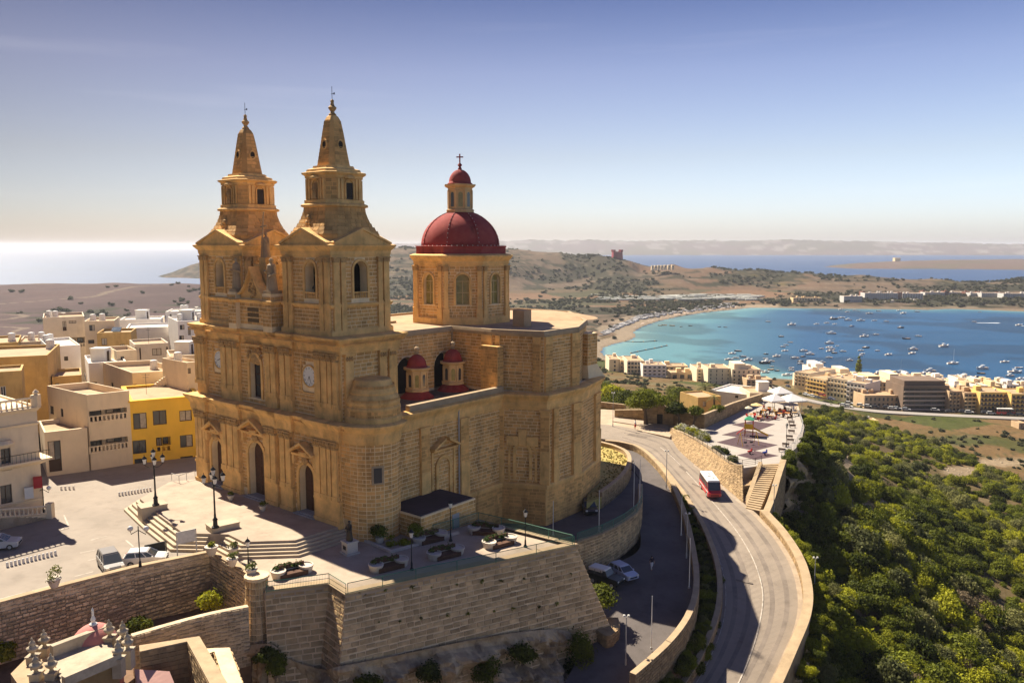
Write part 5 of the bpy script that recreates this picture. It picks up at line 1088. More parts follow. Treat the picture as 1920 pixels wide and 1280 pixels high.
for f0, f1, dz, nm in ((0, .45, -1.6, 'upper'), (.25, .85, -3.0, 'lower')):
 P = [t1[0].lerp(b1[0], f1) + Vector((-.6, -.5, 0)), t1[1].lerp(b1[1], f1 * .8) + Vector((.3, -.6, 0)), t1[2].lerp(b1[2], f1 * .7)]
 top = [Vector((p.x, p.y, PZ + dz)) for p in P]
 rwall('stepped_bank_wall', 'rough rounded rubble bank at the foot of the playground corner, %s of two' % nm, 'wall', catmull(top, 3), [-9.3] * 7, 2.2, .1, RUBB, RMORT, RUBB, .36, .5, 60, rag=1.2, group='stepped rubble banks by the stairs')
rwall('stair_side_wall', 'stone side wall of the long stairs, on the playground side', 'wall', [G(1429, 867, PZ + .5), G(1416, 905, -6.3), G(1400, 949, -8.3)][::-1], [-9.4, -9.2, -9][::-1], .5, .1, RUBB, RMORT, COPE, .36, .6, 60, sides='RL')
stE = empty('stairway', (0, 0, 0), 0, 'long straight stone staircase climbing from the main road to the playground', 'stairs'); nst = 22
a0, a1 = G(1430, 870, PZ), G(1461, 869, PZ); b0, b1_ = G(1398, 953, ZM(955)), G(1424, 959, ZM(955))
for i in range(nst):
 f, g_ = i / nst, (i + 1) / nst; z = PZ + (ZM(955) - PZ) * g_ + .15; A_, B2, C_, D2 = a0.lerp(b0, f), a1.lerp(b1_, f), a1.lerp(b1_, g_), a0.lerp(b0, g_)
 k = MB(); k.prism([A_.xy, B2.xy, C_.xy, D2.xy], z - 1.6, z); k.build('step', COPE, stE)
rebase(stE, b0)
sw_ = [G(1464, 862, PZ + .7), G(1453, 895, -5.4), G(1443, 930, -6.9), G(1430, 962, -7.6)]
rwall('stair_side_wall', 'tall pale side wall of the long stairs, on the scrub side', 'wall', catmull(sw_, 3), [p.z - 2.4 for p in catmull(sw_, 3)], .8, .12, RUBB, RMORT, COPE, .36, .55, 100, sides='RL', inner=[p.z - 7 for p in catmull(sw_, 3)])
cliff('playground_cliff', [p + Vector((0, 0, -.1)) for p in pg[7:15]], [p + Vector((dx, dy, -20)) for p, dx, dy in zip(pg[7:15], (2, 3, 6, 8, 9, 9, 8, 6), (-4, -3, -2, 0, 1, 3, 5, 6))], 70, 30, 1.5, 5)
c1 = [G(1152, 783, -5.1), G(1216, 789, -5.1), G(1262, 796, -5.1), G(1320, 804, -5.1)]
rwall('precinct_wall', 'shaded stone wall of the old chapel yard behind the trees', 'wall', [Vector((p.x, p.y, -5.1 + h)) for p, h in zip(c1, (1.5, 2.2, 2.6, 2.7))], [-5.2] * 4, .5, .14, RUBB, RMORT, COPE, .4, .7, 80)
c2 = [G(1320, 804, -5.1), G(1376, 777, -5.1), G(1430, 752, -5.1)]
rwall('precinct_wall', 'long pale wall running back along the playground edge towards the cafe', 'wall', [Vector((p.x, p.y, p.z + h)) for p, h in zip(c2, (2.7, 2.4, 1.6))], [-5.2] * 3, .45, .14, RUBB, RMORT, COPE, .4, .7, 80)
c3 = [G(1126, 763, -5.1), G(1172, 768, -5.1)]
rwall('precinct_wall', 'plain low wall at the far side of the road next to the church apse', 'wall', [p + Vector((0, 0, 1.0)) for p in c3], [-5.2] * 2, .4, .12, RUBB, RMORT, COPE, .4, .7, 30)
gt = empty('chapel_gate', G(1237, 795, -5.1), R(-12), 'gabled stone gateway with a dark doorway in the chapel yard wall', 'gateway')
k = MB(); k.add([(-2.6, -.35, 0), (2.6, -.35, 0), (2.6, -.35, 2.8), (0, -.35, 4.3), (-2.6, -.35, 2.8), (-2.6, .4, 0), (2.6, .4, 0), (2.6, .4, 2.8), (0, .4, 4.3), (-2.6, .4, 2.8)], [(0, 1, 2, 3, 4), (9, 8, 7, 6, 5), (0, 5, 6, 1), (1, 6, 7, 2), (2, 7, 8, 3), (3, 8, 9, 4), (4, 9, 5, 0)]); k.build('gable_wall', RMORT, gt)
BL = []; wall_blocks(BL, (-2.6, -.35), (2.6, -.35), 0, 2.8, ch=.4, bl=.7, holes=[(2.6, .6, 0, 2.2, True)]); wall_blocks(BL, (-1.4, -.35), (1.4, -.35), 2.8, 3.5, ch=.35, bl=.6); emit_blocks(BL, gt, RUBB, 60, 'wall_stone', Matrix.Translation(gt.location))
k = MB(); k.b2(-.55, .55, -.42, -.34, 0, 2.1); k.build('doorway', SHADEIN, gt)
gw = [D(248, 1192, 65), D(330, 1168, 67), D(400, 1150, 68.5), D(466, 1137, 70)]
rwall('garden_wall', 'uneven rubble garden wall running up to the round corner pier', 'wall', catmull(gw, 3), [-7.5] * 10, .55, 0, BAST2, BMORT2, COPE, .34, .45, 200, rag=1.4)
slab('garden_ground', [p.xy for p in (D(-200, 1230, 60), D(-150, 1200, 66), Wp[1], Wp[2], Wp[3], Wp[4], Wp[6], gw[3], gw[2], gw[1], gw[0], D(200, 1240, 62))], -5.9, -14, SOIL)
CURT = mat('pale_curtain', (.50, .42, .32), var=.3, scale=.4, rough=.4, bump=0)
WFR = mat('dark_window_frame', (.07, .04, .025), rough=.6, bump=0)
def panel_rects(mb, p0, p1, z0, z1, rects, rev):
 a = Vector((p0[0], p0[1], 0)); L = (Vector((p1[0], p1[1], 0)) - a).length; u = (Vector((p1[0], p1[1], 0)) - a) / L; n = Vector((u.y, -u.x, 0))
 Z = lambda x, z, o=0: tuple(a + u * x + Vector((0, 0, z)) + n * o)
 rects = [(max(.05, x0), min(L - .05, x1), max(z0 + .02, b), min(z1 - .05, t), rv) for x0, x1, b, t, rv in rects if x1 > .1 and x0 < L - .1]
 xs = sorted({0, L, *[r[0] for r in rects], *[r[1] for r in rects]}); zs = sorted({z0, z1, *[r[2] for r in rects], *[r[3] for r in rects]})
 for i in range(len(xs) - 1):
  for j in range(len(zs) - 1):
   cx, cz = (xs[i] + xs[i + 1]) / 2, (zs[j] + zs[j + 1]) / 2
   if any(r[0] < cx < r[1] and r[2] < cz < r[3] for r in rects): continue
   mb.add([Z(xs[i], zs[j]), Z(xs[i + 1], zs[j]), Z(xs[i + 1], zs[j + 1]), Z(xs[i], zs[j + 1])], [(0, 1, 2, 3)])
 for x0, x1, b, t, rv in rects:
  R_ = [(x0, b), (x1, b), (x1, t), (x0, t)]
  for i in range(4):
   q, r_ = R_[i], R_[(i + 1) % 4]; mb.add([Z(*q), Z(*r_), Z(*r_, -rv), Z(*q, -rv)], [(0, 1, 2, 3)])
  mb.add([Z(*q, -rv) for q in R_], [(0, 1, 2, 3)])
 return Z, u, n
def face_hit(p0, p1, u_, v_):
 a = Vector((*p0[:2], 0)); d = (Vector((*p1[:2], 0)) - a).normalized(); n = Vector((d.y, -d.x, 0)); x, y, z = ray(u_, v_); dr = Vector((x, y, z)); o = Vector((0, 0, CH)); t = (a - o).dot(n) / dr.dot(n); P = o + dr * t
 return (P - a).dot(d), P.z
def window_obj(parent, a, u, n, x0, x1, b, t, rev, fm=WFR, gm=GLASS, door=False, bars=1, name=None):
 w_, h = x1 - x0, t - b; c = a + u * ((x0 + x1) / 2) - n * (rev - .06) + Vector((0, 0, (b + t) / 2)); rz = math.atan2(u.y, u.x)
 k = MB(); fw = .08 if w_ < 1.5 else .1
 for s_ in (-1, 1): q = c + u * s_ * (w_ / 2 - fw / 2); k.box(tuple(q), (fw, .08, h), rz); q = c + Vector((0, 0, s_ * (h / 2 - fw / 2))); k.box(tuple(q), (w_, .08, fw), rz)
 for i in range(bars): q = c + u * (w_ * ((i + 1) / (bars + 1) - .5)); k.box(tuple(q), (fw * .8, .08, h), rz)
 if door: k.box(tuple(c - Vector((0, 0, h * .3))), (w_ - .1, .06, h * .38), rz)
 o = k.build(name or ('door' if door else 'window'), fm, parent)
 for s_ in ((-1, 1) if w_ > .9 else (0,)): k = MB(); k.box(tuple(c - n * .03 + u * s_ * w_ * .25), (w_ / (2 if s_ else 1) - .03, .02, h - .05), rz); k.build('pane', CURT if (gm is GLASS and random.random() < .38) else gm, o)
 return o
def roof_stuff(e, P, z, items, col=WHITEP):
 """P = function (fx, fy) -> point on roof"""
 for it, fx, fy in items:
  p = P(fx, fy); k = MB()
  if it == 'tank': k.lathe([(.55, .5), (.6, .55), (.6, 1.5), (.5, 1.62), (.1, 1.7)], (p.x, p.y, z), 12); k.b2(p.x - .5, p.x + .5, p.y - .5, p.y + .5, z, z + .5); k.build('water_tank', WHITEP, e)
  elif it == 'solar': k.box((p.x, p.y, z + .8), (1.9, 1.3, .08), 0, Matrix.Rotation(R(38), 3, 'X')); k.b2(p.x - .8, p.x + .8, p.y - .1, p.y + .4, z, z + .8); o = k.build('solar_heater', mat('solar_panel', (.10, .14, .20), rough=.2, spec=.7, bump=0), e)
  elif it == 'dish': k.tube([(p.x, p.y, z), (p.x, p.y, z + 1.1)], .04, 5); k.lathe([(.05, 0), (.35, .06), (.5, .16)], (p.x, p.y, z + 1.0), 10); k.build('satellite_dish', WHITEP, e)
  elif it == 'mast': k.tube([(p.x, p.y, z), (p.x, p.y, z + 3.2)], .03, 4); k.box((p.x, p.y, z + 3), (1.2, .04, .04)); k.box((p.x, p.y, z + 2.6), (.9, .04, .04)); k.build('aerial', IRON, e)
  elif it == 'hut':
   k.b2(p.x - 1.3, p.x + 1.3, p.y - 1.2, p.y + 1.2, z, z + 2.3); k.b2(p.x - 1.4, p.x + 1.4, p.y - 1.3, p.y + 1.3, z + 2.3, z + 2.45); o = k.build('roof_hut', col, e)
   k = MB(); k.b2(p.x + 1.3, p.x + 1.34, p.y - .4, p.y + .4, z, z + 1.9); k.build('hut_door', WFR, o)
def house(name, label, tl, tr, YL, YR, zb, depth, m, wins=(), items=(), par=.7, cat='house', lip=False, skew=0.0, group=None):
 FL, FR = D(tl[0], tl[1], YL), D(tr[0], tr[1], YR); zt = (FL.z + FR.z) / 2; FL.z = FR.z = 0; d = (FR - FL).normalized(); n = Vector((d.y, -d.x, 0)); bk = -n * depth + d * skew * depth
 BR, BL_ = FR + bk, FL + bk; P = [FL, FR, BR, BL_]; org = Vector((FL.x, FL.y, zb)); e = empty(name, (0, 0, 0), 0, label, cat, group)
 fc = {'f': (FL, FR), 'r': (FR, BR), 'l': (BL_, FL)}; sp = {k_: [] for k_ in fc}
 for wn in wins:
  ty, u0, v0, u1, v1 = wn[:5]; f = wn[5] if len(wn) > 5 else 'f'; p0, p1 = fc[f]; xa, z1 = face_hit(p0, p1, u0, v0); xb, z0 = face_hit(p0, p1, u1, v1)
  _, z1b = face_hit(p0, p1, u1, v0); _, z0b = face_hit(p0, p1, u0, v1); z1 = (z1 + z1b) / 2; z0 = (z0 + z0b) / 2
  sp[f].append((min(xa, xb), max(xa, xb), z0, z1, {'w': .2, 'd': .25, 'l': 1.6}[ty], ty, wn[6] if len(wn) > 6 else None))
 k = MB(); obs = []
 for f, (p0, p1) in fc.items():
  Z, u, nn = panel_rects(k, p0, p1, zb - 1, zt, [s_[:5] for s_ in sp[f]], .2); a = Vector((*p0[:2], 0))
  for s_ in sp[f]: obs.append((a, u, nn, s_))
 k.add([(BR.x, BR.y, zb - 1), (BL_.x, BL_.y, zb - 1), (BL_.x, BL_.y, zt), (BR.x, BR.y, zt)], [(0, 1, 2, 3)])
 ins = [p + (sum(P, Vector()) / 4 - p).normalized() * .42 for p in P]
 k.add([(*p.xy, zt) for p in P] + [(*p.xy, zt) for p in ins] + [(*p.xy, zt - par) for p in ins], [(i, (i + 1) % 4, (i + 1) % 4 + 4, i + 4) for i in range(4)] + [(i + 4, (i + 1) % 4 + 4, (i + 1) % 4 + 8, i + 8) for i in range(4)])
 me = k.mesh('wall', m); o = link('wall', me, e)
 k = MB(); k.add([(*p.xy, zt - par + .01) for p in ins], [(0, 1, 2, 3)]); k.build('roof', ROOFC if m not in (WHPL,) else mat('pale_roof', (.62, .55, .47), var=.15, scale=2, stain=.3), e)
 if lip:
  k = MB(); sweep(k, [p.xy for p in P], [(0, zt - .25), (.18, zt - .22), (.22, zt + .03), (-.45, zt + .05)], True); k.build('cornice', m, e)
 for a, u, nn, (x0, x1, b, t, rv, ty, op) in obs:
  if ty == 'l':
   wd = x1 - x0; 
   for (g0, g1, dr) in (op or ((.08, .38, True), (.5, .9, False))):
    window_obj(e, a, u, nn, x0 + wd * g0, x0 + wd * g1, b + (.05 if dr else .95), b + (t - b) * .86, rv - .1, door=dr)
   k = MB(); rz = math.atan2(u.y, u.x); c = a + u * (x0 + x1) / 2 + nn * .02 + Vector((0, 0, b))
   k.box(tuple(c + Vector((0, 0, .12))), (wd + .2, .16, .24), rz); k.box(tuple(c + Vector((0, 0, 1.0))), (wd + .2, .18, .14), rz)
   nb = int(wd / .5)
   for i in range(nb + 1): q = c + u * (wd * (i / nb - .5)); k.box((q.x, q.y, b + .6), (.24, .12, .7), rz)
   k.build('balustrade', m, e)
  else: window_obj(e, a, u, nn, x0, x1, b, t, rv, door=(ty == 'd'), bars=(2 if x1 - x0 > 2.2 else 1), fm=(op or WFR))
 dx, dy = FR - FL, bk
 roof_stuff(e, lambda fx, fy: FL + dx * fx + dy * fy, zt - par, items)
 rebase(e, org); return e
def baluster_row(parent, a, b, z, h=.9, m=STEPM, sp=.42):
 a, b = Vector(a), Vector(b); L = (b - a).xy.length; n = max(2, int(L / sp)); zz = lambda f: a.z + (b.z - a.z) * f
 for i in range(n + 1):
  p = a.lerp(b, i / n); k = MB(); k.lathe([(.09, 0), (.13, h * .3), (.06, h * .7), (.09, h)], (p.x, p.y, p.z), 6); k.build('baluster', m, parent)
 k = MB(); k.tube([a + Vector((0, 0, h + .06)), b + Vector((0, 0, h + .06))], .13, 4); k.tube([a, b], .13, 4); k.build('rail', m, parent)
W = 'w'
yh = house('yellow_house', 'bright yellow house with dark framed windows beside the church facade', (243, 754), (374, 739), 116, 120.6, -1.9, 14, YELL,
      [(W, 249, 774, 276, 804), (W, 286, 769, 313, 796), (W, 336, 769, 360, 789), (W, 337, 815, 362, 838), (W, 248, 825, 275, 850), ('l', 292, 819, 321, 848, 'f', ((.1, .45, True), (.55, .9, False))), (W, 338, 855, 362, 866), (W, 252, 859, 276, 875)], [('mast', .3, .5)], .35, lip=True)
house('cream_house', 'tall cream house with two shaded loggias and pierced parapet, left of the yellow house', (163, 741), (242, 731), 112.6, 116, -1.9, 12, PLAST,
      [('l', 166, 767, 239, 790), ('l', 167, 822, 241, 846), (W, 93, 761, 101, 776, 'l'), (W, 113, 766, 119, 781, 'l')], [], 1.0, skew=-.25)
house('cream_house', 'low cream corner house with a dark doorway, attached left of the loggia house', (83, 812), (163, 800), 109.5, 112.4, -1.9, 9, PLAST,
      [('d', 89, 826, 117, 884), (W, 70, 818, 76, 842, 'l')], [], .6)
house('cream_house', 'cream house with square roof terrace behind the yellow house', (248, 703), (345, 689), 131, 134, -4, 15, PLAST,
      [(W, 304, 717, 322, 733), ('d', 243 + 6, 720, 249 + 8, 745), (W, 208, 717, 213, 727, 'l')], [('tank', .8, .6)], .9, skew=-.35)
k = MB(); s0, s1 = D(260, 745, 130), D(316, 702, 131)
e = empty('outside_stair', (0, 0, 0), 0, 'narrow outside stair running up the wall of the cream house above the yellow house', 'stairs')
for i in range(14):
 p = s0.lerp(s1, i / 13); k = MB(); k.box((p.x, p.y, p.z - .6), (.6, 1.2, 1.2)); k.build('step', PLAST, e)
rebase(e, s0)
house('white_house', 'tall plain white house with a blind front wall rising behind the cream houses', (90, 652), (150, 644), 150, 153, -6, 16, WHPL, [(W, 98, 697, 101, 704), (W, 120, 668, 128, 676), (W, 78, 690, 82, 700, 'l')], [('dish', .1, .3), ('tank', .15, .7), ('tank', .3, .8)], .5)
house('white_house', 'white house with a pale flat roof and a blue edged parapet', (166, 682), (236, 675), 142, 145, -6, 12, WHPL, [(W, 157, 705, 162, 713, 'l'), (W, 168, 716, 182, 724)], [('hut', .4, .5)], .5)
house('ochre_house', 'large stained ochre house with a plain side wall, at the left edge above the balustrade', (-60, 676), (88, 662), 122, 126, -3, 16, OCHR, [(W, -20, 700, -5, 715), (W, -40, 690, -30, 712)], [('tank', .9, .8)], .5)
house('ochre_house', 'small ochre house with a white framed window low at the left edge', (-60, 702), (40, 693), 112, 115, -2, 7, OCHR, [(W, 0, 724, 12, 746, 'f', WHITEP)], [], .4)
house('ochre_house', 'low ochre roof house between the white house and the cream loggia house', (97, 706), (153, 703), 128, 130, -4, 9, OCHR, [(W, 103, 718, 111, 726)], [], .5)
house('grey_house', 'beige grey house with an open upper terrace and silver tanks on its roof', (80, 596), (158, 592), 184, 188, -14, 14, GRPL, [('d', 117, 602, 125, 620), (W, 129, 601, 143, 606), ('l', 130, 632, 160, 652)], [('tank', .15, .5), ('tank', .3, .4), ('dish', .5, .4)], .6)
house('cream_house', 'cream house with two dark windows one above the other, left of the brick house', (158, 603), (214, 600), 176, 178, -13, 11, PLAST, [(W, 167, 609, 178, 620), (W, 165, 637, 177, 644)], [('tank', .2, .4), ('tank', .5, .5)], .5)
house('brick_house', 'bare tan block house with a small yard wall, in front of the long white wall', (181, 618), (246, 628), 168, 170, -12, 9, OCHR, [(W, 190, 634, 201, 647), (W, 225, 645, 234, 655)], [('solar', .5, .4)], .5)
house('white_house', 'long low white house with a blind wall under the hill, right of the brick house', (236, 615), (333, 612), 188, 192, -14, 12, WHPL, [], [], .4)
house('white_house', 'white upper storey house with two small square windows on the long blind wall', (224, 600), (302, 597), 204, 207, -14, 10, WHPL, [(W, 269, 607, 274, 612), (W, 286, 606, 292, 612)], [('hut', .5, .5)], .4)
house('white_house', 'white house with a roof canopy and tanks closest to the church bell towers', (333, 602), (386, 600), 178, 181, -13, 14, WHPL, [(W, 337, 609, 346, 618), (W, 336, 629, 345, 637), (W, 352, 612, 358, 628)], [('hut', .5, .4), ('tank', .2, .3), ('tank', .9, .3)], .4)
house('white_house', 'white house set back on the skyline with a jutting flat roof canopy', (310, 584), (378, 583), 212, 214, -16, 10, WHPL, [(W, 318, 589, 322, 596), (W, 348, 588, 356, 594)], [('tank', .4, .4), ('tank', .5, .4), ('dish', .8, .4)], .3)
house('grey_house', 'small grey cube house with a wide dark window behind the stair house', (252, 646), (316, 642), 152, 155, -8, 9, GRPL, [(W, 285, 653, 303, 666), (W, 261, 652, 265, 674), (W, 311, 650, 315, 663), (W, 253, 652, 256, 662)], [('mast', .5, .5)], .4)
house('tan_house', 'low tan house with a pierced patterned parapet behind the white roof', (218, 658), (256, 655), 148, 150, -7, 8, PLAST, [(W, 226, 668, 233, 674)], [], .7)
house('cream_house', 'narrow cream house squeezed against the church facade corner', (350, 680), (380, 676), 126, 128, -3, 8, PLAST, [(W, 336 + 16, 690, 358, 700)], [('tank', .4, .6)], .5)
house('tan_house', 'low tan house with a white tarpaulin roof right beside the church', (318, 668), (372, 664), 138, 140, -6, 9, PLAST, [(W, 352, 690, 360, 697)], [('hut', .6, .5)], .5)
house('ochre_house', 'flat ochre house at the left edge below the heath', (-40, 645), (34, 641), 150, 153, -8, 14, OCHR, [(W, -10, 655, 0, 664)], [('tank', .8, .4)], .4)
house('cream_house', 'low cream house with a yellow tank on its roof at the left', (34, 642), (84, 638), 160, 162, -8, 12, PLAST, [(W, 60, 648, 70, 656)], [('tank', .8, .5), ('tank', .4, .5)], .4)
gp0, gp1 = G(-420, 1050, -1.4), G(82, 962, -1.4); dB = Vector((math.cos(R(51)), math.sin(R(51)), 0))
gr = Vector((gp1.x, gp1.y, 0)); gl = gr - dB * 34; zt = 11.4; e = empty('townhouse', (0, 0, 0), 0, 'grand cream townhouse with moulded ledges, balcony and roof balustrade at the left edge', 'house')
k = MB(); rects = []
def gwin(u0, v0, u1, v1):
 xa, z1 = face_hit(gl, gr, u0, v0); xb, z0 = face_hit(gl, gr, u1, v1); return (min(xa, xb), max(xa, xb), z0, z1, .3)
rects = [gwin(0, 842, 22, 880), gwin(-60, 850, -38, 895), gwin(-120, 862, -96, 910), gwin(0, 911, 24, 941), gwin(-60, 922, -36, 958), gwin(30, 976, 44, 984)]
GZ, gu, gn = panel_rects(k, gl, gr, -2.4, zt, rects[:5], .3); bk = -gn * 12
k.add([(gr.x, gr.y, -2.4), (*(gr + bk).xy, -2.4), (*(gr + bk).xy, zt), (gr.x, gr.y, zt)], [(0, 1, 2, 3)]); k.add([(gl.x, gl.y, zt - .2), (gr.x, gr.y, zt - .2), (*(gr + bk).xy, zt - .2), (*(gl + bk).xy, zt - .2)], [(0, 1, 2, 3)])
link('wall', k.mesh('wall', PLAST), e)
for r_ in rects[:5]: window_obj(e, gl, gu, gn, r_[0], r_[1], r_[2], r_[3], .3, bars=1)
gw_ = [gl.xy, gr.xy, (gr + bk).xy]
for z, h, o, nm in ((zt, .5, .35, 'cornice'), (5.2, .6, .8, 'ledge'), (9.6, .3, .2, 'string_course'), (.6, .3, .12, 'plinth')):
 k = MB(); sweep(k, gw_, [(0, z - h), (.3 * o, z - .8 * h), (.7 * o, z - .4 * h), (o, z - .25 * h), (o, z), (0, z + .03)]); k.build(nm, PLAST, e)
for r_ in rects[:3]:
 k = MB(); surround(k, gl, gr, (r_[0] + r_[1]) / 2, (r_[1] - r_[0]) / 2, r_[2], r_[3] + .2, .22, .1, arch=False); k.lathe([(1.2, 0), (1.2, .1), (.8, .45)], tuple(gl + gu * ((r_[0] + r_[1]) / 2) + gn * .05 + Vector((0, 0, r_[3] + .5))), 12, 0, .3 + .7 * abs(gu.x), .3 + .7 * abs(gu.y)); k.build('window_surround', PLAST, e)
k = MB(); sweep(k, [tuple((gr - gu * 12 + gn * .9).xy), tuple((gr + gn * .9 + gu * .9).xy), tuple((gr + gu * .9 + bk * .3).xy)], [(-1.2, 5.2), (.1, 5.2), (.1, 5.35), (-1.2, 5.35)]); k.build('balcony_slab', PLAST, e)
k = MB()
for i in range(30): q = gr - gu * (i * .4) + gn * .85 + gu * .8; k.tube([(q.x, q.y, 5.3), (q.x, q.y, 6.3)], .02, 4)
k.tube([tuple(gr - gu * 11.2 + gn * .85 + Vector((0, 0, 6.3))), tuple(gr + gu * .8 + gn * .85 + Vector((0, 0, 6.3)))], .035, 4); k.build('balcony_railing', IRON, e)
baluster_row(e, gl + Vector((0, 0, zt + .05)), gr - gu * .4 + Vector((0, 0, zt + .05)), 0, .95, PLAST, .55)
k = MB(); k.b2(gr.x - .45, gr.x + .35, gr.y - .4, gr.y + .4, zt, zt + 1.4); k.lathe([(.2, 0), (.35, .3), (.1, .6)], (gr.x, gr.y, zt + 1.4), 8); k.build('corner_pedestal', PLAST, e)
k = MB(); k.box(tuple(gr - gu * 3.2 + gn * .12 + Vector((0, 0, 7.6))), (.7, .2, .15), math.atan2(gu.y, gu.x)); k.build('wall_lamp', IRON, e)
for sgn in (0, 1):
 k = MB(); q = gr + gn * (.5 + .0) - gu * (.6 + sgn * 1.0); k.box((q.x, q.y, 2.6 - sgn), (.9, .5, 1.3), R(30)); k.build('hanging_flag', [mat('red_cloth', (.5, .05, .05), bump=.2), WHITEP][sgn], e)
rebase(e, gr)
st = empty('entrance_stair', (0, 0, 0), 0, 'balustraded stone stair climbing the front of the grand townhouse', 'stairs')
q0, q1 = gr + gn * 2.4 - gu * .2, gr + gn * 2.4 - gu * 9
for i in range(9): q = q0 - gu * (.5 + i * .6) - gn * 1.0; k = MB(); k.box((q.x, q.y, -1.4 + (i + 1) * .085), (.62, 2.0, .17 * (i + 1)), math.atan2(gu.y, gu.x)); k.build('step', STEPM, st)
k = MB(); k.prism([q0.xy, q1.xy, (q1 - gn * .3).xy, (q0 - gn * .3).xy], -1.5, [-.9, .6, .6, -.9]); k.build('side_wall', PLAST, st)
baluster_row(st, Vector((*q0.xy, -.85)), Vector((*q1.xy, .65)), 0, .8, PLAST, .45)
k = MB(); k.b2(q0.x - .35, q0.x + .35, q0.y - .35, q0.y + .35, -1.5, .4); k.build('newel_block', PLAST, st); rebase(st, q0)
CHW = mat('chapel_stone', (.46, .38, .27), var=.25, scale=1.2, stain=.6, bump=.2)
ch = empty('chapel', (0, 0, 0), 0, 'old chapel seen from above with a flat stone roof and ochre walls, bottom left', 'chapel')
rz_ = [G(100, 1232, -1.5), G(205, 1192, -1.5), G(222, 1238, -1.5), G(116, 1284, -1.5)]
k = MB(); k.prism([p.xy for p in rz_], -16, -1.7); k.build('chapel_wall', OCHR, ch)
k = MB(); k.prism([p.xy for p in rz_], -6.49, -1.5); k.build('chapel_roof', CHW, ch)
for a_, b_, h in ((0, 1, .9), (2, 3, .75)):
 d = (rz_[b_] - rz_[a_]).normalized(); n = Vector((d.y, -d.x, 0)); k = MB(); k.prism([rz_[a_].xy, rz_[b_].xy, (rz_[b_] - n * .5).xy, (rz_[a_] - n * .5).xy], -1.5, -1.5 + h); k.build('parapet', CHW, ch)
k = MB(); c0_, c1_ = G(40, 1215, -1.0), G(110, 1280, -1.0); k.prism([G(20, 1262, -1.8).xy, G(50, 1232, -1.8).xy, G(100, 1232, -1.8).xy, G(116, 1284, -1.8).xy, G(60, 1320, -1.8).xy], -16, -1.8); k.build('side_roof', COPE, ch)
rebase(ch, rz_[0])
urns = [(62, 1232, -1.4), (84, 1216, -1.4), (68, 1264, -1.4), (97, 1262, -1.4), (206, 1196, -1.3), (231, 1199, -1.3), (222, 1236, -1.3), (240, 1220, -1.3)]
ULAB = ['left of the pink dome, far left of the front cluster', 'left of the pink dome, tallest at the back', 'in the left cluster, lowest at the front edge', 'in the left cluster, right end beside the flat roof', 'directly right of the pink dome, nearer it', 'right of the pink dome, back corner of the cluster', 'in the right cluster, front corner by the parapet', 'in the right cluster, outermost above the ochre yard']
u0_ = None
for (u, v, z), lb in zip(urns, ULAB):
 p = G(u, v, z)
 if u0_ is None:
  u0_ = empty('urn_finial', p, 0, '', 'finial', 'stone urn finials on the chapel roof'); s = 1
  k = MB(); k.b2(-.42, .42, -.42, .42, -1.6, .1); k.b2(-.5, .5, -.5, .5, .1, .25); k.build('pedestal', CHW, u0_)
  k = MB(); k.lathe([(.22, .25), (.14, .4), (.2, .5), (.46, .75), (.52, .95), (.36, 1.05), (.2, 1.15), (.3, 1.3), (.22, 1.5), (.08, 1.62), (.11, 1.75), (.02, 1.9)], (0, 0, 0), 12); k.build('urn', CHW, u0_, True)
  u0_.scale = (.85,) * 3; u0_['label'] = 'carved stone urn finial ' + lb
 else: copy_tree(u0_, sc=.85, loc=p, label='carved stone urn finial ' + lb)
pd_ = empty('pink_dome', (0, 0, 0), 0, 'faded pink dome with a small pale finial behind the chapel roof', 'dome'); p = G(178, 1218, -2.6)
k = MB(); k.lathe([(2.0, -6), (2.0, 0), (2.1, .05), (2.1, .25), (1.85, .35)] , (p.x, p.y, p.z), 24); k.build('drum', PINK, pd_)
k = MB(); k.lathe([(1.8 * math.cos(t), .3 + 1.9 * math.sin(t)) for t in np.linspace(0, R(86), 10)], (p.x, p.y, p.z), 32); k.build('dome_shell', PINK, pd_, True)
k = MB(); k.lathe([(.3, 2.1), (.32, 2.25), (.13, 2.4), (.2, 2.6), (.1, 2.9), (.1, 3.4), (.02, 3.6)], (p.x, p.y, p.z), 10); k.build('finial', WHITEP, pd_); rebase(pd_, p)
yw = [G(262, 1222, -2.0), G(352, 1204, -2.0), G(404, 1300, -2.0)]
rwall('ruined_yard_wall', 'thick pale topped wall bent round a sunken ochre yard, bottom left', 'wall', [yw[0], yw[1], yw[2]], [-15] * 3, 1.0, .12, RUBB, RMORT, COPE, .4, .6, 60, sides='RL')
k = MB(); a_, b_, c_, d_ = G(252, 1258, -3.4), G(318, 1262, -3.4), G(335, 1300, -4.2), G(262, 1310, -4.6); k.prism([a_.xy, b_.xy, c_.xy, d_.xy], -16, [-3.2, -3.2, -4.2, -4.5]); tag(k.build('pink_roof_building', mat('pink_roof', (.62, .36, .30), var=.15, stain=.3)), 'low building with a sloping pale pink roof in front of the ochre yard', 'building')
P = [G(388, 1225, -3), G(402, 1220, -3), G(428, 1300, -3)]
rwall('dark_rubble_wall', 'dark weathered rubble wall with a post, right of the ochre yard', 'wall', [P[0], P[1], P[2]], [-16] * 3, 1.2, 0, BAST, BMORT, COPE, .34, .45, 60, sides='RL', rag=1.4)
def paint(n, c, rough=.3): return mat('car_paint_' + n, c, rough=rough, var=.03, spec=.6, bump=0)
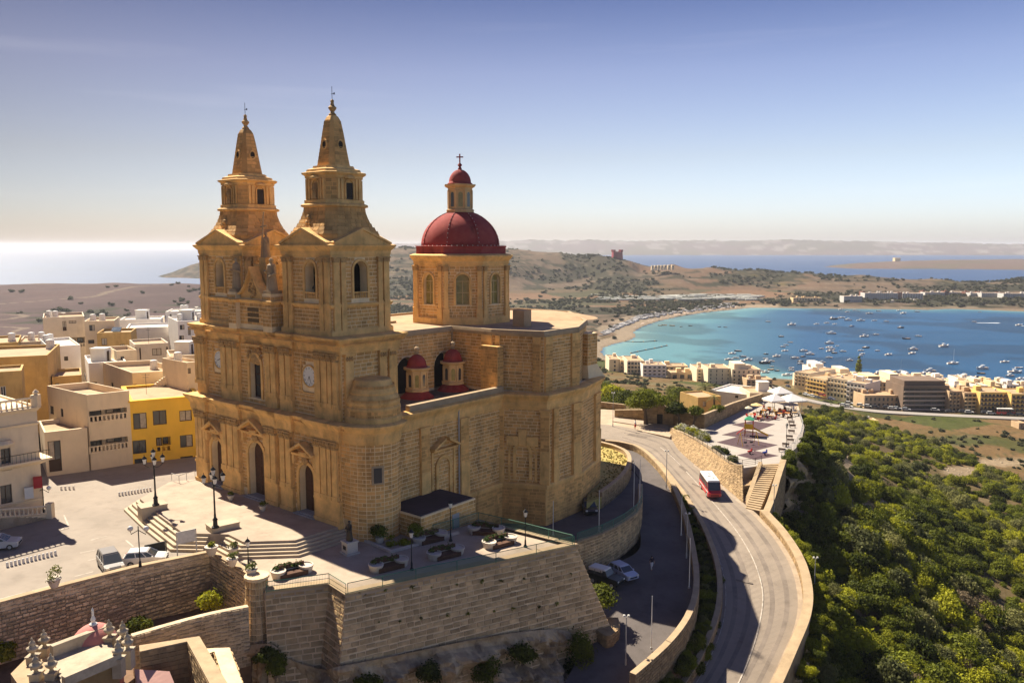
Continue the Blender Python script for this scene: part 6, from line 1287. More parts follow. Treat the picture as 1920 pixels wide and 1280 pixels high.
def make_car(name, label, paintm, L=4.2, Wd=1.75, H=1.45, kind='hatch', loc=(0, 0, 0), rz=0, roofm=None, cat='car', slope=0):
 e = empty(name, loc, rz, label, cat); hw = Wd / 2
 pr = {'hatch': ([(-.5, .30), (-.5, .62), (-.47, .66), (-.40, .68), (.22, .66), (.44, .58), (.495, .48), (.5, .26), (.47, .18), (-.47, .18)], [(-.46, .66), (-.38, .99), (-.30, 1.0), (.06, .98), (.25, .66)]),
          'suv': ([(-.5, .34), (-.5, .64), (-.47, .66), (.14, .64), (.47, .60), (.5, .52), (.5, .30), (.47, .25), (-.47, .25)], [(-.49, .65), (-.47, .98), (-.44, 1.0), (.06, 1.0), (.15, .64)]),
          'mpv': ([(-.5, .28), (-.5, .58), (-.47, .62), (.25, .62), (.45, .52), (.5, .42), (.5, .24), (.47, .18), (-.47, .18)], [(-.48, .60), (-.42, .98), (-.3, 1.0), (.05, .99), (.3, .60)]),
          'bus': ([(-.5, .20), (-.5, .48), (.40, .48), (.46, .40), (.5, .34), (.5, .16), (.48, .13), (-.48, .13)], [(-.5, .47), (-.48, .93), (-.46, .96), (.28, .96), (.32, .92), (.42, .47)])}[kind]
 secs = []
 for y, inx, inz in ((-hw, .965, .03), (-hw * .93, 1, 0), (hw * .93, 1, 0), (hw, .965, .03)): secs.append([(x * L * inx, y, z * H + (inz if z < .4 else -inz) * H * .3) for x, z in pr[0]])
 k = MB(); k.loft(secs); body = k.build('body', paintm, e)
 k = MB(); secs = []
 for y, s_ in ((-hw * .90, 0), (-hw * .76, 1), (hw * .76, 1), (hw * .90, 0)): pass
 low = [p for p in pr[1]]; n = len(low)
 ring = lambda zc, f: None
 zb = low[0][1]; zt_ = max(z for _, z in low); xl0, xr0 = low[0][0], low[-1][0]; xl1, xr1 = low[1][0], low[-2][0]
 def rect(t, wf): xl, xr = xl0 + (xl1 - xl0) * t, xr0 + (xr1 - xr0) * t; return [(xl * L, -hw * wf, (zb + (zt_ - zb) * t) * H), (xr * L, -hw * wf, (zb + (zt_ - zb) * t) * H), (xr * L, hw * wf, (zb + (zt_ - zb) * t) * H), (xl * L, hw * wf, (zb + (zt_ - zb) * t) * H)]
 k = MB(); k.loft([rect(0, .93), rect(.9, .80 if kind != 'bus' else .9)]); k.build('windows', GLASS, e)
 k = MB(); k.loft([rect(.86, .84 if kind != 'bus' else .94), rect(1.0, .80 if kind != 'bus' else .9), [(p[0] * .96, p[1] * .92, p[2] + .03 * H) for p in rect(1, .8 if kind != 'bus' else .88)]]); k.build('roof', roofm or paintm, e)
 k = MB(); pil = (0, .38, .72, 1) if kind != 'bus' else (0, .16, .32, .48, .64, .82, 1)
 for f in pil:
  for s_ in (-1, 1):
   a_, b_ = rect(0, .945)[0], rect(0, .945)[1]; c_, d_ = rect(.9, .815 if kind != 'bus' else .915)[0], rect(.9, .815 if kind != 'bus' else .915)[1]
   p0 = (a_[0] + (b_[0] - a_[0]) * f, s_ * abs(a_[1]), a_[2]); p1 = (c_[0] + (d_[0] - c_[0]) * f, s_ * abs(c_[1]), c_[2]); k = MB(); k.tube([p0, p1], .045, 4); k.build('window_pillar', paintm, e)
 wr = .21 * H if kind != 'bus' else .17 * H
 for x in ((-.31, .31) if kind != 'bus' else (-.28, .33)):
  for s_ in (-1, 1):
   k = MB(); n = 14; k.loft([[(x * L + r_ * math.cos(2 * PI * i / n), s_ * y, wr + r_ * math.sin(2 * PI * i / n)) for i in range(n)] for r_, y in ((wr, hw - .22), (wr, hw + .0), (wr * .7, hw + .02))]); wo = k.build('wheel', TIRE, e)
   k = MB(); k.loft([[(x * L + r_ * math.cos(2 * PI * i / n), s_ * y, wr + r_ * math.sin(2 * PI * i / n)) for i in range(n)] for r_, y in ((wr * .6, hw + .0), (wr * .55, hw + .03))]); k.build('rim', GREYP, wo)
 zl = (.5 if kind != 'bus' else .30) * H
 for s_ in (-1, 1):
  k = MB(); k.box((L * .485, s_ * hw * .74, zl), (.14, .3, .18)); k.build('headlight', CHROME, e)
  k = MB(); k.box((-L * .492, s_ * hw * .82, zl + .08), (.08, .2, .28)); k.build('tail_light', mat('tail_light_red', (.4, .02, .02), rough=.3, bump=0), e)
  k = MB(); k.box((L * .2, s_ * (hw + .08), zb * H + .03), (.12, .16, .12)); k.build('wing_mirror', paintm, e)
 k = MB(); k.box((L * .5, 0, zl - .18), (.05, Wd * .6, .14)); k.box((-L * .5, 0, zl - .2), (.05, Wd * .9, .14)); k.build('bumper', TIRE, e)
 return e
def heading(p, q): return math.atan2(q[1] - p[1], q[0] - p[0])
RED = paint('red', (.50, .015, .02))
pb_, pf_ = GM(1318, 905), GM(1342, 934)
mid = GM(1331, 923); bus = make_car('minibus', 'red minibus with a white roof driving down the curved main road', RED, 5.6, 2.0, 2.6, 'bus', mid, heading(GM(1310, 885), GM(1352, 945)), roofm=WHITEP, cat='minibus')
k = MB(); k.box((.6, .25, 2.58), (.7, .35, .08)); k.box((-.2, -.2, 2.58), (.5, .5, .1)); k.box((-1.4, .1, 2.58), (.8, .3, .06)); k.build('roof_vent', GREYP, bus)
k = MB(); k.box((0, -1.01, 1.0), (5, .02, .12)); k.box((0, 1.01, 1.0), (5, .02, .12)); k.build('side_stripe', WHITEP, bus)
bus.rotation_euler[1] = R(4)
make_car('silver_car', 'silver blue hatchback parked beside the white topped jeep on the lower road', paint('silver', (.42, .46, .58)), 4.0, 1.7, 1.45, 'hatch', GL(1168, 1080), heading(GL(1150, 1066), GL(1190, 1092)))
jeep = make_car('jeep', 'dark green jeep with a white hardtop parked under the bastion on the lower road', paint('dark', (.012, .016, .014)), 4.2, 1.75, 1.9, 'suv', GL(1136, 1094), heading(GL(1110, 1080), GL(1160, 1098)), roofm=WHITEP, cat='jeep')
k = MB(); k.box((-1.0, 0, 1.62), (1.9, 1.5, .5)); k.build('hardtop', WHITEP, jeep); k = MB(); k.lathe([(.36, 0), (.36, .2)], (0, 0, 0), 14); o = k.build('spare_wheel', TIRE, jeep); o.rotation_euler = (0, R(-90), 0); o.location = (-2.1, 0, 1.0)
make_car('dark_car', 'dark car parked against the foot of the church apse', paint('charcoal', (.035, .03, .028)), 4.2, 1.75, 1.45, 'hatch', G(1104, 958, -5.75), R(95) + PI)
make_car('grey_car', 'grey people carrier parked by the plaza retaining wall', paint('grey', (.22, .20, .18)), 4.3, 1.8, 1.65, 'mpv', G(208, 1066, -1.4), heading(G(208, 1060, -1.4), G(226, 1085, -1.4)))
make_car('white_car', 'white car half hidden behind the retaining wall and notice board', paint('white', (.72, .70, .66)), 4.0, 1.7, 1.45, 'hatch', G(274, 1056, -1.4), heading(G(260, 1055, -1.4), G(300, 1052, -1.4)))
make_car('silver_car', 'silver car parked in the shadow at the very left edge', paint('silver2', (.45, .45, .47)), 4.2, 1.75, 1.45, 'hatch', G(-4, 1028, -1.4), heading(G(-20, 1030, -1.4), G(22, 1026, -1.4)))
def lantern(k, g, x, y, z, s=1.0):
 k.lathe([(.10 * s, -.02), (.16 * s, .05 * s), (.03, .05 * s)], (x, y, z), 6)
 k.lathe([(.26 * s, .58 * s), (.3 * s, .62 * s), (.1 * s, .85 * s), (.03 * s, .9 * s), (.03 * s, 1.05 * s), (.01, 1.1 * s)], (x, y, z), 6)
 g.lathe([(.13 * s, .05 * s), (.24 * s, .58 * s)], (x, y, z), 6)
def big_lamp(label, p):
 e = empty('lantern_post', p, 0, label, 'street lamp', 'tall five-lantern posts on the plaza plinths')
 k = MB(); k.lathe([(.38, 0), (.4, .15), (.25, .25), (.22, .8), (.28, .9), (.14, 1.1), (.1, 1.6), (.08, 4.3), (.13, 4.4), (.07, 4.5), (.06, 5.6)], (0, 0, 0), 10); k.build('post', IRON, e)
 for i in range(5):
  a_ = i * 2 * PI / 4 + .5; x, y, z = (.95 * math.cos(a_), .95 * math.sin(a_), 4.9) if i < 4 else (0, 0, 5.6)
  k = MB(); g = MB(); lantern(k, g, x, y, z, 1.05)
  if i < 4: k.tube([(0, 0, 4.4), (x * .5, y * .5, 4.45), (x * .9, y * .9, 4.7), (x, y, 4.9)], .035, 5)
  o = k.build('lantern', IRON, e); g.build('lantern_glass', CHROME, o)
 return e
big_lamp('tall black five-lantern post on the plinth by the yellow house', G(289, 947, .62) + Vector((.2, 0, 0)))
big_lamp('tall black five-lantern post on the plinth nearest the terrace', G(404, 989, .62))
def globe_lamp(label, p, h=3.6):
 e = empty('globe_lamp', p, 0, label, 'street lamp', 'double white globe lamps'); k = MB(); k.lathe([(.16, 0), (.12, .5), (.06, .6), (.05, h)], (0, 0, 0), 8); k.tube([(-.75, 0, h - .5), (-.7, 0, h - .8), (0, 0, h - .4), (.7, 0, h - .8), (.75, 0, h - .5)], .04, 5); k.build('post', IRON, e)
 for s_ in (-1, 1): k = MB(); k.sphere((s_ * .75, 0, h - .25), .27, 12, 8); k.build('globe', CHROME, e, True)
globe_lamp('double globe lamp standing on the retaining wall between the two parked cars', G(263, 1062, -.3), 4.0)
globe_lamp('double globe lamp in front of the grand townhouse corner', G(83, 963, -1.4), 3.4)
def terr_lamp(label, p, h=3.6, m=IRON):
 e = empty('lantern_lamp', p, 0, label, 'street lamp', 'single lantern posts of terrace and playground'); k = MB(); k.lathe([(.2, 0), (.2, .1), (.1, .3), (.09, .7), (.05, .9), (.045, h)], (0, 0, 0), 8); k.build('post', IRON, e)
 k = MB(); g = MB(); lantern(k, g, 0, 0, h, .95); o = k.build('lantern', IRON, e); g.build('lantern_glass', CHROME, o)
terr_lamp('black lantern post beside the annex wall on the terrace', G(845, 1014, -1.2)); terr_lamp('black lantern post at the sunlit corner of the terrace', G(985, 1025, -1.2), 3.2)
terr_lamp('black lantern post between the shaded planters near the railing', G(772, 1068, -1.2), 3.2); terr_lamp('small black lantern post by the urn planters on the corner steps', G(466, 1062, -1.2), 2.0)
terr_lamp('black lantern post on the sunny side of the playground near the benches', G(1474, 838, PZ), 3.4)
def road_lamp(label, p, h=5.8, rz=0, m=GREYP):
 e = empty('road_lamp', p, rz, label, 'street lamp', 'modern twin-head road lamps'); k = MB(); k.lathe([(.09, 0), (.09, .6), (.06, .7), (.045, h)], (0, 0, 0), 7); k.build('post', m, e)
 for s_ in (-1, 1): k = MB(); k.tube([(0, 0, h - .05), (s_ * .18, 0, h + .1)], .03, 5); k.lathe([(.05, -.1), (.14, -.05), (.12, .1), (.02, .14)], (s_ * .22, 0, h + .12), 8); k.build('lamp_head', CHROME, e)
road_lamp('twin-head lamp on the parapet above the minibus', G(1249, 915, -6.2), 5.6); road_lamp('twin-head lamp on the parapet beside the dark hedge', G(1287, 1046, -8.4), 5.6)
road_lamp('twin-head lamp standing low on the shaded lower road', G(1173, 1246, -11.4), 5.0); road_lamp('twin-head lamp behind the right bend of the parapet', G(1526, 1120, -13), 5.0)
road_lamp('twin-head lamp at the foot of the long stairs', G(1450, 966, -9), 4.4)
road_lamp('tall lamp at the road junction behind the church', G(1149, 800, -5.1), 6.6)
def pole(label, p, top_v, u):
 h = 0; lo, hi = 0, 15
 for _ in range(30):
  m_ = (lo + hi) / 2
  if proj((p.x, p.y, p.z + m_))[1] > top_v: lo = m_
  else: hi = m_
 e = empty('flagpole', p, 0, label, 'flagpole', 'thin white flagpoles'); k = MB(); k.lathe([(.055, 0), (.045, lo * .5), (.03, lo), (.05, lo + .03), (.01, lo + .12)], (0, 0, 0), 6); k.build('pole', WHITEP, e); k = MB(); k.lathe([(.14, 0), (.12, .2)], (0, 0, 0), 8); k.build('base', GREYP, e)
for u, v0, v1, z, lb in ((1123, 920, 998, -5.7, 'rising from the ramp wall below the dark car'), (1188, 868, 956, -5.7, 'at the split of the two roads, nearer the church'), (1199, 862, 950, -5.7, 'on the tip of the ramp wall at the road split'), (1037, 940, 1004, -5.7, 'close against the church apse corner'),
                         (1277, 926, 1003, -7.8, 'on the parapet over the hedge strip, upper one'), (1292, 1010, 1102, -8.9, 'on the parapet over the hedge strip, lower one'), (1221, 1118, 1216, -11, 'tallest, in the shade at the foot of the lower road'), (1503, 745, 772, PZ, 'behind the cafe umbrellas at the terrace edge'),
                         (999, 1238, 1290, -17, 'in front of the cliff at the bottom edge')):
 pole('thin white flagpole ' + lb, G(u, v1, z), v0, u)
bl0 = None
def bollard_row(P, label):
 global bl0
 for i, p in enumerate(P):
  lb_ = label.replace('small white bollard', '%s white bollard from the left' % ORD[i])
  if bl0 is None: k = MB(); k.lathe([(.13, 0), (.12, .34), (.14, .38), (.1, .46), (.03, .5)], (0, 0, 0), 8); bl0 = k.build('bollard', WHITEP); o = bl0
  else: o = bl0.copy(); COL.objects.link(o)
  o.location = p; tag(o, lb_, 'bollard', 'white bollards along the street edges')
bollard_row([G(u, v, -1.4) for u, v in zip(np.linspace(224, 282, 11), np.linspace(929, 920, 11))], 'small white bollard in the row across the shaded street mouth')
bollard_row([G(u, v, -1.4) for u, v in zip(np.linspace(14, 104, 13), np.linspace(1062, 1040, 13))], 'small white bollard in the row at the edge of the left shadow')
bollard_row([G(u, v, -1.4) for u, v in zip(np.linspace(115, 138, 4), np.linspace(918, 917, 4))], 'small white bollard in the short row at the yellow street corner')
def railing(label, P, h=1.05, m=GREENR, sp=2.0, bars=3, pick=0, glass=None, cat='railing'):
 e = empty('railing', (0, 0, 0), 0, label, cat); P = [Vector(p) for p in P]
 for i in range(len(P) - 1):
  L = (P[i + 1] - P[i]).length; n = max(1, int(L / sp))
  for j in range(n + (i == len(P) - 2)): q = P[i].lerp(P[i + 1], j / n); k = MB(); k.tube([q, q + Vector((0, 0, h))], .035, 5); k.build('post', m, e)
  if glass:
   k = MB(); a, b = P[i], P[i + 1]; k.add([a + Vector((0, 0, .1)), b + Vector((0, 0, .1)), b + Vector((0, 0, h - .06)), a + Vector((0, 0, h - .06))], [(0, 1, 2, 3)]); k.build('mesh_panel', glass, e)
 for b_ in range(bars): k = MB(); k.tube([q + Vector((0, 0, h - b_ * (h - .15) / max(1, bars - 1))) for q in P], .025 if b_ else .04, 4); k.build('rail', m, e)
 if pick:
  k = MB()
  for i in range(len(P) - 1):
   L = (P[i + 1] - P[i]).length; n = int(L / pick)
   for j in range(n): q = P[i].lerp(P[i + 1], j / n); k.tube([q + Vector((0, 0, .1)), q + Vector((0, 0, h))], .012, 3)
  o = k.build('pickets', m, e); o['kind'] = 'stuff'
 return rebase(e, P[0])
MESHG = bpy.data.materials.new('green_mesh'); MESHG.use_nodes = True; _t = MESHG.node_tree; _b = _t.nodes['Principled BSDF']; _b.inputs['Base Color'].default_value = (.06, .17, .11, 1); _b.inputs['Alpha'].default_value = .35; _b.inputs['Roughness'].default_value = .6
tz = lambda u, v: G(u, v, -.93)
railing('green railing with mesh along the outer edge of the planter terrace', [tz(500, 1111), tz(617, 1095), tz(649, 1115)], m=GREENR, pick=.14, sp=3)
railing('green mesh railing along the top of the high bastion wall', [tz(652, 1114), tz(780, 1086), tz(930, 1055), tz(1077, 1023)], glass=MESHG, sp=3.2, bars=2)
railing('green mesh railing on the church side of the terrace', [tz(1074, 1021), tz(985, 998), tz(897, 977), tz(850, 991), tz(812, 1001)], glass=MESHG, sp=2.5, bars=2)
railing('green railing curving along the ramp wall above the lower road', [p + Vector((0, 0, .15)) for p in tipw[:16:3]], glass=MESHG, sp=2.5, bars=2)
railing('dark railing along the top of the playground retaining wall', [G(u, v, PZ + .45) for u, v in ((1275, 810), (1300, 823), (1336, 846), (1366, 868), (1392, 874), (1416, 871), (1428, 866))], m=IRON, sp=1.8, bars=4)
railing('pale grey railing along the cliff edge of the playground', [p + Vector((-.3, 0, 0)) for p in pg[8:14]], m=GREYP, sp=2, bars=3)
railing('thin grey handrails on the church plaza edge by the yellow house', [G(u, v, 0) for u, v in ((322, 900), (336, 905), (350, 900), (366, 896))], m=GREYP, sp=1.6, bars=1, h=.95)
FLW = leafmat('planter_leaves', (.05, .09, .02), (.22, .22, .06))
def leaf_points(mb_v, mb_f, pts, s): pass
def leaves(c, r, n, s, sz=.75, seed=0, lobes=5, upb=.25, hollow=.75):
 """cloud of leaf quads over a clumpy crown; returns verts, faces arrays"""
 g = np.random.default_rng(seed); lc = g.normal(size=(lobes, 3)); lc /= np.linalg.norm(lc, axis=1)[:, None]; lc *= np.array([.62, .62, .5]) * g.uniform(.3, 1, (lobes, 1)); lr_ = g.uniform(.38, .62, lobes); lc[0] = 0; lr_[0] = .7
 k = g.integers(0, lobes, n); d = g.normal(size=(n, 3)); d /= np.linalg.norm(d, axis=1)[:, None]; d[:, 2] = np.where(d[:, 2] < -.35, -d[:, 2] * .6, d[:, 2])
 bump = 1 + .16 * np.sin(d[:, 0] * 9 + seed) * np.sin(d[:, 1] * 8 + 1.3 * seed) + .1 * np.sin(d[:, 2] * 17 + k)
 P = lc[k] + d * (lr_[k] * bump * g.uniform(hollow, 1.04, n))[:, None]; P[:, 2] = (P[:, 2] + upb) * sz; P *= r
 nrm = d + g.normal(size=(n, 3)) * .55; nrm /= np.linalg.norm(nrm, axis=1)[:, None]; t_ = np.cross(nrm, g.normal(size=(n, 3))); t_ /= np.linalg.norm(t_, axis=1)[:, None]; b_ = np.cross(nrm, t_)
 ss = s * g.uniform(.6, 1.35, n)[:, None]; V = np.stack([P - t_ * ss * .5 - b_ * ss * .35, P + t_ * ss * .5 - b_ * ss * .35, P + t_ * ss * .28 + b_ * ss * .5, P - t_ * ss * .28 + b_ * ss * .5], 1) + np.array(c)
 return V.reshape(-1, 3)
def leaf_mesh(name, V, m):
 n = len(V) // 4; me = bpy.data.meshes.new(name); me.vertices.add(len(V)); me.vertices.foreach_set('co', V.astype(np.float32).ravel()); me.loops.add(n * 4); me.loops.foreach_set('vertex_index', np.arange(n * 4, dtype=np.int32)); me.polygons.add(n); me.polygons.foreach_set('loop_start', np.arange(0, n * 4, 4, dtype=np.int32)); me.update(calc_edges=True); me.materials.append(m); return me
PLTR = mat('white_planter', (.60, .52, .42), var=.1, scale=1, stain=.3)
BENW = mat('brown_bench', (.12, .06, .035), var=.3, scale=.4, bump=0)
pl0 = None
for u, v, rz, lb in ((548, 1076, 12, 'sunlit on the left part of the terrace'), (729, 1064, 12, 'shaded, beside the railing left of the middle lamp'), (836, 1042, 12, 'shaded, in the middle of the terrace by the railing'), (937, 1021, 14, 'sunlit at the right end of the terrace'), (912, 999, -30, 'shaded against the far corner railing'), (806, 1013, 14, 'shaded, below the annex by the two dark bushes')):
 p = G(u, v, -1.2); rr_ = R(rz + 22)
 if pl0 is None:
  pl0 = empty('planter', p, rr_, '', 'planter', 'long planters with built-in benches on the terrace')
  k = MB()
  for sx in (-1, 1): k.lathe([(.62, 0), (.75, .55), (.8, .6), (.8, .72), (.68, .72), (.66, .6)], (sx * 1.35, 0, 0), 16, 0, .9, 1.1)
  k.b2(-1.3, 1.3, .35, .95, 0, .6); k.build('planter_tub', PLTR, pl0)
  k = MB(); k.b2(-1.4, 1.3, -.85, .3, .34, .44); k.b2(-1.4, 1.3, -.85, -.75, 0, .36); k.build('bench_seat', BENW, pl0); k = MB(); k.box((0, .35, .75), (2.6, .08, .45)); k.build('bench_back', BENW, pl0)
  V = np.concatenate([leaves((x, .45, .6), .55, 160, .13, 1.0, seed=i, lobes=4) for i, x in enumerate((-1.35, -.7, 0, .7))]); link('foliage', leaf_mesh('foliage', V, FLW), pl0); pl0['label'] = 'long pale planter and bench, ' + lb
 else: copy_tree(pl0, loc=p, rz=rr_, label='long pale planter and bench, ' + lb)
def topiary(name, label, p, r, m=LEAFD, tub=True, h=.8):
 e = empty(name, p, 0, label, 'bush'); link('foliage', leaf_mesh('foliage', leaves((0, 0, h), r, 1100, .16, 1.0, seed=int(p.x * 7) % 99, lobes=3), m), e)
 k = MB(); k.lathe([(.35, 0), (.5, .7), (.55, .75)], (0, 0, 0), 12); k.build('tub', PLTR, e); return e
topiary('round_bush', 'large dark clipped bush in a tub at the foot of the round church corner', G(712, 1018, -1.2), 1.25); topiary('round_bush', 'wide dark clipped bush beside the annex door', G(780, 1012, -1.2), 1.2)
pp = None
for u, v, z, s, lb in ((466, 943, 0, .8, ''), (0, 0, 0, 0, '')): pass
def pot(label, p, s=1.0, plant=True, m=FLW, hh=.55):
 e = empty('plant_pot', p, 0, label, 'plant pot', 'stone pots with small plants'); k = MB(); k.lathe([(.28 * s, 0), (.3 * s, .06), (.34 * s, .15 * s), (.5 * s, .6 * s), (.56 * s, .66 * s), (.56 * s, .76 * s), (.45 * s, .76 * s)], (0, 0, 0), 14); k.build('pot', PLTR, e)
 if plant: link('foliage', leaf_mesh('foliage', leaves((0, 0, .8 * s), hh * s, 220, .13, 1.1, seed=int(abs(p.x) * 9) % 97, lobes=4), m), e)
pot('stone tub with a dark plant against the facade between the left and middle doors', G(433, 937, 0), .8, True, LEAFD, .5); pot('stone tub with a dark plant right of the middle church door', G(493, 957, 0), .85, True, LEAFD, .6)
pot('wide bowl pot with yellow plants on the wall corner below the lamp plinth', G(397, 1040, -.3), 1.2, True, LEAFG, .35); pot('urn with a spiky plant, upper one on the corner steps wall', G(437, 1040, -.5), 1.0); pot('urn with a spiky plant, middle one above the corner steps wall', G(436, 1060, -.2), 1.0)
pot('urn with low plants nearest the round corner pier', G(472, 1080, -.2), 1.0); pot('large urn with a pink flowering bush on the retaining wall at left', G(102, 1100, -.2), 1.1, True, FLW, .8)
stt = empty('terrace_statue', G(656, 1036, -1.2), R(-50), 'dark robed statue on a pale square pedestal at the edge of the shade', 'statue')
k = MB(); k.b2(-.75, .75, -.75, .75, 0, .15); k.b2(-.6, .6, -.6, .6, .15, 1.2); k.b2(-.68, .68, -.68, .68, 1.2, 1.32); k.build('pedestal', PLTR, stt); k = MB(); robe(k, (0, 0, 1.32), 2.1, 1.15); k.build('figure', BRONZE, stt, True); k = MB(); k.b2(-.3, .3, -.62, -.6, .5, .9); k.build('plaque', BRONZE, stt)
k = MB(); kp = [G(u, v, -1.2) for u, v in ((668, 1008), (733, 1036), (812, 1014), (860, 1000))]; sweep(k, [p.xy for p in kp], [(-.2, -1.2), (.12, -1.2), (.12, -.95), (-.2, -.95)]); tag(k.build('bed_kerb', PLTR), 'low pale kerb round the planting bed at the church corner', 'kerb')
link('bed_plants', leaf_mesh('bed_plants', np.concatenate([leaves(tuple(G(u, v, -1.2)), .7, 260, .14, .8, seed=u) for u, v in ((735, 1022), (752, 1018), (765, 1022), (728, 1010))]), LEAFG))['kind'] = 'stuff'; tag(bpy.data.objects['bed_plants'], 'low green plants filling the kerbed bed', 'plants')
for (u, v, w_, h, lb, mm) in ((293, 1046, 2.0, 1.6, 'dark framed notice board standing behind the retaining wall', IRON), (351, 1040, 1.9, 2.6, 'pale upright information sign beside the dark notice board', GREYP)):
 e = empty('notice_board', G(u, v, -1.4), R(38), lb, 'sign'); k = MB()
 for s_ in (-1, 1): k.b2(s_ * w_ / 2 - .05, s_ * w_ / 2 + .05, -.05, .05, 0, h)
 k.b2(-w_ / 2, w_ / 2, -.03, .03, h - 1.3, h - 1.2); k.b2(-w_ / 2, w_ / 2, -.05, .05, h - .08, h); k.build('frame', mm, e); k = MB(); k.b2(-w_ / 2 + .08, w_ / 2 - .08, -.02, .02, h - 1.25, h - .1); k.build('board', mm if mm is IRON else mat('sign_grey', (.52, .50, .48), var=.2, scale=.5), e)
MATP = mat('dark_rubber_mat', (.085, .05, .055), var=.2, scale=1.2, bump=.1)
mats_ = [((1344, 829), (1382, 819), (1458, 834), (1414, 845), 'nearest the swing frame'), ((1353, 815), (1392, 805), (1452, 816), (1410, 823), 'under the climbing tower'), ((1372, 796), (1410, 789), (1453, 795), (1422, 807), 'behind the climbing tower'), ((1382, 853), (1416, 845), (1460, 854), (1416, 862), 'closest to the stairs'), ((1415, 785), (1440, 778), (1463, 783), (1440, 790), 'farthest, by the cafe tables')]
for *q, lb in mats_:
 k = MB(); k.prism([G(u, v, PZ).xy for u, v in q], PZ - .05, PZ + .03); tag(k.build('rubber_mat', MATP), 'dark rubber safety mat ' + lb, 'mat', 'diamond shaped playground mats')
pt = G(1404, 816, PZ); e = empty('climbing_tower', pt, R(-20), 'climbing tower with a green roof, yellow panels and a yellow slide', 'play tower')
YP = mat('yellow_plastic', (.70, .42, .02), rough=.4, bump=0); RP = mat('red_plastic', (.5, .04, .03), rough=.4, bump=0); GP = mat('green_plastic', (.05, .32, .16), rough=.4, bump=0)
for x in (-.7, .7):
 for y in (-.7, .7): k = MB(); k.tube([(x, y, 0), (x, y, 3.0)], .07, 6); k.build('post', RP, e)
k = MB(); k.b2(-.75, .75, -.75, .75, 1.3, 1.42); k.build('deck', RP, e); k = MB(); k.b2(-.75, .75, -.8, -.74, 1.4, 2.3); k.b2(-.8, -.74, -.75, .75, 1.4, 2.3); k.build('side_panel', YP, e)
k = MB(); k.lathe([(1.25, 3.0), (1.2, 3.1), (.05, 3.7)], (0, 0, 0), 4, R(45)); k.build('roof', GP, e)
k = MB(); vs = []
for t in np.linspace(0, 1, 8): x = .8 + 2.6 * t; z = 1.4 - 1.2 * t ** .9; vs += [(x, -.3, z + .2), (x, -.25, z), (x, .25, z), (x, .3, z + .2)]
fs = [(4 * i + j, 4 * i + 4 + j, 4 * i + 5 + j, 4 * i + 1 + j) for i in range(7) for j in range(3)]; k.add(vs, fs); k.build('slide', YP, e)
k = MB()
for i in range(6): k.tube([(-.8 - .25 * i, -.4, 1.3 - .22 * i), (-.8 - .25 * i, .4, 1.3 - .22 * i)], .04, 5)
for s_ in (-.4, .4): k.tube([(-.8, s_, 1.4), (-2.2, s_, .1)], .05, 5)
k.build('ladder', RP, e)
def swing(label, p, rz, w_=3.2, seat=True):
 e = empty('swing_frame', p, rz, label, 'swing', 'playground swings'); k = MB()
 for s_ in (-1, 1):
  for t in (-1, 1): k.tube([(s_ * w_ / 2, t * .9, 0), (s_ * w_ / 2, 0, 2.3)], .05, 5)
 k.tube([(-w_ / 2, 0, 2.3), (w_ / 2, 0, 2.3)], .05, 5); k.build('frame', YP, e)
 for x in (-.6, .6): k = MB(); k.tube([(x - .2, 0, 2.3), (x - .2, 0, .5)], .015, 4); k.tube([(x + .2, 0, 2.3), (x + .2, 0, .5)], .015, 4); k.box((x, 0, .5), (.45, .3, .25)); k.build('swing_seat', IRON, e)
swing('yellow swing frame on the big mat nearest the road side', G(1403, 834, PZ), R(15)); swing('yellow swing frame on the farthest mat by the cafe', G(1440, 784, PZ), R(15), 2.6)
for u, v, m_, lb in ((1406, 851, RP, 'red spring rider'), (1434, 853, mat('blue_plastic', (.03, .06, .3), rough=.4, bump=0), 'blue spring rider')):
 e = empty('spring_rider', G(u, v, PZ), R(30), 'small %s on the mat closest to the stairs' % lb, 'spring rider'); k = MB(); k.box((0, 0, .5), (.9, .3, .25)); k.box((.4, 0, .75), (.15, .2, .4)); k.build('seat', m_, e); k = MB(); k.lathe([(.12, 0), (.12, .4)], (0, 0, 0), 8); k.build('spring', IRON, e)
bn0 = None
for i, (u, v) in enumerate(((1466, 847), (1473, 837), (1482, 829), (1480, 822), (1484, 812), (1486, 802), (1484, 795), (1481, 787))):
 p = G(u, v, PZ); r_ = R(-25 + 3 * i)
 lb = 'dark bench along the cliff railing, %s from the stairs' % ORD[i]
 if bn0 is None:
  bn0 = empty('bench', p, r_, lb, 'bench', 'benches along the cliff railing'); bn0.scale = (.75,) * 3; k = MB(); k.b2(-.8, .8, -.22, .22, .4, .46); k.build('seat', BENW, bn0); k = MB(); k.b2(-.8, .8, .2, .26, .5, .85); k.build('backrest', BENW, bn0)
  for s_ in (-.6, .6): k = MB(); k.b2(s_ - .05, s_ + .05, -.2, .25, 0, .42); k.build('leg', IRON, bn0)
 else: copy_tree(bn0, loc=p, rz=r_, label=lb, sc=.75)
CANV = mat('white_canvas', (.78, .74, .70), var=.06, rough=.8, bump=.05)
for u, v, s_, lb in ((1452, 757, 2.5, 'left of the pair over the cafe tables'), (1484, 757, 2.9, 'right of the pair, nearest the cliff'), (1462, 742, 2.6, 'behind the pair, against the cafe roof')):
 e = empty('cafe_umbrella', G(u, v + 12, PZ), R(15), 'big square white umbrella, ' + lb, 'umbrella', 'large white cafe umbrellas'); k = MB(); k.tube([(0, 0, 0), (0, 0, 3.4)], .06, 6); k.build('pole', GREYP, e)
 k = MB(); k.lathe([(s_ * 1.1, 2.15), (s_ * 1.1, 2.4), (.05, 3.6)], (0, 0, 0), 4, R(45), cap=False); k.build('canopy', CANV, e)
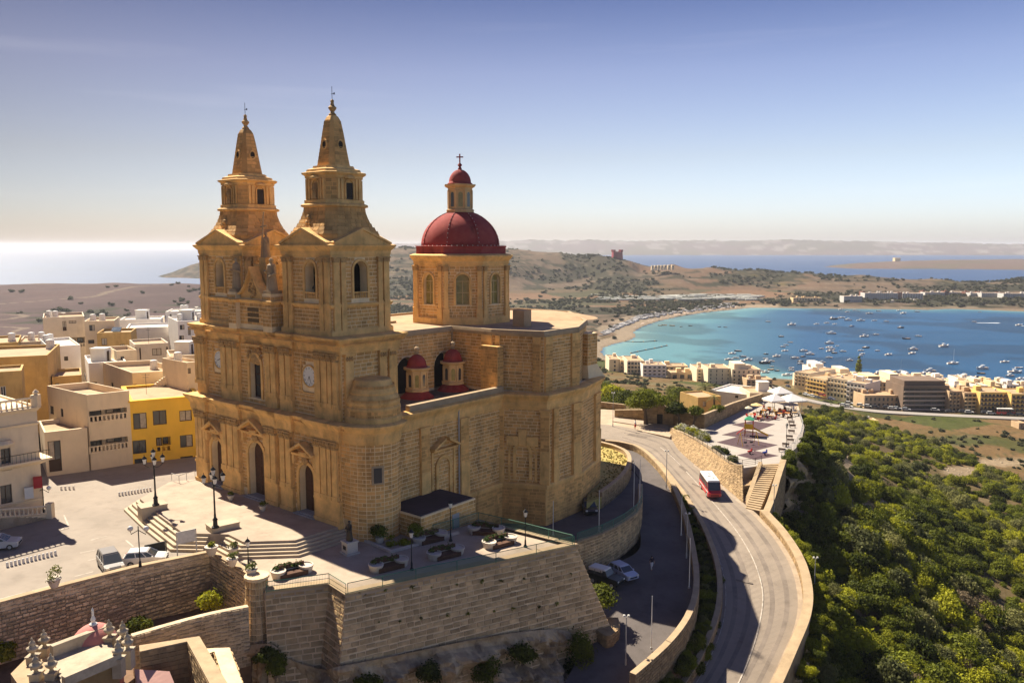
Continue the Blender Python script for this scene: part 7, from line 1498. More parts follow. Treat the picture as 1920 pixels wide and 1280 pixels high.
for u, v, r_, c, lb in ((1418, 769, 1.25, (.75, .55, .25), 'yellow striped parasol left of the white umbrellas'), (1403, 775, .8, (.66, .6, .42), 'small pale parasol by the long wall'), (1448, 763, .9, (.75, .6, .35), 'small cream parasol in front of the left umbrella')):
 e = empty('parasol', G(u, v + 8, PZ), 0, lb, 'parasol'); k = MB(); k.tube([(0, 0, 0), (0, 0, 2.3)], .03, 5); k.build('pole', GREYP, e); k = MB(); k.lathe([(r_, 1.95), (r_, 2.05), (.03, 2.5)], (0, 0, 0), 8, cap=False); k.build('canopy', mat('canvas_%d' % int(r_ * 100), c, rough=.8, bump=0), e)
tb0 = None; TBM = [mat('orange_table', (.55, .22, .06), bump=0), mat('tan_table', (.5, .33, .16), bump=0)]
for i, (u, v) in enumerate(((1408, 782), (1420, 779), (1432, 775), (1424, 787), (1442, 771), (1454, 776), (1466, 774), (1478, 772), (1462, 781), (1446, 785), (1476, 780), (1490, 779))):
 p = G(u, v, PZ); e = empty('cafe_table', p, R(20 + 13 * i), '%s cafe table with seats, %s counting from the long wall' % (('orange', 'tan')[i % 2], ORD[i]), 'table', 'outdoor cafe tables'); k = MB(); k.b2(-.5, .5, -.4, .4, .7, .76); k.tube([(0, 0, 0), (0, 0, .7)], .06, 5); k.build('tabletop', TBM[i % 2], e)
 for s_ in (-1, 1): k = MB(); k.b2(s_ * .85 - .22, s_ * .85 + .22, -.3, .3, .38, .44); k.b2(s_ * 1.05 - .03, s_ * 1.05 + .03, -.3, .3, .44, .85); k.b2(s_ * .85 - .2, s_ * .85 + .2, -.02, .02, 0, .4); k.build('seat', RP if i % 3 == 0 else BENW, e)
SKIN = mat('skin', (.45, .26, .17), bump=0, var=.05); HAIRM = mat('dark_hair', (.03, .02, .015), bump=0)
def person(label, p, rz, top, bottom, h=1.7, stride=.18, skirt=False):
 e = empty('person', p, rz, label, 'person'); s = h / 1.7
 J = {'pel': (0, 0, .95), 'wst': (0, 0, 1.12), 'chs': (0, .01, 1.33), 'nek': (0, .01, 1.47), 'hd0': (0, .0, 1.53), 'hd1': (0, -.02, 1.66)}
 V = [J['pel'], J['wst'], J['chs'], J['nek'], J['hd0'], J['hd1']]; E = [(0, 1), (1, 2), (2, 3), (3, 4), (4, 5)]; rad = [.135, .115, .14, .055, .085, .075]
 for sx, f in ((-1, 1), (1, -1)):
  b = len(V); V += [(sx * .09, 0, .88), (sx * .10, -f * stride * .5, .50), (sx * .10, -f * stride * .6 + (.12 if f < 0 else 0), .09), (sx * .11, -f * stride * .6 - .13, .03)]; rad += [.095, .062, .042, .035]; E += [(0, b), (b, b + 1), (b + 1, b + 2), (b + 2, b + 3)]
  b = len(V); V += [(sx * .19, .01, 1.40), (sx * .25, f * .06, 1.14), (sx * .25, -.06 + f * .1, .90), (sx * .25, -.08 + f * .1, .80)]; rad += [.055, .04, .032, .03]; E += [(2, b), (b, b + 1), (b + 1, b + 2), (b + 2, b + 3)]
 me = bpy.data.meshes.new('body'); me.from_pydata([tuple(c * s for c in v) for v in V], E, []); me.materials.append(SKIN)
 o = link('body', me, e); sk = o.modifiers.new('skin', 'SKIN'); 
 for i, r_ in enumerate(rad): me.skin_vertices[0].data[i].radius = (r_ * s, r_ * s)
 me.skin_vertices[0].data[0].use_root = True; sb = o.modifiers.new('sub', 'SUBSURF'); sb.levels = sb.render_levels = 1
 k = MB(); k.lathe([(.17, .98), (.15, 1.1), (.19, 1.33), (.16, 1.44), (.07, 1.5)], (0, 0, 0), 14, 0, 1, .78)
 for sx, f in ((-1, 1), (1, -1)): k.tube([(sx * .15, .01, 1.42), (sx * .22, .01, 1.37), (sx * .255, f * .04, 1.2)], [.07, .075, .065], 8)
 k.v = [tuple(c * s for c in v) for v in k.v]; k.build('shirt', top, e, True)
 k = MB()
 if skirt: k.lathe([(.24, .45), (.2, .7), (.16, 1.0)], (0, 0, 0), 14, 0, 1, .85)
 else:
  k.lathe([(.17, .84), (.18, .92), (.16, 1.02)], (0, 0, 0), 12, 0, 1, .8)
  for sx, f in ((-1, 1), (1, -1)): k.tube([(sx * .09, 0, .90), (sx * .10, -f * stride * .5, .50), (sx * .10, -f * stride * .6 + (.12 if f < 0 else 0), .13)], [.115, .085, .065], 9)
 k.v = [tuple(c * s for c in v) for v in k.v]; k.build('skirt' if skirt else 'trousers', bottom, e, True)
 k = MB(); k.sphere((0, .02, 1.63), .105, 12, 8, 1.1); k.v = [tuple(c * s for c in v) if v[1] > -.05 or v[2] > 1.66 else (v[0] * s * .8, -.05 * s, v[2] * s) for v in k.v]; k.build('hair', HAIRM, e, True); return e
NAVY = mat('dark_top', (.03, .02, .03), bump=0); WHT = mat('white_cloth', (.75, .72, .7), bump=0); REDC = mat('red_cloth2', (.55, .06, .05), bump=0); BLU = mat('blue_cloth', (.1, .15, .35), bump=0)
person('person in a dark top and white trousers walking on the shaded lower road', GL(1222, 1068), R(20), NAVY, WHT, 1.75); person('person in red and white walking along the sunny pavement below the yard wall', G(1191, 804, -4.95), R(70), WHT, REDC, 1.75, skirt=True)
for i, (u, v, a_, b_, lb) in enumerate(((1443, 779, REDC, NAVY, 'in a red shirt standing among the orange cafe tables'), (1470, 770, WHT, NAVY, 'in a white shirt under the right white umbrella'), (1487, 775, BLU, WHT, 'in a blue shirt beside the cliff side cafe table'), (1432, 768, WHT, REDC, 'in a white shirt near the yellow striped parasol'))):
 person('person ' + lb, G(u, v, PZ), R(50 * i), a_, b_, 1.7)
def simple_house(name, label, tl, tr, YL, YR, zb, dep, m, wins=(), items=(), par=.35, cat='building'): return house(name, label, tl, tr, YL, YR, zb, dep, m, wins, items, par, cat)
simple_house('chapel_building', 'small ochre chapel building with a curved gable behind the palm tree', (1309, 745), (1352, 742), 186, 188, -10, 8, OCHR, [(W, 1318, 752, 1324, 762)], [])
simple_house('long_building', 'long building with a bright white flat roof behind the chapel yard', (1330, 733), (1408, 738), 205, 198, -11, 12, WHPL, [(W, 1378, 741, 1384, 746)], [])
simple_house('cafe_building', 'low cafe building with a pale roof right of the white roofed building', (1406, 737), (1462, 735), 196, 196, -10, 9, PLAST, [(W, 1412, 742, 1422, 750), (W, 1430, 742, 1440, 750)], [('hut', .6, .5)])
WBOX = {}
def wmesh(m, w_, h, d=.3):
 k_ = (m.name, round(w_, 1), round(h, 1), d)
 if k_ not in WBOX: WBOX[k_] = MB().box((0, 0, 0), (w_, d, h)).mesh('window', m)
 return WBOX[k_]
CREAM2 = mat('pale_limestone', (.86, .71, .50), var=.14, scale=6, stain=.2, bump=0); CREAM3 = mat('warm_limestone', (.80, .60, .34), var=.16, scale=6, stain=.25, bump=0); TANB = mat('tan_limestone', (.60, .42, .25), var=.16, scale=6, stain=.3, bump=0); BRWN = mat('brown_slab', (.20, .14, .10), var=.2, scale=6, bump=0); YLB = mat('yellow_limestone', (.85, .56, .18), var=.12, scale=6, bump=0)
def block(label, uL, uR, vT, vB, zb, fl, bays, m, depth=14, kind='win', wd=.55, wm=GLASS, dYR=0.0, items=(), cat='apartment block', name='apartment_block', side=0, pent=None, group=None, frame=None):
 a, b = G(uL, vB, zb), G(uR, vB + dYR, zb); d = (b - a); d.z = 0; L = d.length; d.normalize(); n = Vector((d.y, -d.x, 0)); zt = (D(uL, vT, a.y).z + D(uR, vT + dYR * .5, b.y).z) / 2; H = zt - zb
 e = empty(name, a, math.atan2(d.y, d.x), label, cat, group)
 k = MB(); k.b2(0, L, 0, depth, -3, H - .5); k.build('wall', m, e)
 k = MB()
 for x0, x1, y0, y1 in ((0, L, 0, .3), (0, L, depth - .3, depth), (0, .3, .3, depth - .3), (L - .3, L, .3, depth - .3)): k.b2(x0, x1, y0, y1, H - .5, H)
 k.build('parapet', m, e); k = MB(); k.b2(.3, L - .3, .3, depth - .3, H - .52, H - .42); k.build('roof', ROOFC, e)
 fh = (H - .6) / fl; bw = L / bays
 for i in range(fl):
  for j in range(bays):
   w_, h = bw * wd, fh * .58; o = link('window', wmesh(wm, w_, h), e); o.location = ((j + .5) * bw, 0.02, fh * (i + .5))
  if kind == 'balc':
   k = MB(); k.b2(.1, L - .1, -1.2, 0, fh * i + fh * .02, fh * i + fh * .09); k.b2(.1, L - .1, -1.22, -1.12, fh * i + fh * .09, fh * i + fh * .36); k.build('balcony', frame or m, e)
  elif kind == 'grid':
   k = MB(); k.b2(0, L, -.6, 0, fh * i, fh * i + .25); k.build('floor_slab', frame or m, e)
  elif kind == 'small' and i:
   for j in range(bays): k = MB(); k.b2((j + .5) * bw - bw * .35, (j + .5) * bw + bw * .35, -.8, 0, fh * i + .02, fh * i + .8); k.build('balcony', frame or m, e)
 if kind == 'grid':
  for j in range(bays + 1): k = MB(); k.b2(j * bw - .2, j * bw + .2, -.6, 0, 0, H); k.build('fin', frame or m, e)
 if side:
  for i in range(fl):
   for j in range(side): o = link('window', wmesh(wm, 1.2, 1.3), e); o.location = (0.0, depth * (j + .5) / side, fh * (i + .5)); o.rotation_euler = (0, 0, R(90))
 rr = random.Random(int(uL * 7 + vT))
 for q in range(int(L / 6) + 1):
  x, y, s_ = rr.uniform(.12, .88) * L, rr.uniform(.3, .8) * depth, rr.uniform(.9, 1.6); k = MB()
  if rr.random() < .5: k.b2(x - s_, x + s_, y - s_, y + s_, H - .45, H + 1.3 + rr.random()); k.build('roof_hut', m, e)
  else: k.lathe([(.5, 0), (.5, 1.0), (.1, 1.2)], (x, y, H - .4), 8); k.build('water_tank', WHITEP, e)
 if pent: k = MB(); k.b2(L * pent[0], L * pent[1], 2, depth - 2, H - .45, H + pent[2]); k.build('penthouse', m, e)
 return e
zc = -53.5
block('beige block with a blank end wall, leftmost on the near shore beside the church', 1142, 1163, 673, 697, -54, 3, 1, CREAM2, 22, wd=.15)
block('narrow block with red brown balconies next to the blank beige block', 1163, 1174, 675, 698, -54, 3, 2, CREAM3, 20, 'balc', .7, frame=BRWN)
block('hotel with a concrete grid of square balconies near the beach', 1176, 1207, 676, 706, -54, 4, 5, CREAM2, 24, 'grid', .8)
block('white apartment block with rows of small balconies right of the grid hotel', 1205, 1249, 684, 712, -54, 4, 5, WHPL, 16, 'small', .5)
block('low ochre building in steps behind the white apartment block', 1246, 1290, 686, 700, -56, 2, 5, CREAM3, 14)
block('small ochre house with a flat roof between the two seafront groups', 1258, 1300, 698, 712, -54, 1, 3, CREAM3, 12, name='seafront_house', cat='house')
block('pale block with dark balconies on its left edge, by the shore', 1306, 1326, 691, 716, -53, 4, 2, CREAM2, 20, 'balc', .4)
block('cream block with blind bays and slots beside the dark balcony block', 1327, 1370, 690, 720, -52, 4, 4, CREAM2, 18, wd=.12)
block('wide cream block with a stepped roof terrace in the middle of the near shore', 1372, 1425, 692, 722, -52, 4, 6, CREAM2, 16, wd=.35, pent=(.1, .5, 3))
block('long low tan building in front of the stepped roof block', 1400, 1448, 711, 726, -51, 2, 6, TANB, 12, name='seafront_house', cat='house')
block('white seafront block with a bright roof house, at the left end of the right row', 1489, 1516, 697, 722, -55, 4, 4, CREAM2, 30, 'small', .5, dYR=4)
block('cream block with yellow balcony rows facing the sloping street', 1512, 1548, 706, 736, -54, 4, 6, CREAM3, 22, 'balc', .6, dYR=8, frame=YLB)
block('tall white stacked block near the water, highest of the right row start', 1524, 1554, 691, 715, -57, 4, 5, WHPL, 20, 'win', .4, pent=(.2, .7, 3))
block('cream stepped apartments in the bend of the street', 1550, 1588, 708, 742, -53.5, 4, 6, CREAM2, 20, 'small', .5, dYR=6)
block('white seafront apartments left of the dark cypress', 1566, 1600, 698, 722, -57, 3, 6, CREAM2, 18, wd=.4, pent=(.3, .8, 2))
block('white terraced block with stepped balconies in the bend of the street', 1586, 1620, 716, 752, -53, 4, 5, WHPL, 18, 'small', .55, dYR=5)
block('cream flat roofed block just right of the dark cypress', 1600, 1638, 710, 730, -57, 3, 6, CREAM2, 16, wd=.4)
block('curved looking ochre block behind the low tan wing', 1624, 1668, 716, 748, -55, 4, 6, CREAM3, 18, wd=.4, pent=(.1, .6, 3))
block('cream block with a dark roof hut between the ochre block and the dark balcony block', 1660, 1692, 712, 748, -55, 4, 4, CREAM2, 18, wd=.45, pent=(.3, .8, 3))
block('low tan wing with small windows at the street corner', 1620, 1692, 741, 764, -53, 2, 9, TANB, 14, 'win', .4)
block('wide modern block with dark glass floors and pale balcony bands', 1692, 1777, 724, 768, -53, 5, 8, BRWN, 20, 'balc', .9, frame=mat('balcony_band', (.50, .40, .33), var=.1, bump=0), pent=(.05, .95, 2.5))
block('brown and cream narrow block right of the wide modern block', 1778, 1806, 733, 771, -53, 5, 4, TANB, 16, 'small', .5)
block('grey tan block with shaded bays left of the yellow arcade', 1806, 1836, 736, 773, -53, 5, 4, TANB, 16, 'balc', .6, frame=CREAM3)
block('yellow apartment block with white framed arches and balconies', 1836, 1893, 735, 776, -53, 5, 8, YLB, 16, 'small', .5, frame=BRWN)
block('yellow apartment block with dark railings cut by the right edge', 1894, 1970, 738, 779, -53, 5, 9, YLB, 16, 'small', .5, frame=BRWN)
block('white roof house with a curved wall above the brown block', 1795, 1815, 708, 730, -58, 3, 2, WHPL, 12, wd=.3, name='seafront_house', cat='house')
block('white cube house on the water side behind the grey tan block', 1817, 1838, 710, 732, -58, 3, 2, WHPL, 12, wd=.3, name='seafront_house', cat='house')
block('square cream house with a dark opening above the modern block roof', 1750, 1768, 703, 722, -58, 3, 2, CREAM2, 10, wd=.4, name='seafront_house', cat='house')
block('cream roof block at the back of the modern block, left part', 1710, 1742, 706, 724, -58, 3, 4, CREAM2, 12, wd=.3, name='seafront_house', cat='house')
block('pale low block with awnings on the water side near the right edge', 1866, 1910, 720, 736, -57.5, 2, 5, WHPL, 12, wd=.4, name='seafront_house', cat='house')
block('cream block on the water side cut by the right edge', 1905, 1960, 724, 738, -57.5, 2, 5, CREAM2, 12, wd=.4, name='seafront_house', cat='house')
block('pink roofed small house on the water side above the yellow block', 1840, 1860, 717, 733, -58, 2, 2, CREAM3, 10, wd=.3, name='seafront_house', cat='house')
rr2 = random.Random(5); SF = []
for i in range(26):
 u = 1496 + i * 15.5 + rr2.uniform(-4, 4); w_ = rr2.uniform(12, 24); vt = 700 + (u - 1496) * .055 + rr2.uniform(-6, 6)
 block('%s flat roofed house in the waterside row, %s from the %s' % (('cream', 'white', 'warm cream')[i % 3], ORD[i if i < 13 else 25 - i], 'left' if i < 13 else 'right'), u, u + w_, vt, vt + rr2.uniform(18, 24), -57.5, 3, int(w_ / 5), (CREAM2, WHPL, CREAM3)[i % 3], 11, 'win', rr2.uniform(.3, .5), name='seafront_house', cat='house', pent=(.2, .6, 2.2) if i % 2 else None)
house('farmhouse', 'small tan farmhouse with a flat roof standing alone in the fields', (1628, 788), (1648, 789), 372, 372, -51.5, 7, CREAM3, [(W, 1632, 791, 1635, 794)], [('tank', .3, .5)], .3)
house('farm_hut', 'small hut with a pale wall at the far right of the fields', (1911, 792), (1924, 793), 365, 365, -53, 6, TANB, [(W, 1914, 796, 1917, 800)], [], .3)
cr_ = [(1440, 722), (1475, 734), (1500, 744), (1540, 754), (1590, 763), (1640, 769), (1700, 773), (1800, 778), (1920, 783), (2100, 790)]
ribbon('coast_road', [G(u, v + 3.2, -52.2) for u, v in cr_], [G(u, v - 1.5, -52.2) for u, v in cr_], mat('coast_tarmac', (.30, .27, .24), var=.1, scale=8, bump=0), 4, 4)
fp = [(1740, 776), (1752, 783), (1764, 791), (1740, 800)]; 
def far_car(label, p, rz, c):
 e = empty('parked_car', p, rz, label, 'car', 'cars parked along the coast road'); m_ = paint('far%d' % c, [(.7, .69, .66), (.06, .06, .07), (.4, .42, .45), (.45, .05, .04), (.12, .14, .22)][c])
 k = MB(); k.loft([[(-2.05, y, .35), (2.05, y, .35), (2.0, y, .75), (1.0, y, .85), (-2.0, y, .9)] for y in (-.85, .85)]); k.build('body', m_, e)
 k = MB(); k.loft([[(-1.9, -.78, .88), (1.0, -.78, .85), (1.0, .78, .85), (-1.9, .78, .88)], [(-1.6, -.62, 1.4), (.45, -.62, 1.42), (.45, .62, 1.42), (-1.6, .62, 1.4)]]); k.build('windows', GLASS, e)
 k = MB(); k.b2(-1.55, .4, -.62, .62, 1.4, 1.46); k.build('roof', m_, e)
 for x in (-1.25, 1.3):
  for s_ in (-1, 1): k = MB(); n = 8; k.loft([[(x + .32 * math.cos(2 * PI * i / n), s_ * y, .32 + .32 * math.sin(2 * PI * i / n)) for i in range(n)] for y in (.65, .88)]); k.build('wheel', TIRE, e)
CN = ['white', 'black', 'silver', 'red', 'dark blue']
cars = [(1478, 725, 1), (1512, 740, 0), (1524, 743, 0), (1533, 746, 1), (1541, 741, 3), (1559, 748, 4), (1582, 760, 0), (1591, 762, 0), (1592, 756, 0), (1614, 760, 0), (1628, 762, 0), (1641, 763, 1), (1663, 764, 1), (1673, 766, 0), (1682, 766, 2), (1699, 768, 2), (1753, 769, 0), (1781, 772, 1), (1806, 772, 1), (1817, 773, 0), (1858, 775, 0), (1848, 774, 1), (1895, 777, 1), (1912, 778, 1)]
for i, (u, v, c) in enumerate(cars):
 j = max(k_ for k_ in range(len(cr_)) if cr_[k_][0] <= u); a_, b_ = G(*cr_[j], -52), G(*cr_[min(j + 1, len(cr_) - 1)], -52)
 lab = '%s car on the coast road, %s' % (CN[c], ('%s from the left in the street bend' % ORD[i]) if i < 12 else ('%s from the dark car at the street corner' % ORD[i - 12]))
 far_car(lab, G(u, v + 1, -52.1), math.atan2(b_.y - a_.y, b_.x - a_.x), c)
e = far_bus = make_car('coach', 'red bus parked on the coast road before the yellow apartments', RED, 9, 2.5, 3.2, 'bus', G(1886, 777, -52.1), R(-8), roofm=WHITEP, cat='bus')
HT = mat('hotel_brown', (.22, .10, .07), var=.1, bump=0); HW = mat('hotel_white', (.62, .60, .57), var=.06, bump=0); HG = mat('hotel_grey', (.30, .31, .33), var=.1, bump=0)
def hotel(label, uL, uR, vT, vB, fl, bays, m=HW, wd=.62): return block(label, uL, uR, vT, vB, -53.5, fl, bays, m, 16, 'grid', wd, HG, cat='hotel', name='hotel_wing', group=None)
for a in (('white hotel wing with a gridded front, far left on the opposite shore', 1582, 1616, 555, 566, 2, 9), ('long white gridded hotel wing between two brown stair towers', 1621, 1683, 549, 563, 4, 16), ('white gridded hotel wing right of the terraces', 1734, 1771, 548, 557, 3, 10), ('white gridded hotel wing, second right of the terraces', 1779, 1810, 548, 557, 3, 9), ('white gridded hotel wing, third right of the terraces', 1819, 1835, 549, 559, 3, 5), ('white gridded hotel wing, fourth right of the terraces', 1840, 1872, 549, 560, 3, 9), ('white gridded hotel wing cut by the right edge', 1881, 1940, 550, 562, 3, 14)):
 hotel(*a)
for uL, uR, vT, vB, lb in ((1616, 1621, 546, 562, 'left end of the long wing'), (1683, 1691, 548, 563, 'right end of the long wing'), (1729, 1734, 545, 556, 'right of the white terraces'), (1771, 1779, 546, 557, 'between the first pair of right wings'), (1810, 1819, 547, 558, 'between the second pair of right wings'), (1835, 1840, 547, 559, 'between two short right wings'), (1872, 1881, 548, 560, 'before the last right wing')):
 block('brown stair tower of the far hotel, ' + lb, uL, uR, vT, vB, -53.5, 3, 1, HT, 12, wd=.2, cat='tower', name='stair_tower')
block('white stepped terraces of the far hotel between two brown towers', 1691, 1730, 550, 566, -57, 4, 8, HW, 20, 'balc', .5, GLASS, cat='hotel', name='hotel_wing')
block('low white beach restaurant in front of the far hotel', 1660, 1706, 565, 572, -58.5, 1, 9, HW, 12, 'balc', .6, cat='building', name='beach_building')
block('low white beach pavilion right of the beach restaurant', 1708, 1728, 563, 571, -58.5, 1, 4, HW, 12, 'win', .5, cat='building', name='beach_building')
block('long sand coloured terrace building on the far shore at left', 1487, 1540, 558, 569, -58, 2, 10, CREAM3, 14, 'win', .3, cat='building', name='beach_building')
p = D(1157, 480, 1770); rt = empty('red_fort', (p.x, p.y, p.z - 2), R(5), 'square red fort tower with corner turrets on the far ridge', 'fort'); k = MB(); k.loft([[(x * a_, y * a_, z) for x, y in ((-1, -1), (1, -1), (1, 1), (-1, 1))] for a_, z in ((10.5, -6), (9.6, 11))]); k.build('fort_wall', mat('fort_red', (.30, .045, .06), var=.1, bump=0), rt)
for x in (-1, 1):
 for y in (-1, 1): k = MB(); k.b2(x * 8 - 2.6, x * 8 + 2.6, y * 8 - 2.6, y * 8 + 2.6, 11, 15.5); k.build('corner_turret', MATS['fort_red'], rt)
for x in (-3, 0, 3): k = MB(); k.b2(x - .7, x + .7, -9.7, -9, 11, 12.6); k.build('merlon', MATS['fort_red'], rt)
for i, (u, v) in enumerate(((1224, 501), (1230, 501), (1236, 500.5), (1242, 500.5), (1248, 500), (1255, 500), (1262, 500))):
 q = D(u, v, 1600); e = empty('hill_villa', (q.x, q.y, q.z - 2), 0, 'pale villa in the row on the far hillside, %s from the left' % ORD[i], 'villa', 'villas in a row on the far hillside'); k = MB(); k.b2(-2.4, 2.4, 0, 7, -4, 5.5); k.build('wall', CREAM2, e); k = MB(); k.b2(-1, 1, -.1, 0, 1, 3.5); k.build('window', GLASS, e)
q = D(1681, 487.5, 3700); e = empty('island_tower', (q.x, q.y, q.z - 6), 0, 'small square tan tower on the low island', 'tower'); k = MB(); k.b2(-12, 12, -12, 12, -4, 16); k.build('tower_wall', CREAM3, e)
k = MB(); rr = random.Random(4)
for i in range(420):
 t = rr.random(); u = 1132 + 250 * t ** 1.2 + rr.uniform(-6, 6); v = float(np.interp(u, [1130, 1160, 1200, 1260, 1330, 1400], [632, 616, 600, 589, 580, 574])) - rr.uniform(1.0, 9); q = G(u, v, -57.3); k.box((q.x, q.y, q.z), (rr.uniform(3, 6), 2.2, 1.6), rr.uniform(-.3, .3) + .6)
o = k.build('parked_cars_by_beach', mat('beach_cars', (.55, .53, .52), var=.5, scale=5, bump=0, island=.8)); tag(o, 'mass of parked cars and huts along the beach road', 'cars', kind='stuff')
k = MB()
for i in range(260):
 u = rr.uniform(1125, 1500); v = rr.uniform(547, 562) ; q = G(u, v, -54.5)
 if 1120 < u < 1420: k.box((q.x, q.y, q.z), (rr.uniform(10, 40), 3.0, 2.0), rr.uniform(-.05, .05))
o = k.build('polytunnels', mat('polytunnel', (.62, .62, .55), var=.2, bump=0, island=.3)); tag(o, 'pale greenhouse tunnels and walls in rows behind the beach', 'greenhouses', kind='stuff')
k = MB()
for i in range(130):
 u = rr.uniform(1186, 1400); v = float(np.interp(u, [1186, 1205, 1235, 1270, 1320, 1370, 1405], [619, 610, 600, 592.5, 584.5, 579.5, 576])) - rr.uniform(.2, 1.6); q = G(u, v, -59); k.lathe([(1.3, 1.9), (.05, 2.5)], (q.x, q.y, q.z - .3), 6)
o = k.build('beach_umbrellas', mat('beach_parasol', (.6, .45, .35), var=.6, scale=4, island=.8, bump=0)); tag(o, 'rows of tiny beach umbrellas along the sand', 'umbrellas', kind='stuff')
BH = {'w': mat('boat_white', (.74, .73, .70), rough=.35, var=.05, bump=0), 'd': mat('boat_dark', (.03, .04, .06), rough=.4, bump=0), 'b': mat('boat_blue', (.04, .10, .22), rough=.4, bump=0), 'o': mat('boat_tan', (.5, .33, .18), rough=.5, bump=0)}
def boat_proto(c, kind):
 e = empty('boat', (0, 0, 0)); H_ = BH[c]; L = 8.0; secs = []
 for x, w_, z0, z1 in ((-.5, .85, .0, 1.0), (-.2, 1, -.1, .98), (.12, .95, -.1, 1.1), (.35, .6, .0, 1.35), (.5, .05, .5, 1.65)):
  secs.append([(x * L, -w_ * 1.3 * .55, z0 - .2), (x * L, w_ * 1.3 * .55, z0 - .2), (x * L, w_ * 1.3, z1), (x * L, -w_ * 1.3, z1)])
 k = MB(); k.loft(secs); k.build('hull', H_, e)
 k = MB(); k.b2(-3.6, 1.5, -1.0, 1.0, 1.0, 1.08); k.build('deck', BH['o'], e)
 if kind != 'dinghy':
  k = MB(); k.loft([[(-1.2, -.95, 1.0), (2.2, -.7, 1.1), (2.2, .7, 1.1), (-1.2, .95, 1.0)], [(-.9, -.8, 1.75), (1.2, -.6, 1.7), (1.2, .6, 1.7), (-.9, .8, 1.75)]]); k.build('cabin', BH['w'], e)
  k = MB(); k.loft([[(.4, -.84, 1.35), (1.75, -.7, 1.35), (1.75, .7, 1.35), (.4, .84, 1.35)], [(.4, -.78, 1.66), (1.3, -.62, 1.66), (1.3, .62, 1.66), (.4, .78, 1.66)]]); k.build('cabin_window', GLASS, e)
 if kind == 'cruiser':
  k = MB(); k.b2(-1.6, .4, -.75, .75, 2.35, 2.45); 
  for x in (-1.5, .3):
   for y in (-.7, .7): k.tube([(x, y, 1.6), (x, y, 2.4)], .04, 4)
  k.build('flybridge', BH['w'], e)
 if kind in ('yacht',): k = MB(); k.tube([(.3, 0, 1.2), (.3, 0, 10.5)], .07, 5); k.tube([(.3, 0, 2.3), (-3, 0, 2.2)], .07, 5); k.build('mast', BH['w'], e)
 if kind == 'work': k = MB(); k.b2(-2.6, -.8, -.8, .8, 1.0, 2.6); k.build('wheelhouse', BH['w'], e)
 return e
PR = {}; used = set()
Z3 = lambda x, y: (1420 + x / 3.84, 420 + y / 3.84); Z7 = lambda x, y: (1100 + x / 5.647, 600 + y / 5.647)
bl = []
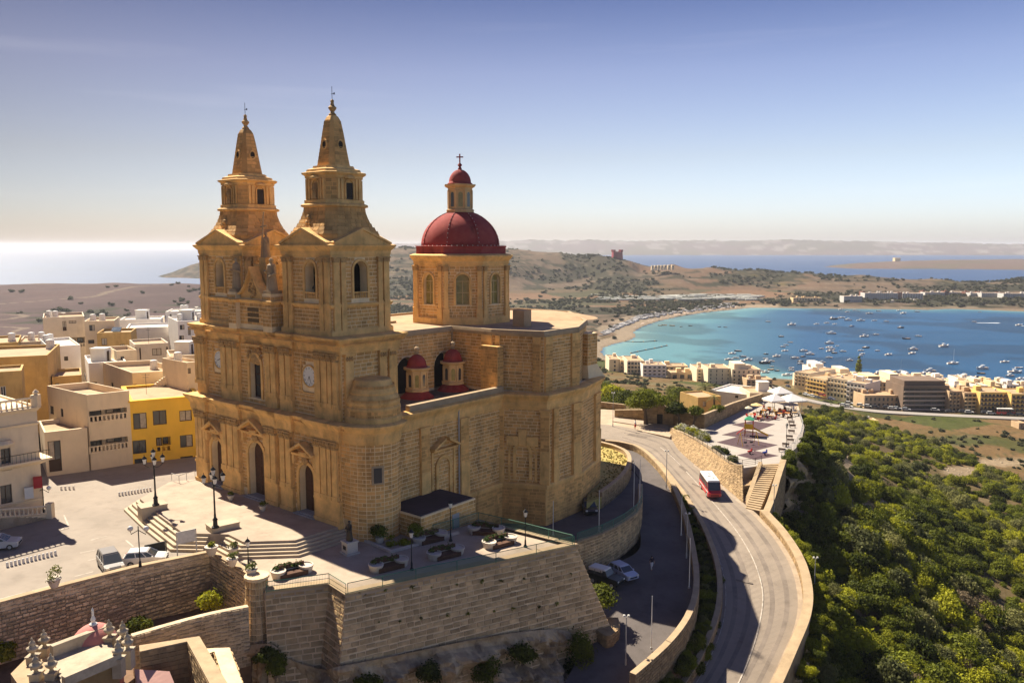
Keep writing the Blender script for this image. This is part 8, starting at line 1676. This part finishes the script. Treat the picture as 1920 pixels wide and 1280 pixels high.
for x, y, c, kd, s_ in [(75, 705, 'w', 'yacht', .9), (170, 812, 'd', 'cabin', .9), (250, 728, 'w', 'cruiser', 1.5), (427, 722, 'w', 'cabin', .9), (500, 714, 'w', 'cabin', .9), (558, 722, 'w', 'cabin', .8), (550, 687, 'd', 'work', 1.6), (607, 678, 'w', 'cabin', 1.3), (650, 695, 'w', 'cruiser', 1.5), (600, 616, 'w', 'cabin', 1.1), (648, 634, 'w', 'cabin', .9), (700, 623, 'w', 'cabin', 1.0), (728, 628, 'w', 'dinghy', .6), (745, 698, 'w', 'cruiser', 1.4), (808, 646, 'w', 'cabin', 1.3), (873, 629, 'w', 'cabin', 1.1), (843, 697, 'w', 'cabin', .9), (927, 703, 'w', 'cabin', 1.0), (680, 738, 'b', 'cruiser', .9), (1052, 645, 'w', 'cabin', 1.4), (1018, 624, 'w', 'cabin', .9), (1150, 633, 'w', 'cabin', 1.1), (1033, 748, 'd', 'cruiser', 1.1), (1600, 634, 'w', 'dinghy', .7),
                      (530, 792, 'w', 'cruiser', 1.5), (772, 812, 'w', 'cruiser', 1.3), (852, 798, 'w', 'cabin', 1.0), (1072, 828, 'd', 'dinghy', 1.1), (1158, 810, 'w', 'cabin', 1.0), (1560, 706, 'w', 'cabin', .9), (1885, 730, 'w', 'cabin', 1.2),
                      (235, 853, 'w', 'dinghy', .8), (205, 873, 'w', 'cabin', .7), (182, 886, 'w', 'cabin', .8), (200, 915, 'w', 'cabin', .85), (515, 862, 'w', 'cruiser', 1.4), (577, 878, 'w', 'dinghy', .5), (460, 900, 'w', 'cabin', .8), (518, 890, 'w', 'cabin', .9), (530, 903, 'w', 'cruiser', 1.0), (525, 917, 'w', 'cabin', 1.0), (553, 930, 'd', 'cabin', .8), (613, 919, 'w', 'cabin', .9), (330, 917, 'w', 'cabin', 1.2), (374, 941, 'w', 'cruiser', 1.2), (330, 955, 'd', 'dinghy', .7), (268, 968, 'w', 'cabin', 1.1), (140, 955, 'w', 'cruiser', 1.0), (62, 937, 'd', 'cabin', .6), (60, 970, 'w', 'dinghy', .6), (100, 990, 'w', 'cabin', .8), (50, 1003, 'd', 'work', 1.4), (515, 963, 'w', 'cabin', .8), (662, 985, 'w', 'cruiser', .9), (460, 1000, 'w', 'cruiser', .9), (405, 1012, 'w', 'cabin', .7), (438, 1021, 'o', 'cabin', .7), (358, 1020, 'd', 'dinghy', .5), (310, 990, 'd', 'cabin', .7), (308, 1007, 'w', 'cabin', .85), (247, 1037, 'w', 'dinghy', .6), (243, 1055, 'w', 'cabin', .7), (103, 1027, 'w', 'dinghy', .5), (97, 1050, 'o', 'dinghy', .7), (140, 1057, 'd', 'dinghy', .6),
                      (782, 892, 'd', 'cabin', 1.0), (747, 913, 'w', 'cabin', .75), (757, 937, 'w', 'cabin', .7), (743, 950, 'w', 'cabin', .65), (863, 914, 'w', 'cabin', .75), (945, 943, 'w', 'cabin', 1.0), (1118, 907, 'w', 'cruiser', 1.4), (1116, 934, 'w', 'cabin', 1.1), (1344, 883, 'w', 'cruiser', 1.5), (1408, 1008, 'w', 'yacht', 1.3), (1783, 996, 'w', 'cabin', 1.0), (1616, 1044, 'w', 'cruiser', 1.5), (1885, 1037, 'w', 'dinghy', .8), (1855, 1070, 'w', 'cruiser', 1.4), (1035, 1068, 'w', 'yacht', 1.1), (1240, 1062, 'w', 'cruiser', 1.3)]:
 bl.append((*Z3(x, y), c, kd, s_))
Z4 = lambda x, y: (1420 + x / 3.84, 640 + y / 3.84)
for x, y, c, kd, s_ in [(880, 237, 'o', 'work', 1.1), (1020, 247, 'w', 'cabin', .7), (1447, 250, 'w', 'cabin', .9), (1575, 257, 'd', 'cabin', .7), (1610, 232, 'd', 'dinghy', .8), (1740, 270, 'w', 'cabin', 1.0), (1815, 252, 'w', 'cruiser', 1.1), (1893, 272, 'w', 'cabin', .9), (1900, 300, 'w', 'cruiser', 1.1), (1205, 235, 'w', 'cabin', 1.2), (215, 245, 'w', 'cabin', 1.1), (20, 214, 'w', 'cabin', .7), (60, 225, 'w', 'cruiser', .9)]: bl.append((*Z4(x, y), c, kd, s_))
for x, y, c, kd, s_ in [(1543, 358, 'w', 'cabin', 1.0), (1601, 331, 'd', 'cabin', .9), (1508, 421, 'w', 'cabin', 1.0), (1577, 404, 'w', 'cabin', .8), (1654, 390, 'b', 'cabin', .8), (1712, 426, 'w', 'cruiser', 1.1), (1641, 438, 'w', 'cabin', .9), (1406, 74, 'b', 'dinghy', .6), (1468, 77, 'd', 'dinghy', .6), (775, 60, 'o', 'dinghy', .7), (905, 62, 'o', 'dinghy', .9), (820, 56, 'o', 'dinghy', .9), (1097, 62, 'd', 'dinghy', .7), (1000, 71, 'd', 'dinghy', .5)]: bl.append((*Z7(x, y), c, kd, s_))
reg = lambda u, v: ('on the shallow water by the beach' if u < 1400 and v < 640 else 'off the left near shore' if u < 1440 else 'near the far shore' if v < 612 else 'in the middle cluster' if u < 1600 and v < 680 else 'close to the near shore' if v > 682 and u < 1700 else 'close to the yellow apartments' if v > 685 else 'on the open right water')
cn = {'w': 'white', 'd': 'dark', 'b': 'blue', 'o': 'tan'}; kn = {'cruiser': 'motor cruiser', 'cabin': 'cabin boat', 'yacht': 'sailing yacht with a mast', 'work': 'workboat with a wheelhouse', 'dinghy': 'open dinghy'}
grp = {}
for b_ in sorted(bl): grp.setdefault((b_[2], b_[3], reg(b_[0], b_[1])), []).append(b_)
for (c, kd, rg), lst in grp.items():
 for i, (u, v, _, _, s_) in enumerate(lst):
  p = G(u, v, SEA + .1); lb = '%s %s %s' % (cn[c], kn[kd], rg) + ('' if len(lst) == 1 else ', %s from the left among them' % ORD[i])
  rz = R(random.choice([random.uniform(-15, 20), random.uniform(165, 200)]))
  sc = s_ * .85
  if (c, kd) not in PR: o = boat_proto(c, kd); PR[(c, kd)] = o; o.location = p; o.rotation_euler = (0, 0, rz); o.scale = (sc,) * 3; tag(o, lb, 'boat', 'boats moored in the bay')
  else: o = copy_tree(PR[(c, kd)], loc=p, rz=rz, label=lb, sc=sc)
WK = mat('wake_foam', (.8, .82, .84), var=.2, scale=4, bump=0)
for u0, u1, v, lb in ((1831, 1874, 605, 'white foam wake behind the cabin boat on the right'), (1915, 1990, 611, 'white foam wake running off the right edge')):
 a, b = G(u0, v, SEA + .06), G(u1, v + .5, SEA + .06); k = MB(); n = 14; vs = []
 for i in range(n + 1): q = a.lerp(b, i / n); w_ = 1.2 + 1.6 * (i / n) + random.uniform(-.3, .3); vs += [(q.x, q.y - w_, q.z), (q.x, q.y + w_, q.z)]
 k.add(vs, [(2 * i, 2 * i + 2, 2 * i + 3, 2 * i + 1) for i in range(n)]); tag(k.build('wake', WK), lb, 'wake', kind='stuff')
for pts, lb in ((((1172, 640), (1200, 641), (1232, 639)), 'dark floating boom line parallel to the beach point'), (((1183, 662), (1206, 657), (1232, 652), (1250, 648)), 'curving swimming zone rope with small buoys off the left shore')):
 P = catmull([G(u, v, SEA + .15) for u, v in pts], 5); k = MB(); k.tube(P, .45, 4); e = empty('buoy_line', (0, 0, 0), 0, lb, 'buoy line'); k.build('rope', BH['d'], e); 
 for q in P[::3]: k = MB(); k.sphere(tuple(q), .9, 6, 4); k.build('buoy', BH['o'], e)
 rebase(e, P[0])
def tree(name, label, p, h, r, m=LEAFD, n=5200, leaf=.26, lean=0.0, seed=1, cat='tree', group=None):
 e = empty(name, p, 0, label, cat, group); g = random.Random(seed); k = MB(); tp = []
 k.tube([(0, 0, -.5), (lean * .3, .05, h * .25), (lean * .6, 0, h * .5)], [r * .1 + .08, r * .075 + .05, r * .055 + .03], 8)
 for i in range(7):
  a = i * 2.4; rr = r * g.uniform(.35, .75); q = (lean + rr * math.cos(a), rr * math.sin(a), h * g.uniform(.6, .9)); k.tube([(lean * .5, 0, h * g.uniform(.35, .5)), ((lean + q[0]) * .5, q[1] * .45, h * .6), q], [.1 + r * .02, .08, .03], 5)
 k.build('trunk', BARK, e); V = leaves((lean, 0, h - r * .75), r, n, leaf, .8, seed, 9, .25, .55); link('crown', leaf_mesh('crown', V, m), e); return e
ZY = -5.1
tree('carob_tree', 'largest dark tree by the road, leftmost behind the yard wall', G(1211, 796, ZY), 6.8, 3.9, LEAFD, 9000, .26, -.4, 3); tree('carob_tree', 'dark leaning tree right of the chapel gateway', G(1277, 802, ZY), 5.2, 2.6, LEAFD, 6000, .24, -1.0, 5); tree('carob_tree', 'small dark tree at the corner of the long wall', G(1298, 806, ZY), 4.6, 1.9, LEAFD, 4000, .22, .7, 8)
tree('leafy_tree', 'green tree against the chapel building', G(1340, 790, ZY), 3.4, 1.7, LEAFG, 3000, .2, .3, 12)
for i, (u, v, Y, r, m, lb) in enumerate(((1138, 752, 182, 4.2, LEAFD, 'dense dark tree just right of the church apse'), (1168, 745, 195, 4.5, LEAFD, 'dark tree behind the parking by the apse'), (1150, 735, 215, 4.0, LEAFG, 'green tree behind the dark ones near the apse'), (1250, 752, 200, 3.6, LEAFD, 'dark tree behind the chapel gateway'), (1300, 748, 195, 3.0, LEAFD, 'dark tree left of the palm'), (1275, 735, 230, 4.0, LEAFG, 'green tree below the ochre stepped building'), (1215, 742, 215, 4.2, LEAFG, 'green tree behind the largest dark tree'), (1132, 722, 260, 5, LEAFD, 'dark round tree in the field right of the church'), (1265, 733, 260, 3.4, LEAFO, 'olive bush in the terraced field'))):
 p = D(u, v, Y); tree('leafy_tree', lb, (p.x, p.y, p.z - r * 1.3), r * 1.7, r, m, 3800, .32, 0, 20 + i)
def palm(label, p, h, r, nf=26):
 e = empty('palm_tree', p, 0, label, 'palm tree'); k = MB(); k.tube([(0, 0, -.5), (.05, 0, h * .5), (0, 0, h)], [.32, .22, .2], 8); k.build('trunk', BARK, e)
 g = random.Random(int(h * 10))
 for i in range(nf):
  a = i * 2.399; el = g.uniform(-.1, 1.25); d = Vector((math.cos(a), math.sin(a), 0)); s = Vector((-d.y, d.x, 0)); k = MB(); pts = []
  for t in np.linspace(0, 1, 7): pts.append(Vector((0, 0, h)) + d * (r * t * math.cos(el * (1 - .5 * t))) + Vector((0, 0, r * (math.sin(el) * t - .75 * t * t))))
  for j in range(6):
   p0, p1 = pts[j], pts[j + 1]; w_ = r * .13 * math.sin(PI * (j + .7) / 7)
   for sg in (-1, 1):
    for q in range(3): c = p0.lerp(p1, q / 3); k.add([c, c + (p1 - p0) * .15, c + s * sg * w_ * 1.6 + (p1 - p0) * .5 - Vector((0, 0, w_ * .6))], [(0, 1, 2)])
  k.build('frond', LEAFO, e)
p = D(1322, 741, 205); palm('broad palm tree rising above the pale roofs behind the chapel', (p.x, p.y, p.z - 1), 3.2, 3.4, 34); palm('slim palm tree in front of the ochre chapel building', G(1338, 786, ZY), 4.6, 1.8, 22)
p = D(1609, 712, 520); e = empty('cypress_tree', (p.x, p.y, -56), 0, 'dark pointed cypress standing among the seafront roofs', 'tree'); V = np.concatenate([leaves((0, 0, z), r_, 500, .6, 1.2, seed=int(z)) for z, r_ in ((3, 3), (6, 2.9), (9, 2.4), (12, 1.6), (14.5, .9))]); link('crown', leaf_mesh('crown', V, LEAFD), e); k = MB(); k.tube([(0, 0, -2), (0, 0, 10)], .3, 5); k.build('trunk', BARK, e)
def bush(name, label, p, r, m, n=2600, leaf=.2, seed=1, sz=.75): e = empty(name, p, 0, label, 'bush'); link('foliage', leaf_mesh('foliage', leaves((0, 0, 0), r, n, leaf, sz, seed, 7, .35, .6), m), e); k = MB(); k.tube([(0, 0, -.4), (.1, 0, r * .5)], [.12, .05], 5); k.build('stem', BARK, e); return e
FLB = LEAFG
bush('garden_bush', 'bright green bush in the corner of the sunken garden', G(397, 1140, -4.8), 1.6, LEAFG, 3000, .2, 2, 1.0); bush('garden_bush', 'bright green bush in front of the climbing creeper', G(258, 1178, -4.8), 1.4, LEAFG, 2600, .2, 3)
bush('garden_bush', 'dark shaded bush left of the pink dome', G(40, 1185, -5), 2.4, LEAFD, 4200, .22, 4); bush('garden_bush', 'dark green bush at the left edge below the dark one', G(-5, 1235, -5), 1.8, LEAFG, 3000, .2, 5); bush('garden_bush', 'dark bush hanging below the corner pier', on_face(500, 1215, .8) + Vector((0, 0, -.8)), 1.5, LEAFD, 3000, .2, 6)
e = empty('climbing_creeper', G(298, 1150, -5.9), 0, 'dark twisted creeper climbing the retaining wall', 'plant'); V = np.concatenate([leaves((dx, .5, z), r_, 500, .18, 1.2, seed=9 + i) for i, (dx, z, r_) in enumerate(((0, .8, 1.0), (.1, 2.2, .9), (-.2, 3.4, .7), (-.9, 4.4, .5), (.7, 4.2, .5)))]); link('foliage', leaf_mesh('foliage', V, LEAFD), e)
for i, (u, v, z, r, lb) in enumerate(((790, 1262, -14.5, 1.2, 'left of the hanging creepers on the cliff'), (895, 1262, -14.5, 1.4, 'in the middle of the cliff below the wall'), (950, 1225, -13, 1.2, 'right of the middle on the cliff top'), (1062, 1225, -12.6, 1.7, 'nearest the bastion corner on the cliff'), (1045, 1262, -14.5, 1.2, 'trailing down beside the bastion corner'), (700, 1268, -14.5, 1.0, 'at the left end of the cliff top'), (520, 1230, -10.6, 1.0, 'at the foot of the left bastion face'))):
 p = on_face(u, v - 14, 1.6); bush('cliff_plant', 'dark hanging plant ' + lb, p + Vector((0, 0, -1.2)), r * 1.35, LEAFD, 2000, .18, 30 + i, 1.2)
for i, (u, v, r, lb) in enumerate(((1276, 807, 1.5, 'white flowering oleander, leftmost on the playground wall'), (1296, 812, 1.6, 'white flowering oleander, middle one on the playground wall'), (1318, 822, 1.7, 'white flowering oleander, largest on the playground wall'))):
 e = bush('oleander', lb, G(u, v + 2, PZ), r, LEAFG, 2200, .18, 40 + i, .85); V = leaves((0, 0, .1), r * 1.03, 520, .16, .85, 60 + i, 7, .35, .9); link('blossom', leaf_mesh('blossom', V, FLOW), e)
for i, (u, v, r, lb) in enumerate(((1345, 845, 1.2, 'red tinged bush behind the playground wall'), (1358, 850, 1.3, 'dark green bush behind the playground wall'), (1373, 866, 1.4, 'olive bush at the playground wall corner'))): bush('wall_bush', lb, G(u, v, PZ), r, (LEAFO, LEAFD, LEAFO)[i], 2000, .18, 50 + i)
e = bush('courtyard_tree', 'dark tree in the raised bed against the bastion corner', G(1132, 1150, -9.6) + Vector((0, 0, 1.2)), 2.2, LEAFD, 3200, .2, 71); 
rwall('raised_bed_wall', 'rounded rubble wall of the raised bed beside the bastion corner', 'wall', catmull([G(1108, 1172, -9.9), G(1138, 1192, -9.9), G(1160, 1178, -9.9), G(1158, 1158, -9.9)], 4), [-12.5] * 13, 1.6, .1, RUBB, RMORT, RUBB, .34, .5, 60, rag=.9)
for i in range(20):
 p = on_face(662 + i * 21.5, 1060 + (i * 53) % 110, .05); o = link('wall_tuft', leaf_mesh('wall_tuft', leaves((0, 0, 0), random.uniform(.15, .4), 60, .1, 1.1, seed=i, lobes=3), LEAFD)); o.location = p; tag(o, '%s small green tuft from the left in the joints of the bastion wall' % ORD[i], 'plant', 'tufts growing on the bastion wall')
LIB = []
specs = [('evergreen_shrub', LEAFD, 1.5, 4200, .135, .8), ('evergreen_shrub', LEAFG, 1.45, 4200, .13, .85), ('olive_shrub', LEAFO, 1.5, 4200, .12, .8), ('evergreen_shrub', LEAFG, 1.5, 3600, .15, .7), ('dry_shrub', LEAFB, 1.2, 2200, .10, .8), ('olive_shrub', LEAFO, 1.6, 4200, .14, .9)]
SM = [(nm, leaf_mesh('foliage', leaves((0, 0, 0), r, n, lf, sz, 100 + i, 8, .35, .62), m)) for i, (nm, m, r, n, lf, sz) in enumerate(specs)]
def shrub_at(i, p, s, rz, label):
 o = bpy.data.objects.new(SM[i][0], SM[i][1]); COL.objects.link(o); o.location = p; o.scale = (s, s, s); o.rotation_euler = (0, 0, rz); return tag(o, label, 'shrub', 'large shrubs of the valley slope')
big = [(1525, 935, 2, 3.6, 'broad grey green shrub nearest the stairs'), (1560, 905, 2, 2.8, 'olive shrub above the broad grey green one'), (1480, 985, 1, 1.3, 'small bright shrub on the bend of the parapet'), (1500, 1000, 3, 1.8, 'bright shrub beside the parapet bend'), (1560, 1170, 3, 2.0, 'yellow green shrub below the right parapet lamp'), (1585, 1230, 1, 2.6, 'yellow green shrub near the bottom, right of the parapet'), (1620, 1040, 2, 2.6, 'pale olive shrub in the middle of the slope'), (1700, 1020, 5, 2.8, 'grey olive shrub right of the pale one'), (1830, 1150, 4, 3.0, 'big dead brown shrub in the lower right'), (1800, 1250, 0, 2.6, 'dark shrub at the bottom right'), (1660, 920, 4, 2.0, 'bare brown shrub on the upper slope'), (1900, 1020, 1, 2.4, 'bright shrub at the right edge'),
       (1570, 800, 0, 2.6, 'dark shrub right below the cafe terrace'), (1545, 830, 0, 2.2, 'dark shrub on the cliff below the benches'), (1520, 860, 0, 2.0, 'dark shrub beneath the playground corner')]
def slope_pt(u, v):
 x, y, z = ray(u, v); t = 60.0
 while t < 900:
  if terr_z(x * t, y * t) > CH + z * t: break
  t += 1.2
 return Vector((x * t, y * t, terr_z(x * t, y * t)))
for u, v, i, s, lb in big: shrub_at(i, slope_pt(u, v), s, random.uniform(0, 6), lb)
def scatter(name, label, P, S, src, rots=None, align=False):
 me = bpy.data.meshes.new(name); me.vertices.add(len(P)); me.vertices.foreach_set('co', np.asarray(P, np.float32).ravel()); a = me.attributes.new('scl', 'FLOAT_VECTOR', 'POINT'); a.data.foreach_set('vector', np.asarray(S, np.float32).ravel()); a = me.attributes.new('rt', 'FLOAT_VECTOR', 'POINT'); g = np.random.default_rng(len(P)); rt = np.stack([g.uniform(-.15, .15, len(P)), g.uniform(-.15, .15, len(P)), g.uniform(0, 6.28, len(P))], 1); a.data.foreach_set('vector', rt.astype(np.float32).ravel())
 o = link(name, me); ng = bpy.data.node_groups.new(name, 'GeometryNodeTree'); ng.interface.new_socket('Geometry', in_out='INPUT', socket_type='NodeSocketGeometry'); ng.interface.new_socket('Geometry', in_out='OUTPUT', socket_type='NodeSocketGeometry')
 gi, go = ng.nodes.new('NodeGroupInput'), ng.nodes.new('NodeGroupOutput'); ip = ng.nodes.new('GeometryNodeInstanceOnPoints'); oi = ng.nodes.new('GeometryNodeObjectInfo'); oi.inputs['Object'].default_value = src; oi.inputs['As Instance'].default_value = True; oi.transform_space = 'ORIGINAL'
 n1 = ng.nodes.new('GeometryNodeInputNamedAttribute'); n1.data_type = 'FLOAT_VECTOR'; n1.inputs[0].default_value = 'scl'; n2 = ng.nodes.new('GeometryNodeInputNamedAttribute'); n2.data_type = 'FLOAT_VECTOR'; n2.inputs[0].default_value = 'rt'
 lk = ng.links.new; lk(gi.outputs[0], ip.inputs['Points']); lk(oi.outputs['Geometry'], ip.inputs['Instance']); lk(n2.outputs[0], ip.inputs['Rotation']); lk(n1.outputs[0], ip.inputs['Scale']); lk(ip.outputs[0], go.inputs[0])
 mod = o.modifiers.new('scatter', 'NODES'); mod.node_group = ng; return tag(o, label, 'scrub', kind='stuff')
srcs = {}
for o in [o for o in COL.objects if o.type == 'MESH' and o.get('group') == 'large shrubs of the valley slope']:
 for i, (nm, me) in enumerate(SM):
  if o.data == me and i not in srcs: srcs[i] = o
SCRUB = np.array([(1450, 968), (1490, 1015), (1530, 1080), (1540, 1160), (1515, 1230), (1480, 1300), (1420, 1420), (3200, 2200), (3200, 980), (2300, 950), (1920, 908), (1850, 872), (1780, 840), (1700, 815), (1620, 788), (1560, 768), (1512, 775), (1520, 800), (1512, 835), (1482, 862), (1468, 900)], float)
def inpoly(u, v, poly):
 ins = np.zeros(len(u), bool)
 for i in range(len(poly)):
  a, b = poly[i], poly[(i + 1) % len(poly)]; c = ((a[1] > v) != (b[1] > v)); xx = (b[0] - a[0]) * (v - a[1]) / (b[1] - a[1] + 1e-9) + a[0]; ins ^= c & (u < xx)
 return ins
def projn(X, Y, Z): Zc = Z - CH; d = Y * CP - Zc * SP; h = Y * SP + Zc * CP; return 960 + FOC * X / d, 640 - FOC * h / d
g = np.random.default_rng(11); n_ = 60000; X = g.uniform(25, 330, n_); Y = g.uniform(45, 430, n_); Hh, _, _, _, _ = height(X, Y); u, v = projn(X, Y, Hh); ok = inpoly(u, v, SCRUB) & (Hh < -11)
dn = fbm(X, Y, 24, 4, 61); ok &= (dn > .40) | (g.random(n_) < .15); ok &= ~np.any([((u - a) / (c * 1.15)) ** 2 + ((v - b) / (d * 1.15 + 3)) ** 2 < 1 for a, b, c, d in BARE], axis=0); far_ = np.hypot(X, Y) > 230; ok &= ~far_ | (g.random(n_) < .55)
X, Y, Hh, dn = X[ok], Y[ok], Hh[ok], dn[ok]; kd = fbm(X, Y, 30, 3, 71) + g.normal(size=len(X)) * .09
kind = np.where(kd < .40, 0, np.where(kd < .48, 3, np.where(kd < .55, 1, np.where(kd < .60, 2, np.where(kd < .66, 5, 1))))); kind[g.random(len(X)) < .035] = 4
sc = g.gamma(3, .24, len(X)) + .3; sc = np.minimum(sc, 2.1)
lbl = {0: 'dark evergreen scrub covering the valley slope', 1: 'bright green scrub covering the valley slope', 2: 'grey olive scrub scattered on the valley slope', 3: 'yellow green scrub covering the valley slope', 4: 'dry brown scrub scattered on the valley slope', 5: 'pale olive scrub scattered on the valley slope'}
for i in range(6):
 m_ = kind == i
 if m_.sum() and i in srcs: scatter('valley_scrub', lbl[i], np.stack([X[m_], Y[m_], Hh[m_] - .1], 1), np.stack([sc[m_], sc[m_], sc[m_] * g.uniform(.7, 1.45, m_.sum())], 1), srcs[i])
RK = mat('scattered_rock', (.50, .40, .28), var=.4, scale=.8, bump=.6); P = []; km = MB()
for a, b, c, d in BARE:
 for _ in range(16):
  t = random.uniform(0, 6.28); f = random.random() ** .5; q = slope_pt(a + c * f * math.cos(t), b + d * f * math.sin(t)); s = random.uniform(.15, .55)
  if q.x > 35: km.lathe([(.6 * s, -.3 * s), (s, .1 * s), (s * random.uniform(.5, .8), .5 * s), (.1, .65 * s)], tuple(q), 6, random.random(), 1, random.uniform(.6, 1.1))
tag(km.build('scattered_rocks', RK), 'pale loose rocks lying on the bare patches of the valley slope', 'rocks', kind='stuff')
P = []; 
for a, b in STRIP[2:]:
 for t in np.linspace(.12, .9, 4): q = a.lerp(b, t); P.append((q.x + random.uniform(-.3, .3), q.y + random.uniform(-.4, .4), q.z - .2))
 for t in (.3, .7): q = a.lerp(b, t); P.append((q.x + random.uniform(-.3, .3), q.y + .8, q.z + .2))
P = np.array(P); S = g.uniform(.45, .85, (len(P), 1)) * np.ones((1, 3)); scatter('hedge_strip_shrubs', 'dark bushes filling the strip between lower road and main road', P, S, srcs[0]); 
P2 = P[g.random(len(P)) < .3] + np.array([0, 0, .3]); scatter('hedge_strip_shrubs', 'dry yellow growth in the strip between the two roads', P2, .5 * np.ones((len(P2), 3)), srcs[2])
P = []
cl = [p for p in pg[7:15]]
for i in range(150):
 j = random.randint(0, 5); t = random.random(); q = cl[j].lerp(cl[j + 1], t); f = random.random() ** 1.6; P.append((q.x + .8 + 7 * f, q.y + random.uniform(-1, 1) - 2 * f, PZ - .5 - 15 * f))
scatter('cliff_greenery', 'dark green growth hanging down the cliff below the playground', np.array(P), g.uniform(.5, 1.15, (150, 1)) * np.ones((1, 3)), srcs[0])
P = []
for p_ in mr_[::1]:
 for _ in range(2): P.append((p_.x + random.uniform(1.3, 3.2), p_.y + random.uniform(-1, 1), p_.z - random.uniform(.9, 2.2)))
scatter('parapet_greenery', 'green shrubs growing outside the road parapet', np.array(P), g.uniform(.5, .95, (len(P), 1)) * np.ones((1, 3)), srcs[1])
fb = leaf_mesh('crown', leaves((0, 0, .6), 1.0, 70, .75, .9, 5, 4, .2, .7), mat_ := leafmat('distant_leaves', (.045, .050, .025), (.10, .10, .045)))
p = slope_pt(1530, 737); fo = bpy.data.objects.new('lone_shrub', fb); COL.objects.link(fo); fo.location = p; fo.scale = (2, 2, 2); tag(fo, 'round shrub beside the coast road near the cafe umbrellas', 'shrub')
n_ = 60000; az = g.uniform(R(-36), R(42), n_); lr = g.uniform(math.log(240), math.log(2000), n_); r_ = np.exp(lr); X, Y = r_ * np.sin(az), r_ * np.cos(az); Hh, bd, _, _, _ = height(X, Y)
n1 = fbm(X, Y, 120, 5, 3); n2 = fbm(X, Y, 26, 4, 9); n5 = fbm(X, Y, 85, 4, 91); den = np.clip((n5 * .6 + n1 * .4 - .49) / .04, 0, 1) * .9; dx_ = np.clip((n2 * .6 + n1 * .4 - .50) / .05, 0, 1); den = np.where(r_ > 1200, den * .8 + .02, np.where(r_ > 620, den * .5 + .02, .06 + .2 * (n2 > .60)))
den = np.where((az < R(-12)) & (r_ > 300), np.clip((n1 * .5 + n2 * .5 - .56) / .04, 0, 1) * .12 + .004, den); uu, vv = projn(X, Y, Hh)
ok = (g.random(n_) < den) & (Hh > -59) & (bd > .012) & ~inpoly(uu, vv, np.array([(1480, 716), (1530, 750), (1700, 765), (1960, 775), (1960, 700), (1480, 690)], float)) & ~((vv > 765) & (vv < 786) & (uu > 1400)) & ~inpoly(uu, vv, SCRUB) & ~((uu < 400) & (r_ < 330)) & (Hh < -8 + 1000 * (r_ > 900)) & ~((r_ < 260) & (az < .3))
X, Y, Hh, r_ = X[ok], Y[ok], Hh[ok], r_[ok]; s_ = g.uniform(.6, 1.6, len(X)) * np.clip(r_ / 520, .7, 2.2); 
scatter('distant_scrub', 'scattered bushes and trees on the flats and far hills', np.stack([X, Y, Hh - .2], 1), np.stack([s_ * 1.2, s_ * 1.2, s_ * .8], 1), fo)
P = [];
c_ = sum((Vector((*p.xy, 0)) for p in md), Vector()) / len(md)
for i in range(420): a = random.choice(md); f = random.random() ** .5; q = c_.lerp(Vector((*a.xy, 0)), f * .93); P.append((q.x + random.uniform(-.8, .8), q.y + random.uniform(-.8, .8), -4.18))
tv = leaf_mesh('grass', np.concatenate([leaves((x + random.uniform(-.3, .3), y + random.uniform(-.3, .3), z), .16, 14, .1, 1.2, seed=i) for i, (x, y, z) in enumerate(P)]), leafmat('dry_grass', (.16, .15, .03), (.48, .33, .12)))
tag(link('grass_tufts', tv), 'dry yellow grass tufts on the mound beside the apse', 'grass', kind='stuff')
